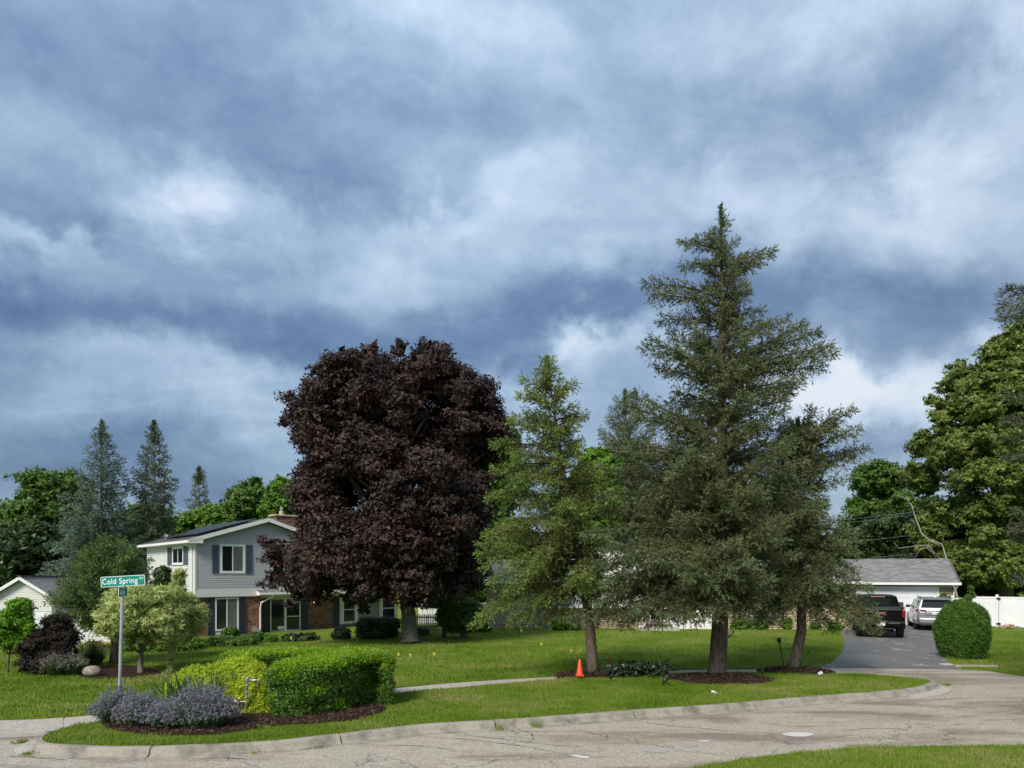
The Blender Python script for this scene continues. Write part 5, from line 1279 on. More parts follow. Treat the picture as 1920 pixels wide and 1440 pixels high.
def frame_rz(rz):
    c, s = math.cos(rz), math.sin(rz)
    class Fm: pass
    return c, s
class House:
    def __init__(s, o, rz): s.o = np.array(o, float); s.rz = rz; s.c = math.cos(rz); s.s = math.sin(rz)
    def x(s, px, y=0.0):
        k = (px - CX) / FP
        return (k * (s.o[1] + y * s.c) - s.o[0] + y * s.s) / (s.c - k * s.s)
    def y(s, px, x=0.0):
        k = (px - CX) / FP
        return (s.o[0] + x * s.c - k * (s.o[1] + x * s.s)) / (s.s + k * s.c)
    def z(s, py, x, y=0.0):
        Yw_ = s.o[1] + x * s.s + y * s.c
        return CH - (py - HY) / FP * Yw_ - s.o[2]
def boards(par, a, b, z0, z1, pitch, nrm, mt, clip=None, name='siding_board', holes=()):
    """lapped siding boards on the wall from a to b (local xy) facing nrm, one object each, cut round holes (u0,u1,z0,z1)"""
    a = np.array(a, float); b = np.array(b, float); L_ = np.linalg.norm(b - a); u = (b - a) / L_; n = np.array(nrm, float)
    k = int(round((z1 - z0) / pitch))
    for i in range(k):
        zb = z0 + i * pitch; zt_ = min(zb + pitch, z1); u0, u1 = 0.0, L_
        if clip:
            l = clip(zb + pitch * .5)
            if l is None: continue
            u0, u1 = l
        spans = [(u0, u1)]
        for (h0, h1, hz0, hz1) in holes:
            if hz1 > zb + .01 and hz0 < zt_ - .01:
                ns = []
                for (q0, q1) in spans:
                    if h0 > q0: ns.append((q0, min(h0, q1)))
                    if h1 < q1: ns.append((max(h1, q0), q1))
                spans = [q for q in ns if q[1] - q[0] > .03]
        for (q0, q1) in spans:
            p0 = a + u * q0; p1 = a + u * q1; mb = MB(); V = []
            for p in (p0, p1):
                for (o_, z_) in ((.004, zb), (.026, zb), (.008, zt_), (.004, zt_)):
                    V.append((p[0] + n[0] * o_, p[1] + n[1] * o_, z_))
            mb.add(V, [(0, 1, 2, 3), (7, 6, 5, 4), (0, 4, 5, 1), (1, 5, 6, 2), (2, 6, 7, 3), (3, 7, 4, 0)])
            obj(name, mb, mt, par, fix=True)
def brickwall(par, a, b, z0, z1, nrm, mt, holes=(), course=.078, bl=.21, name='brickwork', gap=.011):
    a = np.array(a, float); b = np.array(b, float); L_ = np.linalg.norm(b - a); u = (b - a) / L_; n = np.array(nrm, float); V = []; rr = random.Random(int(L_ * 1000))
    for i in range(int((z1 - z0) / course)):
        zb = z0 + i * course; x = -bl / 2 if i % 2 else 0
        while x < L_:
            q0 = max(0, x); q1 = min(L_, x + bl - gap); x += bl
            if q1 - q0 < .03: continue
            if any(h0 < q1 and h1 > q0 and hz0 < zb + course and hz1 > zb for h0, h1, hz0, hz1 in holes): continue
            d = .008 + rr.random() * .006
            for (q, z_) in ((q0, zb), (q1, zb), (q1, zb + course - gap), (q0, zb + course - gap)):
                for o_ in (-.02, d):
                    p = a + u * q + n * o_; V.append((p[0], p[1], z_))
    V = np.array(V).reshape(-1, 8, 3)
    if not len(V): return
    F1 = np.array([(1, 3, 5, 7), (0, 1, 7, 6), (2, 4, 5, 3), (6, 7, 5, 4), (0, 2, 3, 1)])
    Fa = (F1[None] + (np.arange(len(V)) * 8)[:, None, None]).reshape(-1, 4)
    obj(name, np_mesh(name, V.reshape(-1, 3), Fa, 4), mt, par, kind='stuff', fix=True)
def shingles(par, o, u, v_, nu, nv, wu, wv, nrm, mt, clip=None, name='shingles'):
    """shingle tabs; o corner, u along the eave, v_ up the slope (unit vectors)"""
    o = np.array(o, float); u = np.array(u, float); v_ = np.array(v_, float); n = np.array(nrm, float); V = []; rr = random.Random(3)
    for j in range(nv):
        off = (j % 3) * wu / 3
        for i in range(-1, nu):
            q0 = max(0, i * wu + off); q1 = min(nu * wu, (i + 1) * wu + off - .008)
            if q1 - q0 < .02: continue
            for (q, r_, h_) in ((q0, j * wv, .014 + rr.random() * .004), (q1, j * wv, .014), (q1, (j + 1) * wv, .003), (q0, (j + 1) * wv, .003)):
                V.append(o + u * q + v_ * r_ + n * h_)
            for (q, r_, h_) in ((q0, j * wv, .0), (q1, j * wv, .0), (q1, j * wv, .014), (q0, j * wv, .014)):
                V.append(o + u * q + v_ * r_ + n * h_)
    V = np.array(V)
    # tab top and its butt edge share one island colour by position, keep as separate quads
    obj(name, np_mesh(name, V, np.arange(len(V)).reshape(-1, 4), 4), mt, par, kind='stuff')
def window(par, H_, x0, x1, z0, z1, y=0.0, side='front', frame=.07, split='v', gl=('glass', 'glass'), name='window', label=None, sill=True):
    """x0..x1 along the wall; side 'front' (faces -y) or 'left' (faces -x, x0..x1 are y values)"""
    def BX(mb, a0, a1, d0, d1, zz0, zz1):   # d: outwards
        if side == 'front': mb.box(a0, a1, y - d1, y - d0, zz0, zz1)
        else: mb.box(y - d1, y - d0, a0, a1, zz0, zz1)
    mb = MB(); BX(mb, x0, x1, -.03, .045, z1 - frame, z1); BX(mb, x0, x1, -.03, .055 if sill else .045, z0, z0 + frame)
    BX(mb, x0, x0 + frame, -.03, .043, z0 + frame, z1 - frame); BX(mb, x1 - frame, x1, -.03, .043, z0 + frame, z1 - frame)
    w_ = obj(name, mb, M['white'], par, label=label)
    m = (x0 + x1) / 2; zm = (z0 + z1) / 2
    if split == 'v': ps = [(x0 + frame, m - .02, z0 + frame, z1 - frame), (m + .02, x1 - frame, z0 + frame, z1 - frame)]; bar_ = (m - .025, m + .025, z0 + frame, z1 - frame)
    elif split == 'h': ps = [(x0 + frame, x1 - frame, zm + .02, z1 - frame), (x0 + frame, x1 - frame, z0 + frame, zm - .02)]; bar_ = (x0 + frame, x1 - frame, zm - .025, zm + .025)
    else: ps = [(x0 + frame, x1 - frame, z0 + frame, z1 - frame)]; bar_ = None
    for i, p in enumerate(ps):
        mb = MB(); BX(mb, p[0] - .005, p[1] + .005, -.01, .016 + (.010 if i else 0), p[2] - .005, p[3] + .005); obj('pane', mb, M[gl[i]], w_)
    if bar_:
        mb = MB(); BX(mb, bar_[0], bar_[1], -.01, .04, bar_[2], bar_[3]); obj('mullion', mb, M['white'], w_)
    return w_
def shutter(par, x0, x1, z0, z1, y=0.0, side='front', mt='shutter'):
    mb = MB(); n_ = max(6, int((z1 - z0) / .09))
    def BX(a0, a1, d0, d1, zz0, zz1):
        if side == 'front': mb.box(a0, a1, y - d1, y - d0, zz0, zz1)
        else: mb.box(y - d1, y - d0, a0, a1, zz0, zz1)
    BX(x0, x1, .02, .035, z0, z1); f_ = min(.05, (x1 - x0) * .2)
    BX(x0, x0 + f_, .035, .055, z0, z1); BX(x1 - f_, x1, .035, .055, z0, z1)
    for zz in (z0, (z0 + z1) / 2 - .03, z1 - .07): BX(x0 + f_, x1 - f_, .035, .053, zz, zz + .07)
    for i in range(n_):
        zz = z0 + .08 + (z1 - z0 - .16) * i / n_
        BX(x0 + f_, x1 - f_, .035, .047, zz, zz + .035)
    obj('shutter', mb, M[mt], par)

# ------------------------------------------------------------------ the two-storey house
A0 = np.array((XP(366, 37.0), 37.0, -.35)); RA = R(43)
A = House(A0, RA)
ha_ = thing('two_storey_house', 'two-storey house with grey siding above, red brick below, blue shutters and solar panels', 'house', A0, RA)
W_ = 2 * A.x(499); D_ = 8.6
zf = A.z(1105.5, 0); ze = A.z(1014, 0); xr_ = W_ / 2; zr = A.z(979, xr_)
# wall cores (behind siding)
mb = MB(); mb.box(0, W_, 0, D_, zf, ze); mb.add([(0, 0, ze), (W_, 0, ze), (xr_, 0, zr), (0, D_, ze), (W_, D_, ze), (xr_, D_, zr)], [(0, 1, 2), (3, 5, 4), (0, 2, 5, 3), (1, 4, 5, 2)])
up_w = obj('upper_wall', mb, M['siding'], ha_)
yw = .12
mb = MB(); mb.box(.05, A.x(489, yw), yw + .001, D_ - .05, -.6, zf)
lo_w = obj('lower_wall', mb, M['mortar'], ha_)
mb = MB(); mb.box(-.02, W_, -.025, yw + .05, A.z(1120, 0, yw), zf - .001); mb.box(-.025, yw, yw + .05, D_, A.z(1120, 0, yw), zf - .001)
obj('frieze_board', mb, M['siding_w'], ha_)
# upper window
ux0, ux1 = A.x(412), A.x(459.5); uz1, uz0 = A.z(1019.5, ux0), A.z(1075, ux0)
clip = lambda z: (0, W_) if z < ze else ((xr_ * (z - ze) / (zr - ze), W_ - xr_ * (z - ze) / (zr - ze)) if z < zr - .05 else None)
boards(up_w, (0, 0), (W_, 0), zf, zr, .125, (0, -1), M['siding'], clip, holes=[(ux0 + .02, ux1 - .02, uz0 + .02, uz1 - .02)])
window(ha_, A, ux0, ux1, uz0, uz1, 0, frame=.13, gl=('glass', 'glass_blind'))
shutter(ha_, A.x(397.5), A.x(410), A.z(1075, ux0), A.z(1022, ux0)); shutter(ha_, A.x(460.5), A.x(473), A.z(1076, ux1), A.z(1022, ux1))
# side wall, facing left; its sunlit tone is painted as paler boards
sy0, sy1 = A.y(345), A.y(324); sz1, sz0 = A.z(1024, 0, sy0), A.z(1059, 0, sy0)
boards(up_w, (0, D_), (0, 0), zf, ze, .125, (-1, 0), M['siding_w'], holes=[(D_ - sy1 + .02, D_ - sy0 - .02, sz0 + .02, sz1 - .02)])
window(ha_, A, sy0, sy1, sz0, sz1, 0, side='left', frame=.13)
shutter(ha_, A.y(353.5), sy0 - .03, sz0, sz1, side='left'); shutter(ha_, sy1 + .03, A.y(315.5), sz0, sz1, side='left')
mb = MB(); mb.box(-.035, .06, -.04, .06, zf, ze); obj('corner_post', mb, M['siding_w'], ha_)
# lower left front
lx0, lx1 = A.x(403, yw), A.x(447, yw); lz1, lz0 = A.z(1121, lx0, yw), A.z(1183, lx0, yw); zg = -.45
lowtop = A.z(1120, 0, yw) - .005
xj = A.x(489, yw)
brickwall(lo_w, (0, yw), (xj, yw), zg, lowtop, (0, -1), M['brick'], holes=[(lx0 + .02, lx1 - .02, zg, lz1)])
brickwall(lo_w, (0.05, D_ - .1), (.05, yw), zg, lowtop, (-1, 0), M['brick'])
window(ha_, A, lx0, lx1, lz0, lz1, yw, frame=.08, gl=('glass_green', 'glass_blind'))
mb = MB()
for i in range(4): mb.box(lx0 + .02, lx1 - .02, yw - .012 - .012 * (i % 2), yw + .03, lz0 - .02 - (i + 1) * .1, lz0 - .03 - i * .1)
obj('apron_siding', mb, M['siding_w'], ha_)
shutter(ha_, A.x(389, yw), A.x(401.5, yw), lz0 - .38, lz1 + .02, yw, mt='shutter_d'); shutter(ha_, A.x(448.5, yw), A.x(461, yw), lz0 - .38, lz1 + .02, yw, mt='shutter_d')
# gas meter
mb = MB(); gx = A.x(478, yw); mb.box(gx - .12, gx + .14, yw - .28, yw - .08, .0, .32); mb.tube([(gx - .2, yw - .15, .0), (gx - .2, yw - .15, .35), (gx, yw - .18, .38)], .025, 6)
obj('gas_meter', mb, M['metal'], ha_)
# recessed porch wing
yr = .75; x2 = A.x(745, yr)
mb = MB(); mb.box(xj, x2, yr, D_ - 1, -.6, lowtop + .25); wing = obj('porch_wall', mb, M['mortar'], ha_)
mb = MB(); mb.box(xj - .02, xj + .04, yw, yr, -.5, lowtop); obj('return_wall', mb, M['brick'], ha_)
pz = A.z(1191, A.x(540, yr), yr)        # porch floor
Z1 = lambda py, px: A.z(py, A.x(px, yr), yr)
dx = [A.x(p, yr) for p in (494, 506, 563, 577, 625, 636, 641, 667, 669, 712, 714, 741)]
mb = MB(); mb.box(xj, A.x(626, yr), yr - 1.0, yr, -.55, pz); obj('porch_slab', mb, M['concrete'], ha_)
shutter(ha_, dx[0], dx[1], pz + .02, Z1(1121, 500), yr, mt='shutter_d'); shutter(ha_, dx[2], dx[3], pz + .02, Z1(1121, 570), yr, mt='shutter_d'); shutter(ha_, dx[4], dx[5], Z1(1175, 630), Z1(1120, 630), yr, mt='shutter_d')
brickwall(wing, (dx[3], yr), (dx[4], yr), pz, Z1(1121, 600), (0, -1), M['brick']); brickwall(wing, (xj, yr), (dx[0], yr), pz, Z1(1121, 490), (0, -1), M['brick'])
brickwall(wing, (dx[5], yr), (x2, yr), -.4, Z1(1168, 690), (0, -1), M['brick'])
# entrance: storm door and sidelight
dz1 = Z1(1121, 535); dm = A.x(534.5, yr)
dr = window(ha_, A, dx[1], dm, pz + .01, dz1, yr, frame=.07, split='n', gl=('glass',), name='sidelight')
dr = window(ha_, A, dm + .004, dx[2], pz + .01, dz1, yr, frame=.07, split='h', gl=('glass', 'glass'), name='front_door')
for a0, a1 in ((dx[1] + .08, dm - .06), (dm + .08, dx[2] - .08)):
    mb = MB(); mb.box(a0, a1, yr - .05, yr - .02, pz + .03, pz + .32); obj('kick_panel', mb, M['white'], ha_)
mb = MB(); mb.tube([(dx[2] - .11, yr - .06, pz + .95), (dx[2] - .11, yr - .1, pz + 1.0), (dx[2] - .11, yr - .06, pz + 1.08)], .012, 5); obj('door_handle', mb, M['black'], ha_)
# bow window: double hung, picture, double hung
wz1 = Z1(1117, 690); wz0 = Z1(1166, 690)
mb = MB(); mb.box(dx[5], x2 - .05, yr - .03, yr, wz0 - .06, wz1 + .10); obj('window_surround', mb, M['siding_w'], ha_)
window(ha_, A, dx[6], dx[7], wz0, wz1, yr - .035, frame=.10, split='h', gl=('glass_green', 'glass')); window(ha_, A, dx[8], dx[9], wz0 + .1, wz1, yr - .035, frame=.05, split='n', gl=('glass_blind',), name='picture_window')
window(ha_, A, dx[10], dx[11], wz0, wz1, yr - .035, frame=.10, split='h', gl=('glass_green', 'glass'))
# porch roof with fascia and triangular cheek
pe = -.42; zt1 = A.z(1099, A.x(490), 0); ze1 = A.z(1110.5, A.x(500, pe), pe); px0 = A.x(481)
mb = MB(); mb.add([(px0, yr, zt1 - .02), (px0, pe, ze1 - .02), (px0, pe, ze1 - .17), (px0, yr, ze1 - .17)] + [(x2 + .3, yr, zt1 - .02), (x2 + .3, pe, ze1 - .02), (x2 + .3, pe, ze1 - .17), (x2 + .3, yr, ze1 - .17)],
       [(0, 1, 2, 3), (7, 6, 5, 4), (0, 4, 5, 1), (1, 5, 6, 2), (2, 6, 7, 3), (3, 7, 4, 0)])
proof = obj('porch_roof', mb, M['white'], ha_, fix=True)
sl = Vector((0, yr - pe, zt1 - ze1)); Ls = sl.length; sl.normalize(); nn_ = Vector((0, -sl.z, sl.y))
shingles(proof, (px0 - .03, pe - .03, ze1 - .02), (1, 0, 0), sl, int((x2 + .35 - px0) / .3), int(Ls / .14) + 1, .3, .14, nn_, M['shingle'])
mb = MB(); mb.box(px0 - .02, x2 + .3, pe - .11, pe - .005, ze1 - .13, ze1 - .02); obj('gutter', mb, M['white'], ha_)
# porch frieze + lamp
mb = MB(); mb.box(xj + .05, x2, yr - .05, yr - .001, Z1(1120, 560), ze1 - .17); obj('porch_frieze', mb, M['siding_w'], ha_)
lxx = A.x(588, yr); lzz = A.z(1127, lxx, yr)
lamp = MB(); lamp.box(lxx - .05, lxx + .05, yr - .05, yr - .01, lzz - .14, lzz + .14); lamp.box(lxx - .07, lxx + .07, yr - .17, yr - .05, lzz + .09, lzz + .12)
lo_ = obj('porch_light', lamp, M['black'], ha_)
def emf(t, b, out):
    b.inputs['Base Color'].default_value = (.9, .85, .75, 1); b.inputs['Emission Color'].default_value = (1, .86, .62, 1); b.inputs['Emission Strength'].default_value = 2.2
M['bulb'] = mat('lit_lamp_glass', emf)
mb = MB(); mb.ball((lxx, yr - .11, lzz), (.055, .055, .085), 10, 6); obj('lamp_glass', mb, M['bulb'], lo_, smooth=True)
# downspouts
mb = MB(); gxs = A.x(513, pe); gxe = A.x(488, pe + .45)
mb.tube([(gxs, pe - .05, ze1 - .1), (gxs - .06, pe - .02, ze1 - .25), (A.x(490, .0), .02, A.z(1130, A.x(490), 0)), (A.x(488.5, .0), .04, A.z(1140, A.x(489), 0)), (A.x(488.5), .04, A.z(1193, A.x(488), 0)), (A.x(494), -.25, A.z(1199, A.x(494), 0))], .045, 6)
obj('downspout', mb, M['white'], ha_)
mb = MB(); mb.tube([(-.42, .55, ze - .02), (-.38, .5, ze - .16), (-.07, .35, ze - .30), (-.07, .35, ze - .5), (-.07, .35, -.2)], .045, 6); obj('downspout', mb, M['white'], ha_)
# roof: two slopes with boards, shingles, gutter, solar array
ov = .38; sl = (zr - ze) / xr_; th = .16
zE = ze - ov * sl
roof = None
for sgn in (-1, 1):
    xe = -ov if sgn < 0 else W_ + ov
    mb = MB(); mb.extr([(xe, -.35, zE + .02), (xr_, -.35, zr + .04), (xr_, -.35, zr + .04 + th), (xe, -.35, zE + .02 + th)], (0, D_ + .7, 0))
    r_o = obj('roof', mb, M['felt'], ha_, fix=True)
    v_ = Vector((xr_ - xe, 0, zr - zE)); Lr = v_.length; v_.normalize(); n_ = Vector((-v_.z * sgn * -1 if False else 0, 0, 0))
    n_ = Vector((v_.z * (-1 if v_.x > 0 else 1), 0, abs(v_.x)))
    shingles(r_o, (xe, -.36, zE + .02 + th), (0, 1, 0), v_, int((D_ + .72) / .3), int(Lr / .14) + 1, .3, .14, n_, M['shingle_d'])
    mb = MB(); mb.bar((xe, -.37, zE + .09), (xr_ , -.37, zr + .11), .03, .20, (0, 0, 1)); obj('rake_board', mb, M['white'], ha_)
mb = MB(); mb.box(-ov - .11, -ov + .005, -.36, D_ + .35, zE, zE + .13); mb.box(-ov, .0, -.34, D_ + .3, zE - .02, zE + .015); obj('gutter', mb, M['white'], ha_)
mb = MB(); mb.add([(-ov - .1, -.385, zE - .02), (.28, -.385, zE - .02), (.28, -.385, ze + .12), (-ov - .1, -.385, zE + .16)], [(0, 1, 2, 3)]); obj('eave_return', mb, M['white'], ha_)
v_ = Vector((xr_ + ov, 0, zr - zE)); Lr = v_.length; v_.normalize(); n_ = Vector((-v_.z, 0, v_.x))
for i in range(6):
    for j in range(2):
        if i == 5 and j == 0: continue
        a0 = .55 + i * 1.22; b0 = .75 + j * 1.75
        o_ = Vector((-ov, 0, zE + .02 + th)) + v_ * b0 + n_ * .10
        mb = MB(); pts = [o_ + Vector((0, a0, 0)), o_ + Vector((0, a0 + 1.17, 0)), o_ + Vector((0, a0 + 1.17, 0)) + v_ * 1.7, o_ + Vector((0, a0, 0)) + v_ * 1.7]
        mb.extr(pts, n_ * .04); obj('solar_panel', mb, M['solar'], ha_, fix=True)
mb = MB(); o_ = Vector((-ov, 6.9, zE + th)) + v_ * 1.0; mb.tube([o_, o_ + Vector((0, 0, .35))], .05, 8); mb.tube([o_ + Vector((0, -.5, .05)), o_ + Vector((0, -.3, .25)), o_ + Vector((.2, 1.0, .25))], .025, 6); obj('vent_pipe', mb, M['metal'], ha_)
# chimney
cy_ = 2.6; cx0, cx1 = A.x(517, cy_), A.x(562, cy_); cz1 = A.z(967, cx0, cy_)
mb = MB(); mb.box(cx0 + .03, cx1 - .03, cy_ + .03, cy_ + .9, zr - 1.6, cz1); ch = obj('chimney', mb, M['mortar'], ha_)
brickwall(ch, (cx0 + .03, cy_ + .03), (cx1 - .03, cy_ + .03), zr - 1.5, cz1, (0, -1), M['brick'], bl=.2); brickwall(ch, (cx0 + .03, cy_ + .9), (cx0 + .03, cy_ + .03), zr - 1.5, cz1, (-1, 0), M['brick'], bl=.2)
M['clay'] = simple('tan_chimney_cap', (.42, .32, .24), (.52, .42, .32), 6, .9)
mb = MB(); mb.box(cx0 - .06, cx1 + .06, cy_ - .06, cy_ + 1.0, cz1, cz1 + .10); obj('chimney_cap', mb, M['clay'], ch, bevel=.02)
mb = MB(); mb.lathe([(.14, cz1 + .10), (.14, cz1 + .34), (.11, cz1 + .35)], 12, (A.x(533, cy_), cy_ + .4, 0)); obj('chimney_pot', mb, M['clay'], ch)
mb = MB(); mb.lathe([(.07, cz1 + .35), (.07, cz1 + .48), (.13, cz1 + .50), (.02, cz1 + .60)], 10, (A.x(533, cy_), cy_ + .4, 0)); obj('flue_cap', mb, M['metal'], ch)
# small path light and bench-like pale rock by the step
mb = MB(); mb.ball((0, 0, .06), (.35, .2, .12), 10, 6, .3, 8); obj('landscape_rock', mb, M['stone'], loc=wp(553, 1193, 36.0), label='low pale rock in front of the porch step', cat='rock')
mb = MB(); mb.tube([(0, 0, 0), (0, 0, .5)], .015, 6); mb.box(-.16, .16, -.03, .03, .42, .58)
obj('house_number_post', mb, M['picket'], loc=wp(527, 1195, 36.2), label='small dark post with plate in front of the entrance', cat='post')

# ------------------------------------------------------------------ small gabled garage at far left
YC = 40.0; C0 = np.array((XP(-14, YC), YC, float(H(XP(30, YC), YC)))); C = House(C0, R(6))
hc_ = thing('gabled_garage', 'low garage with off-white siding gable at the far left edge', 'garage', C0, R(6))
Wc = C.x(97); zeC = C.z(1120, 0); zpC = C.z(1087, Wc / 2); Dc = 7
mb = MB(); mb.box(0, Wc, 0, Dc, -.3, zeC); mb.add([(0, 0, zeC), (Wc, 0, zeC), (Wc / 2, 0, zpC), (0, Dc, zeC), (Wc, Dc, zeC), (Wc / 2, Dc, zpC)], [(0, 1, 2), (3, 5, 4), (0, 2, 5, 3), (1, 4, 5, 2)])
wc = obj('wall', mb, M['siding_w'], hc_)
gd0 = .35; gd1 = Wc - .35; gdz = C.z(1150, 0)
boards(wc, (0, 0), (Wc, 0), gdz + .1, zpC, .14, (0, -1), M['siding_w'], lambda z: (0, Wc) if z < zeC else ((Wc / 2 * (z - zeC) / (zpC - zeC), Wc - Wc / 2 * (z - zeC) / (zpC - zeC)) if z < zpC - .06 else None))
gdo = obj('garage_door', MB().box(gd0, gd1, -.05, -.002, -.1, gdz), M['white'], hc_)
for i in range(4): obj('door_panel', MB().box(gd0 + .03, gd1 - .03, -.07, -.05, -.08 + i * (gdz + .05) / 4, -.12 + (i + 1) * (gdz + .05) / 4), M['door_w'], gdo)
for sgn in (-1, 1):
    xe = -.3 if sgn < 0 else Wc + .3; s_ = (zpC - zeC) / (Wc / 2); zE_ = zeC - .3 * s_
    mb = MB(); mb.extr([(xe, -.3, zE_ + .02), (Wc / 2, -.3, zpC + .03), (Wc / 2, -.3, zpC + .17), (xe, -.3, zE_ + .16)], (0, Dc + .6, 0)); ro = obj('roof', mb, M['felt'], hc_, fix=True)
    v_ = Vector((Wc / 2 - xe, 0, zpC - zE_)); Lr = v_.length; v_.normalize(); n_ = Vector((-v_.z if v_.x > 0 else v_.z, 0, abs(v_.x)))
    shingles(ro, (xe, -.31, zE_ + .16), (0, 1, 0), v_, int((Dc + .6) / .3), int(Lr / .14) + 1, .3, .14, n_, M['shingle'])
    obj('rake_board', MB().bar((xe, -.32, zE_ + .08), (Wc / 2, -.32, zpC + .09), .03, .17), M['white'], hc_)
# white side wall piece of the neighbour seen under the evergreen
YN = 41.0; n0 = np.array((XP(100, YN), YN, float(H(XP(150, YN), YN))))
nb_ = thing('outbuilding', 'low white-sided wall of a neighbouring building behind the evergreen trunk', 'building', n0, R(5))
wN = obj('wall', MB().box(0, 3.6, .03, 3, -.3, 2.0), M['siding_w'], nb_)
boards(wN, (0, .03), (3.6, .03), 0, 2.0, .14, (0, -1), M['siding_w'])
obj('roof', MB().box(-.2, 3.8, -.25, 3.2, 2.0, 2.14), M['shingle'], nb_)
obj('corner_brick', MB().box(.55, 1.1, -.02, .02, 0, 1.9), M['brick'], nb_)

# ------------------------------------------------------------------ pale brick house in the middle
YB = 38.5; B0 = np.array((XP(912, YB), YB, LZ - .02)); B = House(B0, R(-4))
hb = thing('brick_ranch_house', 'pale brick house with white overhanging upper storey behind the spruces', 'house', B0, R(-4))
xb = {p: B.x(p) for p in (915, 1036, 1085, 1215, 1255, 1345, 1560, 1605)}
mb = MB(); mb.box(0, xb[1605], .02, 8, -.1, 2.55); wb = obj('wall', mb, M['mortar'], hb)
brickwall(wb, (0, .02), (xb[1215], .02), 0, 2.5, (0, -1), M['brick_tan'], course=.1, bl=.3); brickwall(wb, (xb[1345], .02), (xb[1605], .02), 0, 2.5, (0, -1), M['brick_tan'], course=.1, bl=.3)
# white overhanging storey
oz0 = B.z(1139, xb[1036]); oz1 = B.z(1046, xb[1036]); ow = xb[1215]
mb = MB(); mb.box(xb[1036], ow, -.55, 6, oz0, oz1); uw = obj('overhang_wall', mb, M['white'], hb)
for i in range(int((ow - xb[1036]) / .38)):
    obj('batten', MB().box(xb[1036] + .05 + i * .38, xb[1036] + .09 + i * .38, -.575, -.55, oz0 + .02, oz1), M['white'], uw)
window(hb, B, B.x(1088, -.6), B.x(1132, -.6), B.z(1096, xb[1085]), B.z(1058, xb[1085]), -.58, gl=('glass', 'glass'), frame=.09)
mb = MB(); mb.box(B.x(1075, -.6), ow, -.68, -.55, B.z(1106, xb[1085]), B.z(1097, xb[1085])); obj('window_ledge', mb, M['white'], hb)
mb = MB(); xm_ = (xb[1036] + ow) / 2; mb.extr([(xb[1036] - .4, -1.0, oz1 - .05), (xm_, -1.0, oz1 + 1.0), (ow + .4, -1.0, oz1 - .05), (ow + .4, -1.0, oz1 + .1), (xm_, -1.0, oz1 + 1.15), (xb[1036] - .4, -1.0, oz1 + .1)], (0, 7.5, 0)); obj('roof', mb, M['shingle_d'], hb, fix=True)
mb = MB(); mb.extr([(xb[1036], -.55, oz1), (ow, -.55, oz1), (xm_, -.55, oz1 + .95)], (0, .1, 0)); obj('gable_wall', mb, M['white'], hb, fix=True)
# low roof over the rest
for (a0, a1) in ((-.4, xb[1036]), (ow, xb[1605] + .1)):
    mb = MB(); mb.extr([(a0, -.5, 2.5), (a0, 4, 3.75), (a0, 8.5, 2.5), (a0, 8.5, 2.62), (a0, 4, 3.9), (a0, -.5, 2.64)], (a1 - a0, 0, 0)); ro = obj('roof', mb, M['felt'], hb, fix=True)
    v_ = Vector((0, 4.5, 1.26)); Lr = v_.length; v_.normalize(); shingles(ro, (a0, -.51, 2.64), (1, 0, 0), v_, int((a1 - a0) / .3) + 1, int(Lr / .14), .3, .14, Vector((0, -v_.z, v_.y)), M['shingle'])
    obj('gutter', MB().box(a0, a1, -.62, -.5, 2.5, 2.62), M['white'], hb)
# entry: steps, white door with wreath, white panelled wall
ex0, ex1 = xb[1215], xb[1345]
ew = obj('entry_wall', MB().box(ex0, ex1, -.1, .015, 0, 2.5), M['white'], hb)
for i in range(9): obj('batten', MB().box(B.x(1258) + i * .31, B.x(1258) + .04 + i * .31, -.13, -.1, .05, 2.4), M['white'], ew)
window(hb, B, B.x(1217, -.1), B.x(1240, -.1), .45, 2.15, -.12, gl=('glass_green', 'glass'), frame=.08)
mb = MB(); mb.box(ex0 - .6, xb[1255] + .3, -1.5, -.1, -.05, .16); mb.box(ex0 - .2, xb[1255], -1.2, -.1, .16, .34); obj('entry_steps', mb, M['concrete'], hb)
mb = MB(); mb.bar((ex0 - .1, -1.25, .42), (xb[1255] - .1, -1.25, .42), .16, .14); obj('bench_block', mb, M['clay'], hb)
mb = MB(); wx = B.x(1290, -.2); wz = B.z(1136, wx)
mb.tube([(wx + .17 * math.cos(t), -.16, wz + .17 * math.sin(t)) for t in np.linspace(0, 6.283, 15)], .055, 6, cap=False); obj('wreath', mb, simple('dry_orange_wreath', (.18, .07, .02), (.34, .15, .04), 30, .9), hb)
mb = MB(); x_ = B.x(1203, -.9); 
for i in range(3): mb.box(x_ - .16, x_ - .12 + .3, -.95, -.9, .05 + i * .15, .09 + i * .15)
mb.box(x_ - .16, x_ - .12, -.95, -.9, 0, .42); mb.box(x_ + .12, x_ + .16, -.95, -.9, 0, .42); obj('white_crate_stand', mb, M['white'], loc=(0, 0, 0), rz=0)
o_ = bpy.data.objects[-1] if False else None
cr = [o for o in bpy.data.objects if o.name.startswith('white_crate_stand')][0]; cr.location = tuple(B0); cr.rotation_euler.z = R(-4); tag(cr, 'small white slatted stand left of the entry steps of the pale house', 'stand')
mb = MB(); gx = B.x(1155, -.2); mb.box(B.x(1030), B.x(1030) + .6, -.7, -.1, 0, .62); obj('air_conditioner', mb, M['metal'], hb)
mb = MB(); mb.box(B.x(918), B.x(918) + .28, -.5, -.05, 0, .8); obj('utility_box', mb, M['metal'], hb)

# ------------------------------------------------------------------ attached garage at the right
RG = R(-24); YG = 40.6; 
G1 = np.array((XP(1786, 39.6), 39.6, LZ)); ug = np.array((math.cos(RG), math.sin(RG)))
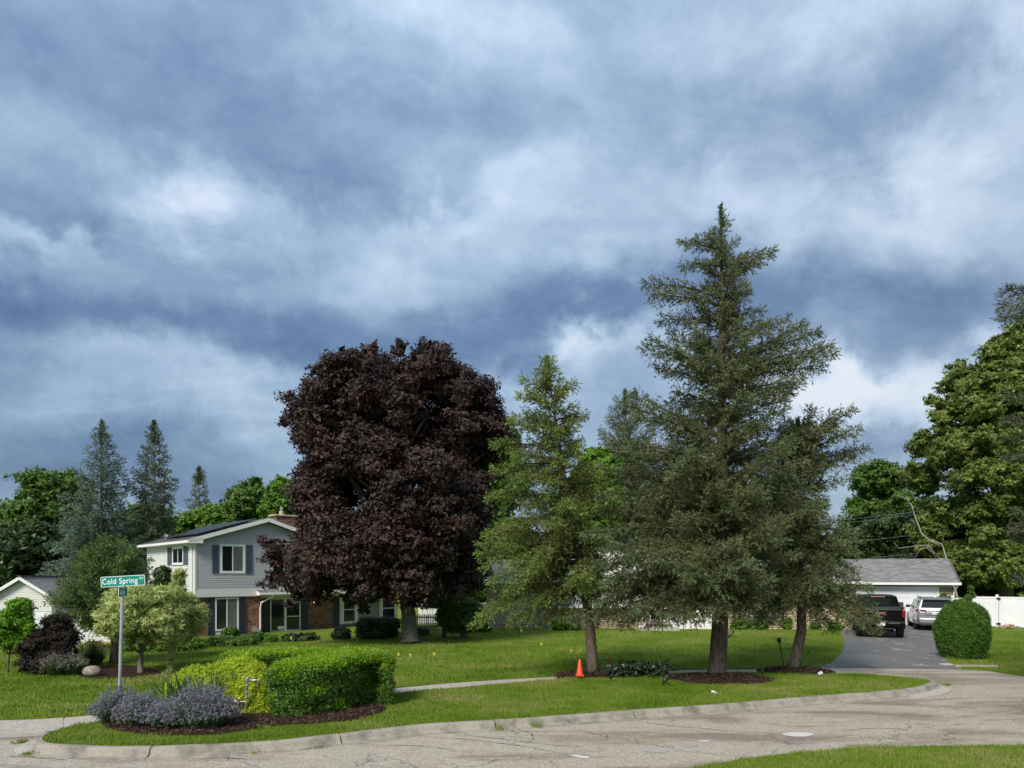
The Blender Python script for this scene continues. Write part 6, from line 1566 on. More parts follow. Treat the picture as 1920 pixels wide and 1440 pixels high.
# left end of front from px 1590
k = (1590 - CX) / FP; L_ = (G1[0] - k * G1[1]) / (ug[0] - k * ug[1]); G0 = np.array((G1[0] - ug[0] * L_, G1[1] - ug[1] * L_, LZ)); Gh = House(G0, RG)
hg = thing('garage', 'garage with grey shingle roof and wide white door behind the pickup', 'garage', G0, RG)
gz = Gh.z(1100, L_ * .6); Dg = 6.4
mb = MB(); mb.box(0, L_, .02, Dg, -.1, gz + .1); wg = obj('wall', mb, M['mortar'], hg)
d0, d1 = Gh.x(1612), Gh.x(1757); dzt = Gh.z(1104, d1)
brickwall(wg, (d1 + .12, .02), (L_, .02), 0, gz - .05, (0, -1), M['brick_tan'], course=.085, bl=.24)
obj('header', MB().box(0, L_, -.03, .02, dzt + .08, gz + .02), M['siding_w'], hg)
obj('pier', MB().box(0, d0 - .1, -.04, .02, 0, dzt + .08), M['siding_w'], hg)
obj('door_frame', MB().box(d0 - .1, d1 + .1, -.05, .02, dzt, dzt + .1).box(d1, d1 + .1, -.05, .02, 0, dzt).box(d0 - .1, d0, -.05, .02, 0, dzt), M['white'], hg)
gdoor = obj('garage_door', MB().box(d0, d1, .0, .018, 0, dzt), M['door_w'], hg)
hh_ = dzt / 4
for i in range(4): obj('door_panel', MB().box(d0 + .01, d1 - .01, -.03, .0, i * hh_ + .008, (i + 1) * hh_ - .008), M['door_w'], gdoor, bevel=.006)
# roof, ridge along the front
zev = Gh.z(1096, L_) ; zri = zev + 1.42; yri = 3.3
mb = MB(); mb.extr([(-.4, -.45, zev), (-.4, yri, zri), (-.4, 7.0, zev), (-.4, 7.0, zev + .12), (-.4, yri, zri + .13), (-.4, -.45, zev + .12)], (L_ + .75, 0, 0)); ro = obj('roof', mb, M['felt'], hg, fix=True)
v_ = Vector((0, yri + .45, zri - zev)); Lr = v_.length; v_.normalize()
shingles(ro, (-.4, -.46, zev + .125), (1, 0, 0), v_, int((L_ + .75) / .3), int(Lr / .14) + 1, .3, .14, Vector((0, -v_.z, v_.y)), M['shingle'])
obj('gutter', MB().box(-.4, L_ + .35, -.57, -.46, zev - .02, zev + .115), M['white'], hg)
obj('soffit', MB().box(-.4, L_ + .35, -.45, .02, zev - .045, zev - .022), M['siding_w'], hg)
mb = MB(); mb.tube([(L_ + .2, -.5, zev), (L_ + .12, -.3, zev - .25), (L_ + .05, -.05, zev - .4), (L_ + .05, -.05, .1)], .04, 6); obj('downspout', mb, M['white'], hg)

# ------------------------------------------------------------------ white vinyl fence with gate
F0 = np.array((G1[0] + ug[0] * .1, G1[1] + ug[1] * .1, LZ)); Ff = House(F0, RG)
fe = thing('vinyl_fence', 'white vinyl privacy fence running right from the garage', 'fence', F0, RG)
xs = [Ff.x(p) for p in (1786, 1826, 1869)]; xs += [xs[2] + 1.5 * (i + 1) for i in range(4)]
hts = [1.62, 1.72, 1.72, 1.72, 1.72, 1.72]
for i, x in enumerate(xs):
    if i == 2: continue
    h_ = 1.78 if i else 1.66
    p = obj('post', MB().box(x - .065, x + .065, -.065, .065, 0, h_), M['vinyl'], fe); obj('post_cap', MB().lathe([(.11, h_), (.11, h_ + .03), (.01, h_ + .10)], 4, (x, 0, 0)), M['vinyl'], p)
for i in range(len(xs) - 1):
    if i in (2,): pass
    a0, a1 = xs[i] + .066, xs[i + 1] - .066; h_ = hts[i]
    pn = obj('panel', MB().box(a0, a1, -.012, .012, .1, h_ - .08), M['vinyl'], fe)
    obj('rail', MB().box(a0, a1, -.03, .03, .04, .16), M['vinyl'], fe); obj('rail', MB().box(a0, a1, -.03, .03, h_ - .1, h_), M['vinyl'], fe)
    nbd = max(2, int((a1 - a0) / .18))
    for j in range(nbd): obj('board', MB().box(a0 + (a1 - a0) * j / nbd + .004, a0 + (a1 - a0) * (j + 1) / nbd - .004, -.017, -.012, .16, h_ - .1), M['vinyl'], pn)
x = xs[2]; pp = obj('gate_post', MB().box(x - .065, x + .065, -.065, .065, 0, 1.84), M['vinyl'], fe)
for zz in (.22, 1.62): obj('hinge', MB().box(x - .03, x + .16, -.10, -.066, zz - .05, zz + .05), M['black'], fe)
obj('gate_edge', MB().box(x + .075, x + .09, -.04, -.03, .1, 1.68), M['black'], fe)
# picket fence and little shed by the maple
YP = 37.0; pf0 = wp(778, 1186, YP); pf0[2] = float(H(pf0[0], YP))
pf = thing('picket_fence', 'weathered dark picket fence right of the maple trunk', 'fence', pf0, 0)
for i in range(13): obj('picket', MB().prism([(i * .098, 0), (i * .098 + .06, 0), (i * .098 + .06, .02), (i * .098, .02)], .02, .86 + .03 * (i % 3)), M['picket'], pf)
for zz in (.2, .7): obj('rail', MB().box(0, 1.25, .02, .06, zz, zz + .07), M['picket'], pf)
s0 = wp(784, 1170, 43.0); s0[2] = -.2; sh = thing('shed', 'pale grey shed behind the picket fence', 'shed', s0, 0)
sw = 1.5; shz = 3 - (1136 - HY) / FP * 43 + .2
obj('wall', MB().box(0, sw, 0, 2, 0, shz), simple('pale_grey_shed', (.40, .43, .47), (.48, .51, .55), 3, .6), sh)
for i in range(5): obj('panel', MB().box(i * .3 + .02, i * .3 + .27, -.03, 0, .1, shz - .1), M['siding_w'], sh)
obj('roof', MB().box(-.1, sw + 3.6, -.15, 2.1, shz, shz + .1), M['shingle'], sh)
# pale car glimpsed behind the vase shrub
c0 = wp(868, 1184, 41.0)
# ------------------------------------------------------------------ vehicles
def carpaint(name, c, metal=.0, rough=.25):
    def f(t, b, out):
        b.inputs['Base Color'].default_value = (*c, 1); b.inputs['Metallic'].default_value = metal; b.inputs['Roughness'].default_value = rough
        b.inputs['Coat Weight'].default_value = .7; b.inputs['Coat Roughness'].default_value = .06
        co = t.node('ShaderNodeTexCoord').outputs['Object']
        t.put(b.inputs['Roughness'], t.ramp(t.noise(co, 3, 4), [(.3, rough), (.75, rough + .15)]))
        if max(c) < .05: b.inputs['Coat Weight'].default_value = .08; b.inputs['Specular IOR Level'].default_value = .12; b.inputs['Roughness'].default_value = .3
    return mat(name, f)
M['blk'] = carpaint('black_car_paint', (.004, .004, .005)); M['silver'] = carpaint('silver_car_paint', (.33, .345, .36), .6, .32)
M['cglass'] = mat('dark_car_glass', glassf((.010, .012, .015), .04)); M['redl'] = simple('red_tail_lamp', (.18, .008, .010), (.24, .012, .014), 30, .2); M['chrome'] = simple('chrome_trim', (.6, .6, .6), (.7, .7, .7), 8, .2, 1)
M['rim'] = simple('alloy_rim', (.35, .35, .36), (.45, .45, .46), 8, .35, .8); M['plate'] = simple('licence_plate', (.55, .58, .66), (.62, .65, .72), 8, .5); M['badge'] = simple('pinkish_red_badge', (.42, .20, .20), (.55, .30, .28), 8, .4)
M['plastic'] = simple('dark_trim_plastic', (.02, .02, .022), (.03, .03, .033), 8, .6)
def loft(secs, close=True):
    """secs: list of (y, [(x,z)...]) half sections, x>=0 from bottom to top; mirrored and capped"""
    mb = MB(); V = []; m_ = len(secs[0][1]); n = 2 * m_
    for y, pts in secs:
        if not hasattr(y, '__len__'): y = [y] * m_
        V += [(x, yy, z) for (x, z), yy in zip(pts, y)] + [(-x, yy, z) for (x, z), yy in list(zip(pts, y))[::-1]]
    Fs = [(i * n + k, i * n + (k + 1) % n, (i + 1) * n + (k + 1) % n, (i + 1) * n + k) for i in range(len(secs) - 1) for k in range(n)]
    Fs += [tuple(range(n - 1, -1, -1)), tuple((len(secs) - 1) * n + k for k in range(n))]
    return mb.add(V, Fs)
def wheel(par, x, y, r, wdt, mt_t='rubber'):
    s = 1 if x > 0 else -1; prof = [(r * .62, -wdt / 2), (r * .93, -wdt / 2), (r, -wdt * .36), (r, wdt * .36), (r * .93, wdt / 2), (r * .62, wdt / 2)]
    mb = MB(); mb.lathe(prof, 24); mb.v = [(x + s * a[2], y + a[0], r + a[1]) for a in mb.v]; wh = obj('wheel', mb, M[mt_t], par, fix=True)
    mb = MB(); mb.lathe([(r * .64, -wdt * .3), (r * .64, wdt * .44), (r * .58, wdt * .45), (r * .55, wdt * .30), (r * .12, wdt * .34), (r * .10, wdt * .40)], 20)
    mb.v = [(x + s * a[2], y + a[0], r + a[1]) for a in mb.v]; rim = obj('rim', mb, M['rim'], wh, fix=True)
    mb = MB()
    for k in range(5):
        a = k * 1.2566; mb.bar((x + s * wdt * .38, y, r), (x + s * wdt * .40, y + r * .58 * math.cos(a), r + r * .58 * math.sin(a)), .045, .05, (1, 0, 0))
    obj('spokes', mb, M['rim'], wh)
def quadpart(name, P_, d, mt, par, **kw): return obj(name, MB().extr([Vector(p) for p in P_], d), mt, par, fix=True, **kw)

# ---- black pickup (local: y forward from the rear bumper, x right)
def pickup(loc, rz):
    t = thing('pickup_truck', 'black pickup truck seen from behind on the driveway', 'pickup', loc, rz)
    S = lambda zb, zs, zt_, wb=.94, ws=1.0, wt=.96: [(wb * .85, zb), (wb, zb + .06), (ws, zb + .35), (ws, zs), (wt, zt_), (wt * .5, zt_ + .01)]
    # lower body with wheel arches left open as dark boxes
    secs = [(.14, S(.56, 1.02, 1.36, .90, .97, .95)), (.22, S(.50, 1.05, 1.38)), (1.0, S(.52, 1.08, 1.385)), (1.95, S(.52, 1.08, 1.39)), (3.9, S(.50, 1.08, 1.30)), (4.6, S(.50, 1.05, 1.27, .94, 1.0, .93)), (5.4, S(.50, 1.0, 1.22, .93, .99, .88)), (5.8, S(.52, .92, 1.08, .88, .93, .80))]
    obj('body', loft(secs), M['blk'], t, bevel=.02)
    obj('bed_opening', MB().box(-.84, .84, .26, 1.88, 1.36, 1.405), M['plastic'], t)
    obj('bed_rail', MB().box(.86, 1.0, .2, 1.95, 1.39, 1.43).box(-1.0, -.86, .2, 1.95, 1.39, 1.43), M['plastic'], t)
    cab = [((1.98), [(.93, 1.30), (.94, 1.34), (.90, 1.55), (.80, 1.84), (.70, 1.90), (.35, 1.91)]), ((2.1), [(.94, 1.30), (.95, 1.34), (.91, 1.56), (.81, 1.88), (.71, 1.94), (.35, 1.955)]),
           ((3.4), [(.94, 1.28), (.95, 1.33), (.91, 1.56), (.80, 1.90), (.70, 1.95), (.35, 1.965)]), ([4.25, 4.22, 4.0, 3.66, 3.58, 3.55], [(.92, 1.26), (.93, 1.30), (.88, 1.50), (.78, 1.82), (.68, 1.88), (.35, 1.90)])]
    obj('cab', loft(cab), M['blk'], t, bevel=.015)
    quadpart('rear_window', [(-.80, 1.975, 1.46), (.80, 1.975, 1.46), (.70, 1.975, 1.80), (-.70, 1.975, 1.80)], (0, -.012, 0), M['cglass'], t)
    for s in (-1, 1):
        quadpart('side_window', [(s * .935, 2.25, 1.42), (s * .935, 3.05, 1.42), (s * .825, 3.05, 1.83), (s * .825, 2.35, 1.83)], (s * .02, 0, 0), M['cglass'], t)
        quadpart('side_window', [(s * .935, 3.15, 1.42), (s * .935, 4.0, 1.42), (s * .825, 3.6, 1.83), (s * .825, 3.15, 1.83)], (s * .02, 0, 0), M['cglass'], t)
        obj('tail_light', MB().box(min(s * .86, s * 1.005), max(s * .86, s * 1.005), .10, .30, .98, 1.33), M['redl'], t, bevel=.02)
        obj('mirror', MB().box(min(s * .98, s * 1.26), max(s * .98, s * 1.26), 3.72, 3.84, 1.28, 1.56), M['plastic'], t, bevel=.03)
        for y in (1.15, 4.85):
            wheel(t, s * .86, y, .42, .29)
            mb = MB(); pts = [(1.02 * s, y + .50 * math.cos(a), .42 + .50 * math.sin(a)) for a in np.linspace(0, math.pi, 13)]; mb.tube(pts, .035, 6); obj('wheel_arch', mb, M['plastic'], t)
            obj('wheel_well', MB().prism([(min(s * .70, s * .985), y - .47), (max(s * .70, s * .985), y - .47), (max(s * .70, s * .985), y + .47), (min(s * .70, s * .985), y + .47)], .45, .86), M['plastic'], t)
        obj('running_board', MB().box(min(s * .85, s * 1.03), max(s * .85, s * 1.03), 1.9, 4.1, .42, .48), M['plastic'], t)
    obj('tailgate', MB().box(-.84, .84, .10, .16, .80, 1.34), M['blk'], t, bevel=.02)
    obj('tailgate_crease', MB().box(-.80, .80, .085, .10, 1.26, 1.31).box(-.80, .80, .088, .10, .90, .94), M['blk'], t)
    obj('bumper', MB().box(-.98, .98, -.06, .14, .56, .80), M['blk'], t, bevel=.03)
    obj('bumper_step', MB().box(-.96, .96, -.07, .1, .74, .785), M['plastic'], t); obj('chrome_strip', MB().box(.30, .78, -.075, -.06, .70, .725), M['chrome'], t)
    obj('licence_plate', MB().box(-.16, .16, -.085, -.06, .60, .76), M['plate'], t)
    obj('brake_light', MB().box(-.30, .30, 1.96, 1.99, 1.86, 1.89), M['badge'], t)
    obj('hitch', MB().box(-.06, .06, -.14, .0, .46, .54).box(-.5, .5, .05, .2, .44, .52), M['plastic'], t)
    obj('axle', MB().tube([(-.8, 1.15, .42), (.8, 1.15, .42)], .07, 8).ball((0, 1.15, .42), .17, 10, 6).box(-.45, .45, .3, 4.8, .34, .5), M['plastic'], t)
    obj('exhaust', MB().tube([(.55, .0, .42), (.55, .6, .44)], .04, 8), M['chrome'], t)
    for k, (txt, x_, z_, sz, mt) in enumerate([('GMC', -.235, 1.09, .20, 'badge')]):
        cu = bpy.data.curves.new('badge_text', 'FONT'); cu.body = txt; cu.size = sz; cu.extrude = .008; cu.space_character = 1.1
        o = bpy.data.objects.new('badge', cu); COL.objects.link(o); me = bpy.data.meshes.new_from_object(o); bpy.data.objects.remove(o)
        ob_ = obj('badge', me, M[mt], t); ob_.location = (x_ + .0, .088, z_); ob_.rotation_euler = (R(90), 0, 0)
    cu = bpy.data.curves.new('badge_text', 'FONT'); cu.body = 'DENALI'; cu.size = .075; cu.extrude = .004; cu.space_character = 1.5
    o = bpy.data.objects.new('x', cu); COL.objects.link(o); me = bpy.data.meshes.new_from_object(o); bpy.data.objects.remove(o)
    ob_ = obj('lettering', me, M['chrome'], t); ob_.location = (-.21, .094, .965); ob_.rotation_euler = (R(90), 0, 0)
    return t
HD = -24
pr_ = gp(1650, 1197, LZ); pk = pickup((pr_[0], pr_[1] - .1, LZ + .006), R(HD))
# ---- silver SUV
def suv(loc, rz):
    t = thing('silver_suv', 'silver SUV parked right of the pickup, half hidden by the round bush', 'car', loc, rz)
    def S(zb, zm, zs, wb, wm, ws): return [(wb * .8, zb), (wb, zb + .05), (wm, zm), (wm, zm + .18), (ws, zs), (ws * .55, zs + .02)]
    secs = [(.0, S(.36, .62, .98, .80, .86, .80)), (.10, S(.30, .62, 1.04, .88, .93, .86)), (.5, S(.27, .62, 1.10, .93, .965, .90)), (1.2, S(.25, .62, 1.12, .94, .97, .91)), (3.3, S(.25, .62, 1.08, .94, .97, .90)), (4.0, S(.27, .60, 1.02, .93, .96, .84)), (4.6, S(.28, .55, .88, .88, .92, .74)), (4.88, S(.32, .5, .70, .74, .78, .6))]
    obj('body', loft(secs), M['silver'], t, smooth=False, bevel=.03)
    cab = [([.10, .10, .18, .38, .46, .48], [(.86, 1.02), (.87, 1.05), (.83, 1.25), (.70, 1.62), (.60, 1.67), (.3, 1.68)]), ([.6, .6, .6, .7, .7, .7], [(.90, 1.08), (.90, 1.1), (.85, 1.30), (.71, 1.67), (.62, 1.715), (.3, 1.725)]),
           (2.0, [(.90, 1.08), (.90, 1.1), (.86, 1.3), (.72, 1.69), (.62, 1.735), (.3, 1.745)]), ([3.75, 3.7, 3.3, 2.75, 2.6, 2.55], [(.86, 1.04), (.86, 1.07), (.82, 1.3), (.68, 1.62), (.58, 1.68), (.3, 1.69)])]
    obj('cabin', loft(cab), M['silver'], t, bevel=.02)
    quadpart('rear_window', [(-.74, .175, 1.20), (.74, .175, 1.20), (.64, .37, 1.56), (-.64, .37, 1.56)], (0, -.016, .008), M['cglass'], t)
    obj('spoiler', MB().extr([(-.66, .24, 1.63), (.66, .24, 1.63), (.60, .50, 1.71), (-.60, .50, 1.71)], (0, 0, .035)), M['silver'], t, fix=True)
    for s in (-1, 1):
        quadpart('side_window', [(s * .885, .62, 1.16), (s * .885, 1.55, 1.16), (s * .765, 1.55, 1.58), (s * .765, .85, 1.56)], (s * .022, 0, .005), M['cglass'], t)
        quadpart('side_window', [(s * .885, 1.62, 1.16), (s * .885, 2.5, 1.16), (s * .765, 2.5, 1.60), (s * .765, 1.62, 1.58)], (s * .022, 0, .005), M['cglass'], t)
        quadpart('side_window', [(s * .885, 2.57, 1.16), (s * .885, 3.3, 1.16), (s * .765, 2.75, 1.56), (s * .765, 2.57, 1.58)], (s * .022, 0, .005), M['cglass'], t)
        obj('roof_rail', MB().tube([(s * .66, .7, 1.70), (s * .665, .9, 1.76), (s * .665, 2.3, 1.78), (s * .65, 2.6, 1.71)], .018, 6), M['black'], t)
        mb = MB(); mb.extr([(s * .50, -.005, .98), (s * .97, .22, .99), (s * .985, .42, 1.06), (s * .88, .12, 1.13), (s * .55, .03, 1.10)], (0, -.03, .0)); obj('tail_light', mb, M['redl'], t, fix=True)
        obj('mirror', MB().ball((s * 1.02, 3.25, 1.17), (.13, .08, .09), 10, 6), M['black'], t, smooth=True)
        obj('reflector', MB().box(min(s * .62, s * .84), max(s * .62, s * .84), -.03, .0, .50, .54), M['redl'], t)
        for y in (1.0, 3.93):
            wheel(t, s * .82, y, .375, .27)
            mb = MB(); mb.tube([(.965 * s, y + .43 * math.cos(a), .375 + .43 * math.sin(a)) for a in np.linspace(0, math.pi, 13)], .028, 6); obj('wheel_arch', mb, M['silver'], t)
            x0_, x1_ = sorted((s * .66, s * .958)); obj('wheel_well', MB().prism([(x0_, y - .41), (x1_, y - .41), (x1_, y + .41), (x0_, y + .41)], .36, .74), M['plastic'], t)
        obj('door_handle', MB().box(*sorted((s * .955, s * .99)), 1.45, 1.65, .93, .96), M['chrome'], t); obj('door_handle', MB().box(*sorted((s * .955, s * .99)), 2.4, 2.6, .93, .96), M['chrome'], t)
        obj('door_gap', MB().box(*sorted((s * .962, s * .972)), 1.75, 1.765, .45, 1.08).box(*sorted((s * .962, s * .972)), 2.78, 2.795, .45, 1.05), M['plastic'], t)
    obj('tailgate_line', MB().box(-.62, .62, -.012, .02, .80, .815), M['plastic'], t); obj('licence_plate', MB().box(-.26, .26, -.03, .0, .86, .97), M['plate'], t)
    obj('bumper', MB().box(-.84, .84, -.07, .15, .40, .66), M['silver'], t, bevel=.05); obj('lower_valance', MB().box(-.80, .80, -.06, .2, .28, .42), M['plastic'], t, bevel=.03)
    obj('exhaust', MB().tube([(-.6, -.06, .34), (-.6, .2, .34)], .05, 8).tube([(.6, -.06, .34), (.6, .2, .34)], .05, 8), M['chrome'], t)
    obj('underbody', MB().box(-.7, .7, .3, 4.6, .22, .5), M['plastic'], t); obj('antenna_fin', MB().extr([(-.02, .9, 1.73), (-.02, 1.1, 1.73), (-.02, .93, 1.80)], (.04, 0, 0)), M['silver'], t, fix=True)
    cu = bpy.data.curves.new('p', 'FONT'); 
    return t
sr = wp(1758, 1186, 36.2); suv((sr[0], sr[1], LZ + .006), R(HD))

# ------------------------------------------------------------------ street sign
SG = gp(223, 1335, IZ); sg = thing('street_sign', 'green street name blade reading Cold Spring on a galvanised post in the catmint', 'street sign', SG)
dxl = (230 - 223) / FP * SG[1]
ztop = ZP(1101, SG[1]) - IZ
mb = MB(); mb.tube([(0, 0, 0), (dxl, 0, ztop)], .033, 12); obj('post', mb, M['metal'], sg)
M['sgreen'] = simple('reflective_green', (.0, .20, .145), (.0, .23, .165), 5, .4); M['swhite'] = simple('reflective_white', (.80, .84, .84), (.86, .90, .90), 5, .4); M['sdull'] = simple('weathered_sign_green', (.02, .22, .16), (.10, .34, .27), 30, .5)
cxs = XP(230.5, SG[1]) - SG[0]; czs = ZP(1089.5, SG[1]) - IZ
def roundrect(w_, h_, r_, n=5):
    P_ = []
    for (sx, sz, a0) in ((1, 1, 0), (-1, 1, 90), (-1, -1, 180), (1, -1, 270)):
        for i in range(n + 1):
            a = R(a0 + 90 * i / n); P_.append((sx * (w_ / 2 - r_) + r_ * math.cos(a), sz * (h_ / 2 - r_) + r_ * math.sin(a)))
    return P_
def plate(name, w_, h_, r_, y0, y1, mt, par, label=None):
    P_ = roundrect(w_, h_, r_); mb = MB(); n = len(P_); mb.add([(x, y0, z) for x, z in P_] + [(x, y1, z) for x, z in P_], [tuple(range(n)), tuple(range(2 * n - 1, n - 1, -1))] + [(i, n + i, n + (i + 1) % n, (i + 1) % n) for i in range(n)])
    return obj(name, mb, mt, par, fix=True, label=label)
bl = thing('x', None, None); bpy.data.objects.remove(bl)
def text_mesh(txt, size, ext=.0015, shear=0, sx=.8, off=.0, space=1.0):
    cu = bpy.data.curves.new('t', 'FONT'); cu.body = txt; cu.size = size; cu.extrude = ext; cu.offset = off; cu.space_character = space
    o = bpy.data.objects.new('t', cu); COL.objects.link(o); me = bpy.data.meshes.new_from_object(o); bpy.data.objects.remove(o)
    return me
wS = 83 / FP * SG[1]; hS = 19.5 / FP * SG[1]; tilt = R(3.2)
bd = plate('name_blade', wS, hS, .03, -.004, .004, M['swhite'], sg); bd.location = (cxs, 0, czs); bd.rotation_euler = (0, -tilt, 0)
fc = plate('blade_face', wS - .022, hS - .022, .024, -.0065, -.004, M['sgreen'], bd); 
me = text_mesh('Cold Spring', .165, off=.0012, space=1.12); tm = obj('lettering', me, M['swhite'], bd)
xs_ = [v.co.x for v in me.vertices]; wT = max(xs_) - min(xs_); sc_ = (wS * .80) / wT
tm.scale = (sc_, 1.02, 1); tm.rotation_euler = (R(90), 0, 0); tm.location = (-wS / 2 + .035 - min(xs_) * sc_, -.008, -.052)
me = text_mesh('Cir', .075, off=.0006, space=1.1); t2 = obj('lettering', me, M['swhite'], bd); t2.scale = (.9, 1, 1); t2.rotation_euler = (R(90), 0, 0); t2.location = (wS / 2 - .118, -.008, .018)
# second blade, turned nearly edge-on, below
b2 = plate('cross_blade', .60, .21, .02, -.004, .004, M['swhite'], sg); b2.location = (cxs - .002, 0, czs - hS / 2 - .118); b2.rotation_euler = (0, 0, R(104))
f2 = plate('blade_face', .58, .19, .018, -.0065, -.004, M['sdull'], b2)
f3 = plate('blade_face', .58, .19, .018, .004, .0065, M['sdull'], b2)
me = text_mesh('Spring', .14, off=.001); t3 = obj('lettering', me, M['swhite'], b2); t3.rotation_euler = (R(90), 0, 0); t3.location = (-.25, -.008, -.05)
me = text_mesh('Spring', .14, off=.001); t4 = obj('lettering', me, M['swhite'], b2); t4.rotation_euler = (R(90), 0, R(180)); t4.location = (.25, .008, -.05)
obj('sign_bracket', MB().box(cxs - .04, cxs + .04, -.03, .03, czs - hS / 2 - .03, czs - hS / 2 + .004).tube([(dxl, 0, ztop - .02), (dxl, 0, ztop + .04)], .042, 10), M['metal'], sg)

# ------------------------------------------------------------------ sprinkler valve pipes by the juniper
vb = gp(461, 1339, IZ); Yv = vb[1]; vt = thing('backflow_pipes', 'weathered sprinkler pipes with valve standing between catmint and clipped hedge', 'pipework', vb)
Lc = lambda x, y, d=0: (XP(x, Yv) - vb[0], d, ZP(y, Yv) - vb[2])
M['brass'] = simple('weathered_brass', (.16, .14, .11), (.34, .31, .27), 14, .5, .6); M['rustred'] = simple('faded_red_valve', (.17, .05, .045), (.26, .09, .08), 14, .6)
obj('riser_pipe', MB().tube([Lc(461, 1340), Lc(461.5, 1318)], .014, 8).tube([Lc(461.5, 1318), Lc(463.5, 1276)], .018, 10), M['brass'], vt)
for y in (1316, 1306, 1297, 1284): obj('coupling', MB().tube([Lc(462 + (1316 - y) * .04, y + 2.4), Lc(462 + (1316 - y) * .04, y - 2.4)], .029, 10), M['metal'], vt)
obj('vent_cap', MB().tube([Lc(463.6, 1278), Lc(463.8, 1273), Lc(463.9, 1269.5), Lc(464, 1268.5)], [.028, .042, .038, .015], 12), M['metal'], vt)
obj('side_pipe', MB().tube([Lc(464, 1275), Lc(476, 1275.5), Lc(488, 1275)], .014, 8).tube([Lc(483, 1275), Lc(484, 1288)], .016, 8), M['brass'], vt)
obj('coupling', MB().tube([Lc(474, 1275.5), Lc(479, 1275.5)], .022, 10), M['metal'], vt)
obj('cross_pipe', MB().tube([Lc(462, 1315), Lc(447, 1316), Lc(436, 1315)], .017, 8), M['brass'], vt)
obj('valve_body', MB().tube([Lc(433, 1315), Lc(443, 1315)], [.045, .038], 12).tube([Lc(438, 1318), Lc(438, 1311)], .034, 10), M['metal'], vt)
obj('valve_wheel', MB().tube([tuple(np.array(Lc(448, 1318)) + np.array((.02 * 0, .06 * math.cos(a), .062 * math.sin(a)))) for a in np.linspace(0, 6.283, 13)], .014, 6).ball(Lc(448, 1318), .045, 8, 6), M['rustred'], vt)
obj('test_cock', MB().tube([Lc(462, 1297.5), Lc(470, 1297.5), Lc(471, 1300)], .009, 6), M['brass'], vt)
mb = MB(); sb = gp(439, 1331, IZ); mb.box(-.022, .022, -.01, .01, 0, ZP(1266, sb[1]) - IZ); obj('wooden_stake', mb, M['picket'], loc=sb, label='grey wooden stake just left of the sprinkler pipes', cat='stake')
st_ = gp(118, 1376, IZ); mb = MB(); mb.tube([(0, 0, 0), (.005, 0, .24), (.01, 0, ZP(1346, st_[1]) - IZ)], .004, 5); mb.bar((.0, 0, .27), (.045, 0, .30), .02, .012); obj('thin_stake', mb, M['picket'], loc=st_, label='thin rusty wire stake near the left tip of the island', cat='stake')

# ------------------------------------------------------------------ cone, markers, flags
M['orange'] = simple('orange_cone_plastic', (.78, .065, .015), (.85, .10, .025), 6, .45); M['orange_d'] = simple('orange_marker_plastic', (.55, .08, .03), (.66, .12, .05), 6, .5)
cb = gp(1087, 1267, IZ); cb[1] -= .55; cb[0] = XP(1087, cb[1]); Yc = cb[1]; hcone = (1266 - 1235) / FP * Yc
cn = thing('traffic_cone', 'bright orange traffic cone left of the leaning spruce trunk', 'traffic cone', (cb[0], cb[1], ZP(1267, Yc)))
obj('cone_body', MB().lathe([(.105, .02), (.092, .05), (.030, hcone - .01), (.024, hcone), (.01, hcone)], 20), M['orange'], cn, smooth=True); obj('cone_base', MB().box(-.115, .115, -.115, .115, 0, .025), M['orange'], cn)
mk = gp(1143, 1252, LZ); m_t = thing('marker_stakes', 'cluster of thin orange marker stakes beside the cut branches', 'marker', mk)
for i, (dx_, h_) in enumerate([(-.06, .30), (-.01, .34), (.03, .36), (.08, .29)]): obj('stake', MB().tube([(dx_, i * .03, 0), (dx_ * .8, i * .03, h_)], [.018, .010], 6), M['orange_d'], m_t)
mb = MB(); mb.tube([(-.06 + .25 * math.cos(a) - .2, 0, .12 + .16 * math.sin(a)) for a in np.linspace(0.2, 2.6, 9)], .01, 5); obj('wire_hoop', mb, M['picket'], m_t)
def flagf(t, b, out):
    b.inputs['Base Color'].default_value = (.80, .66, .05, 1); b.inputs['Roughness'].default_value = .5
M['flag'] = mat('yellow_flag_vinyl', flagf); M['flagp'] = simple('flag_print', (.12, .10, .05), (.12, .10, .05), 3, .6)
FL = [(744, 1229, 'yellow survey flag leftmost of the three beside the clipped hedge'), (766, 1231, 'yellow survey flag middle of the three in front of the maple trunk'), (811, 1228, 'yellow survey flag right of the maple trunk, rightmost of three'),
      (1012, 1209, 'yellow survey flag alone on the lawn left of the leaning trunk'), (1068, 1222, 'pale yellow flag leftmost of the cluster above the traffic cone'), (1079, 1226, 'drooping yellow flag lowest of the cluster above the traffic cone'), (1086, 1221, 'yellow flag nearest the leaning trunk above the traffic cone'),
      (544, 1198, 'yellow survey flag in front of the porch step')]
for i, (x, y, lb) in enumerate(FL):
    g = gp(x, y + 9); t = thing('survey_flag', lb, 'flag', g, random.uniform(-.5, .5), 'yellow survey flags on the lawn')
    h_ = (g[1] * 9 / FP) + .04; s = g[1] * 2.3 / FP
    obj('wire', MB().tube([(0, 0, 0), (.005, 0, h_ + s)], .003, 4), M['metal'], t)
    tl = random.uniform(-.3, .3); mb = MB(); V = []
    for k in range(5):
        q = k / 4; V += [(q * 2 * s, .02 * math.sin(q * 4), h_ - s + tl * q * s), (q * 2 * s, .02 * math.sin(q * 4), h_ + s + tl * q * s)]
    mb.add(V, [(2 * k, 2 * k + 2, 2 * k + 3, 2 * k + 1) for k in range(4)]); obj('flag_sheet', mb, M['flag'], t)
    obj('flag_mark', MB().box(s * .6, s * 1.4, -.004, -.002, h_ - s * .4, h_ + s * .35), M['flagp'], t)
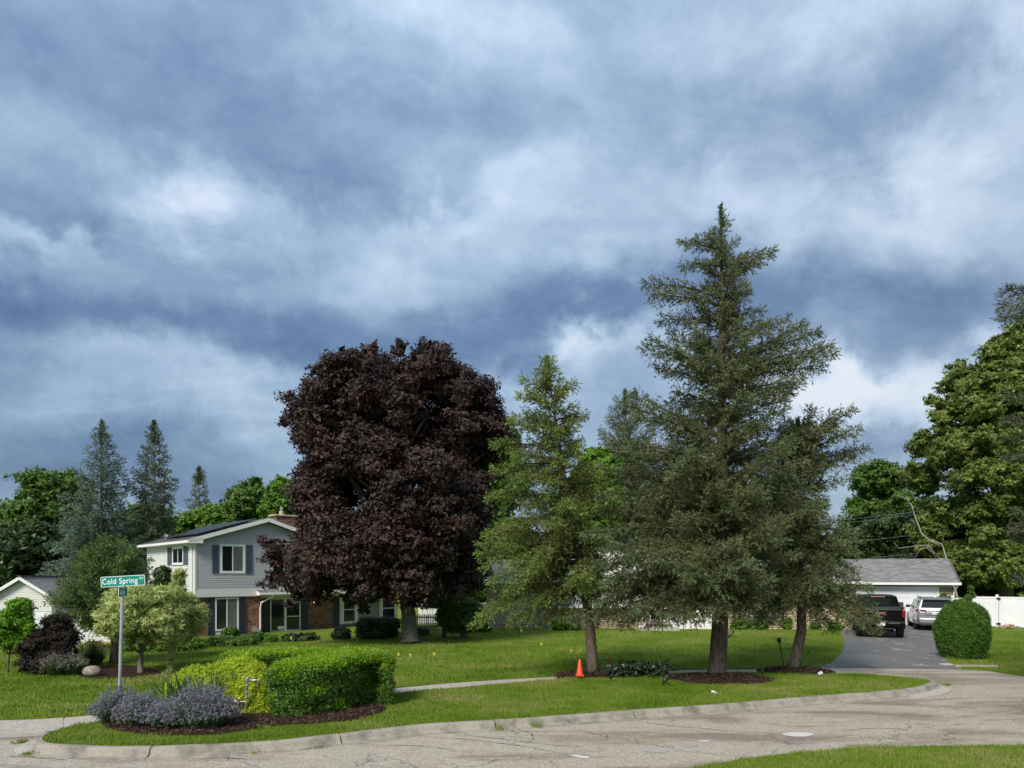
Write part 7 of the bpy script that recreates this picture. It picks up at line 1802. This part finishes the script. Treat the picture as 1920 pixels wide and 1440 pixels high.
# cut branches
cbp = gp(1190, 1268, IZ); t = thing('branch_pile', 'pile of cut leafy branches lying right of the leaning spruce', 'branches', cbp)
rr = np.random.default_rng(301); mb = MB(); LV = []
s1 = cbp[1] / FP
for i in range(46):
    x0 = rr.uniform(-62, 40) * s1; y0 = rr.uniform(-.3, .55); L_ = rr.uniform(.4, .8); hgt = np.interp(x0 / s1, [-70, -45, -10, 30, 65], [.06, .24, .30, .20, .06])
    a = rr.normal(0.0, .5); z0 = rr.uniform(.02, hgt); p0 = np.array((x0, y0, z0)); d = np.array((math.cos(a), math.sin(a) * .6, rr.uniform(-.15, .25))) 
    p1 = p0 + d * L_; p1[2] = max(.03, min(p1[2], hgt + .1)); mb.tube([tuple(p0), tuple((p0 + p1) / 2 + [0, 0, .04]), tuple(p1)], [.012, .009, .004], 5)
    q = rr.random((42, 1)); LV.append(p0 + (p1 - p0) * q + rr.normal(0, .05, (42, 3)))
LV = np.vstack(LV); LV[:, 2] = np.maximum(LV[:, 2], .02)
obj('twigs', mb, M['bark_gray'], t)
M['l_cut'] = leafmat('wilting_oak_leaves', [(0, (.022, .040, .016)), (.6, (.045, .075, .028)), (.85, (.09, .12, .06)), (1, (.24, .26, .18))], .2, .4, 1.5, .3, .5)
quads_obj('leaves', leaf_quads(LV, rr.normal(0, .6, LV.shape) + [0, 0, .6], .075, 1.7, rr), M['l_cut'], t)
# black uplights and small things at the mulch rings
def uplight(px, py, lb, z=IZ, s=1.0, aim=(.3, .2)):
    g = gp(px, py, z); t = thing('spotlight', lb, 'garden light', g, random.uniform(-1, 1), 'small spotlights round the mulch rings')
    obj('spike', MB().tube([(0, 0, 0), (0, 0, .08 * s)], .01, 6), M['black'], t)
    obj('lamp_housing', MB().tube([(-.02, 0, .07 * s), (.02, .0, .11 * s), (.07 * s, .03, .19 * s)], [.028 * s, .045 * s, .052 * s], 10), M['black'], t); return t
uplight(1145, 1277, 'black spotlight at the front edge of the mulch under the leaning spruce'); uplight(1244, 1286, 'black spotlight at the left tip of the largest mulch ring', s=1.15); uplight(1429, 1266, 'black spotlight at the left tip of the right mulch ring')
g = gp(1339, 1300, IZ); mb = MB(); mb.box(-.07, .07, -.04, .05, 0, .05); o = obj('plastic_piece', mb, M['white'], loc=g, rz=.6, label='small white plastic piece at the front edge of the largest mulch ring', cat='cap', bevel=.015); o.rotation_euler = (0, .4, .6)
g = gp(1538, 1268, IZ); mb = MB(); mb.tube([(-.06, 0, .05), (.05, 0, .10)], [.05, .06], 10); obj('white_fitting', mb, simple('pale_grey_plastic', (.45, .45, .46), (.5, .5, .52), 9, .5), loc=g, label='pale round fitting at the right end of the right mulch ring', cat='fitting')
g = gp(1470, 1251, LZ); t = thing('path_light', 'tall black leaning garden light post left of the right spruce trunk', 'garden light', g)
e = (XP(1461, g[1]) - g[0], 0, ZP(1204, g[1]) - LZ)
obj('post', MB().tube([(0, 0, 0), e], .016, 8), M['black'], t); obj('lamp_head', MB().box(e[0] - .06, e[0] + .05, -.05, .05, e[2] - .02, e[2] + .14), M['black'], t, bevel=.02); obj('lamp_arm', MB().tube([e, (e[0] + .05, 0, e[2] + .06)], .014, 6), M['black'], t)
# stone slab, timber edging, tan pile
g = gp(1775, 1247, LZ); obj('stone_slab', MB().box(-.20, .18, -.12, .10, 0, .045), simple('pinkish_stone', (.42, .33, .27), (.50, .41, .35), 9, .9), loc=g, rz=.1, label='flat pinkish stone slab at the end of the driveway', cat='stone', bevel=.01)
g = gp(1830, 1251, LZ); obj('edging_timber', MB().box(-.65, .65, -.05, .05, 0, .07), simple('grey_timber', (.30, .27, .21), (.42, .38, .30), 9, .9, stretch=(.3, 3, 3)), loc=(g[0], g[1], LZ), rz=-.06, label='grey edging timber lying in the grass in front of the round bush', cat='timber', bevel=.01)
g = gp(1890, 1178, LZ); mb = MB(); rr_ = random.Random(4)
for i in range(40): a = rr_.uniform(0, 6.28); x_, y_ = rr_.uniform(-.45, .45), rr_.uniform(-.2, .2); z_ = rr_.uniform(.0, .22) * (1 - abs(x_) / .6); mb.bar((x_, y_, z_ + .03), (x_ + .3 * math.cos(a), y_ + .12 * math.sin(a), max(.02, z_ + rr_.uniform(-.06, .08))), .05, .03)
obj('straw_pile', mb, simple('tan_straw', (.36, .26, .15), (.52, .40, .26), 12, .9), loc=g, label='tan heap of dry fronds at the foot of the white gate', cat='pile')
# goose resting in the shade
g = gp(1362, 1196); M['gbody'] = simple('brown_grey_feathers', (.10, .08, .06), (.19, .16, .125), 14, .85, stretch=(1, 3, 3)); M['gblack'] = simple('black_feathers', (.012, .011, .011), (.02, .018, .018), 10, .7); M['gwhite'] = simple('white_cheek', (.6, .6, .58), (.66, .66, .64), 10, .7)
t = thing('goose', 'dark-necked goose resting on the shaded lawn behind the tallest spruce trunk', 'goose', g)
mb = MB(); mb.tube([(-.52, 0, .10), (-.42, 0, .14), (-.25, 0, .17), (0, 0, .17), (.2, 0, .17), (.30, 0, .17)], [.015, .07, .14, .17, .14, .06], 14)
obj('body', mb, M['gbody'], t, smooth=True)
obj('neck', MB().tube([(.25, 0, .19), (.33, 0, .26), (.33, 0, .34), (.33, 0, .39)], [.06, .042, .034, .034], 10), M['gblack'], t, smooth=True)
hd_ = obj('head', MB().tube([(.28, 0, .40), (.33, 0, .415), (.39, 0, .405), (.42, 0, .395)], [.025, .042, .034, .016], 10), M['gblack'], t, smooth=True)
obj('beak', MB().tube([(.41, 0, .395), (.475, 0, .383)], [.017, .006], 8), M['gblack'], hd_); obj('cheek_patch', MB().ball((.335, -.03, .395), (.022, .016, .026), 8, 6), M['gwhite'], hd_)
obj('wing', MB().ball((-.08, -.10, .20), (.30, .07, .10), 12, 8), M['gbody'], t, smooth=True); obj('tail', MB().ball((-.46, 0, .13), (.12, .06, .03), 10, 6), M['gblack'], t, smooth=True)

# ------------------------------------------------------------------ overhead wires and their poles
M['wire'] = simple('grey_cable', (.16, .16, .16), (.2, .2, .2), 5, .6)
for i, ((x0, y0), (x1, y1), lb) in enumerate([((1560, 972), (1740, 952), 'uppermost overhead wire crossing the trees above the garage'), ((1560, 978), (1740, 958), 'second overhead wire from the top above the garage'), ((1560, 1016), (1750, 994), 'third overhead wire from the top above the garage'),
                                   ((1560, 1041), (1760, 1032), 'fourth overhead wire from the top, close above the garage roof'), ((1560, 1045), (1760, 1037), 'lowest overhead wire just above the garage roof')]):
    a = wp(x0 - 400, y0 + 42, 45); b = wp(x1 + 160, y1 - 16, 50.5); pts = []
    for k in range(13):
        q = k / 12; p = a + (b - a) * q; p[2] -= .5 * 4 * q * (1 - q) * .4; pts.append(tuple(p))
    obj('overhead_wire', MB().tube(pts, .013, 4), M['wire'], label=lb, cat='wire', group='wires above the garage')
# pale leaves and litter on the lawn
rr = np.random.default_rng(77); n = 260; pxs = rr.uniform(840, 1560, n); pys = rr.uniform(1190, 1245, n)
c = np.array([gp(a, b_) for a, b_ in zip(pxs, pys)]); c[:, 2] += .03
quads_obj('fallen_leaves', leaf_quads(c, rr.normal(0, .3, (n, 3)) + [0, 0, 1], .045, 1.4, rr), leafmat('fallen_leaf', [(0, (.22, .20, .08)), (1, (.5, .48, .36))], .1, .6), None, kind='stuff', label='pale fallen leaves scattered on the back lawn')
nd = sum(1 for o in bpy.data.objects); nt = sum(len(m.polygons) for m in bpy.data.meshes)
print('objects', nd, 'polys', nt)
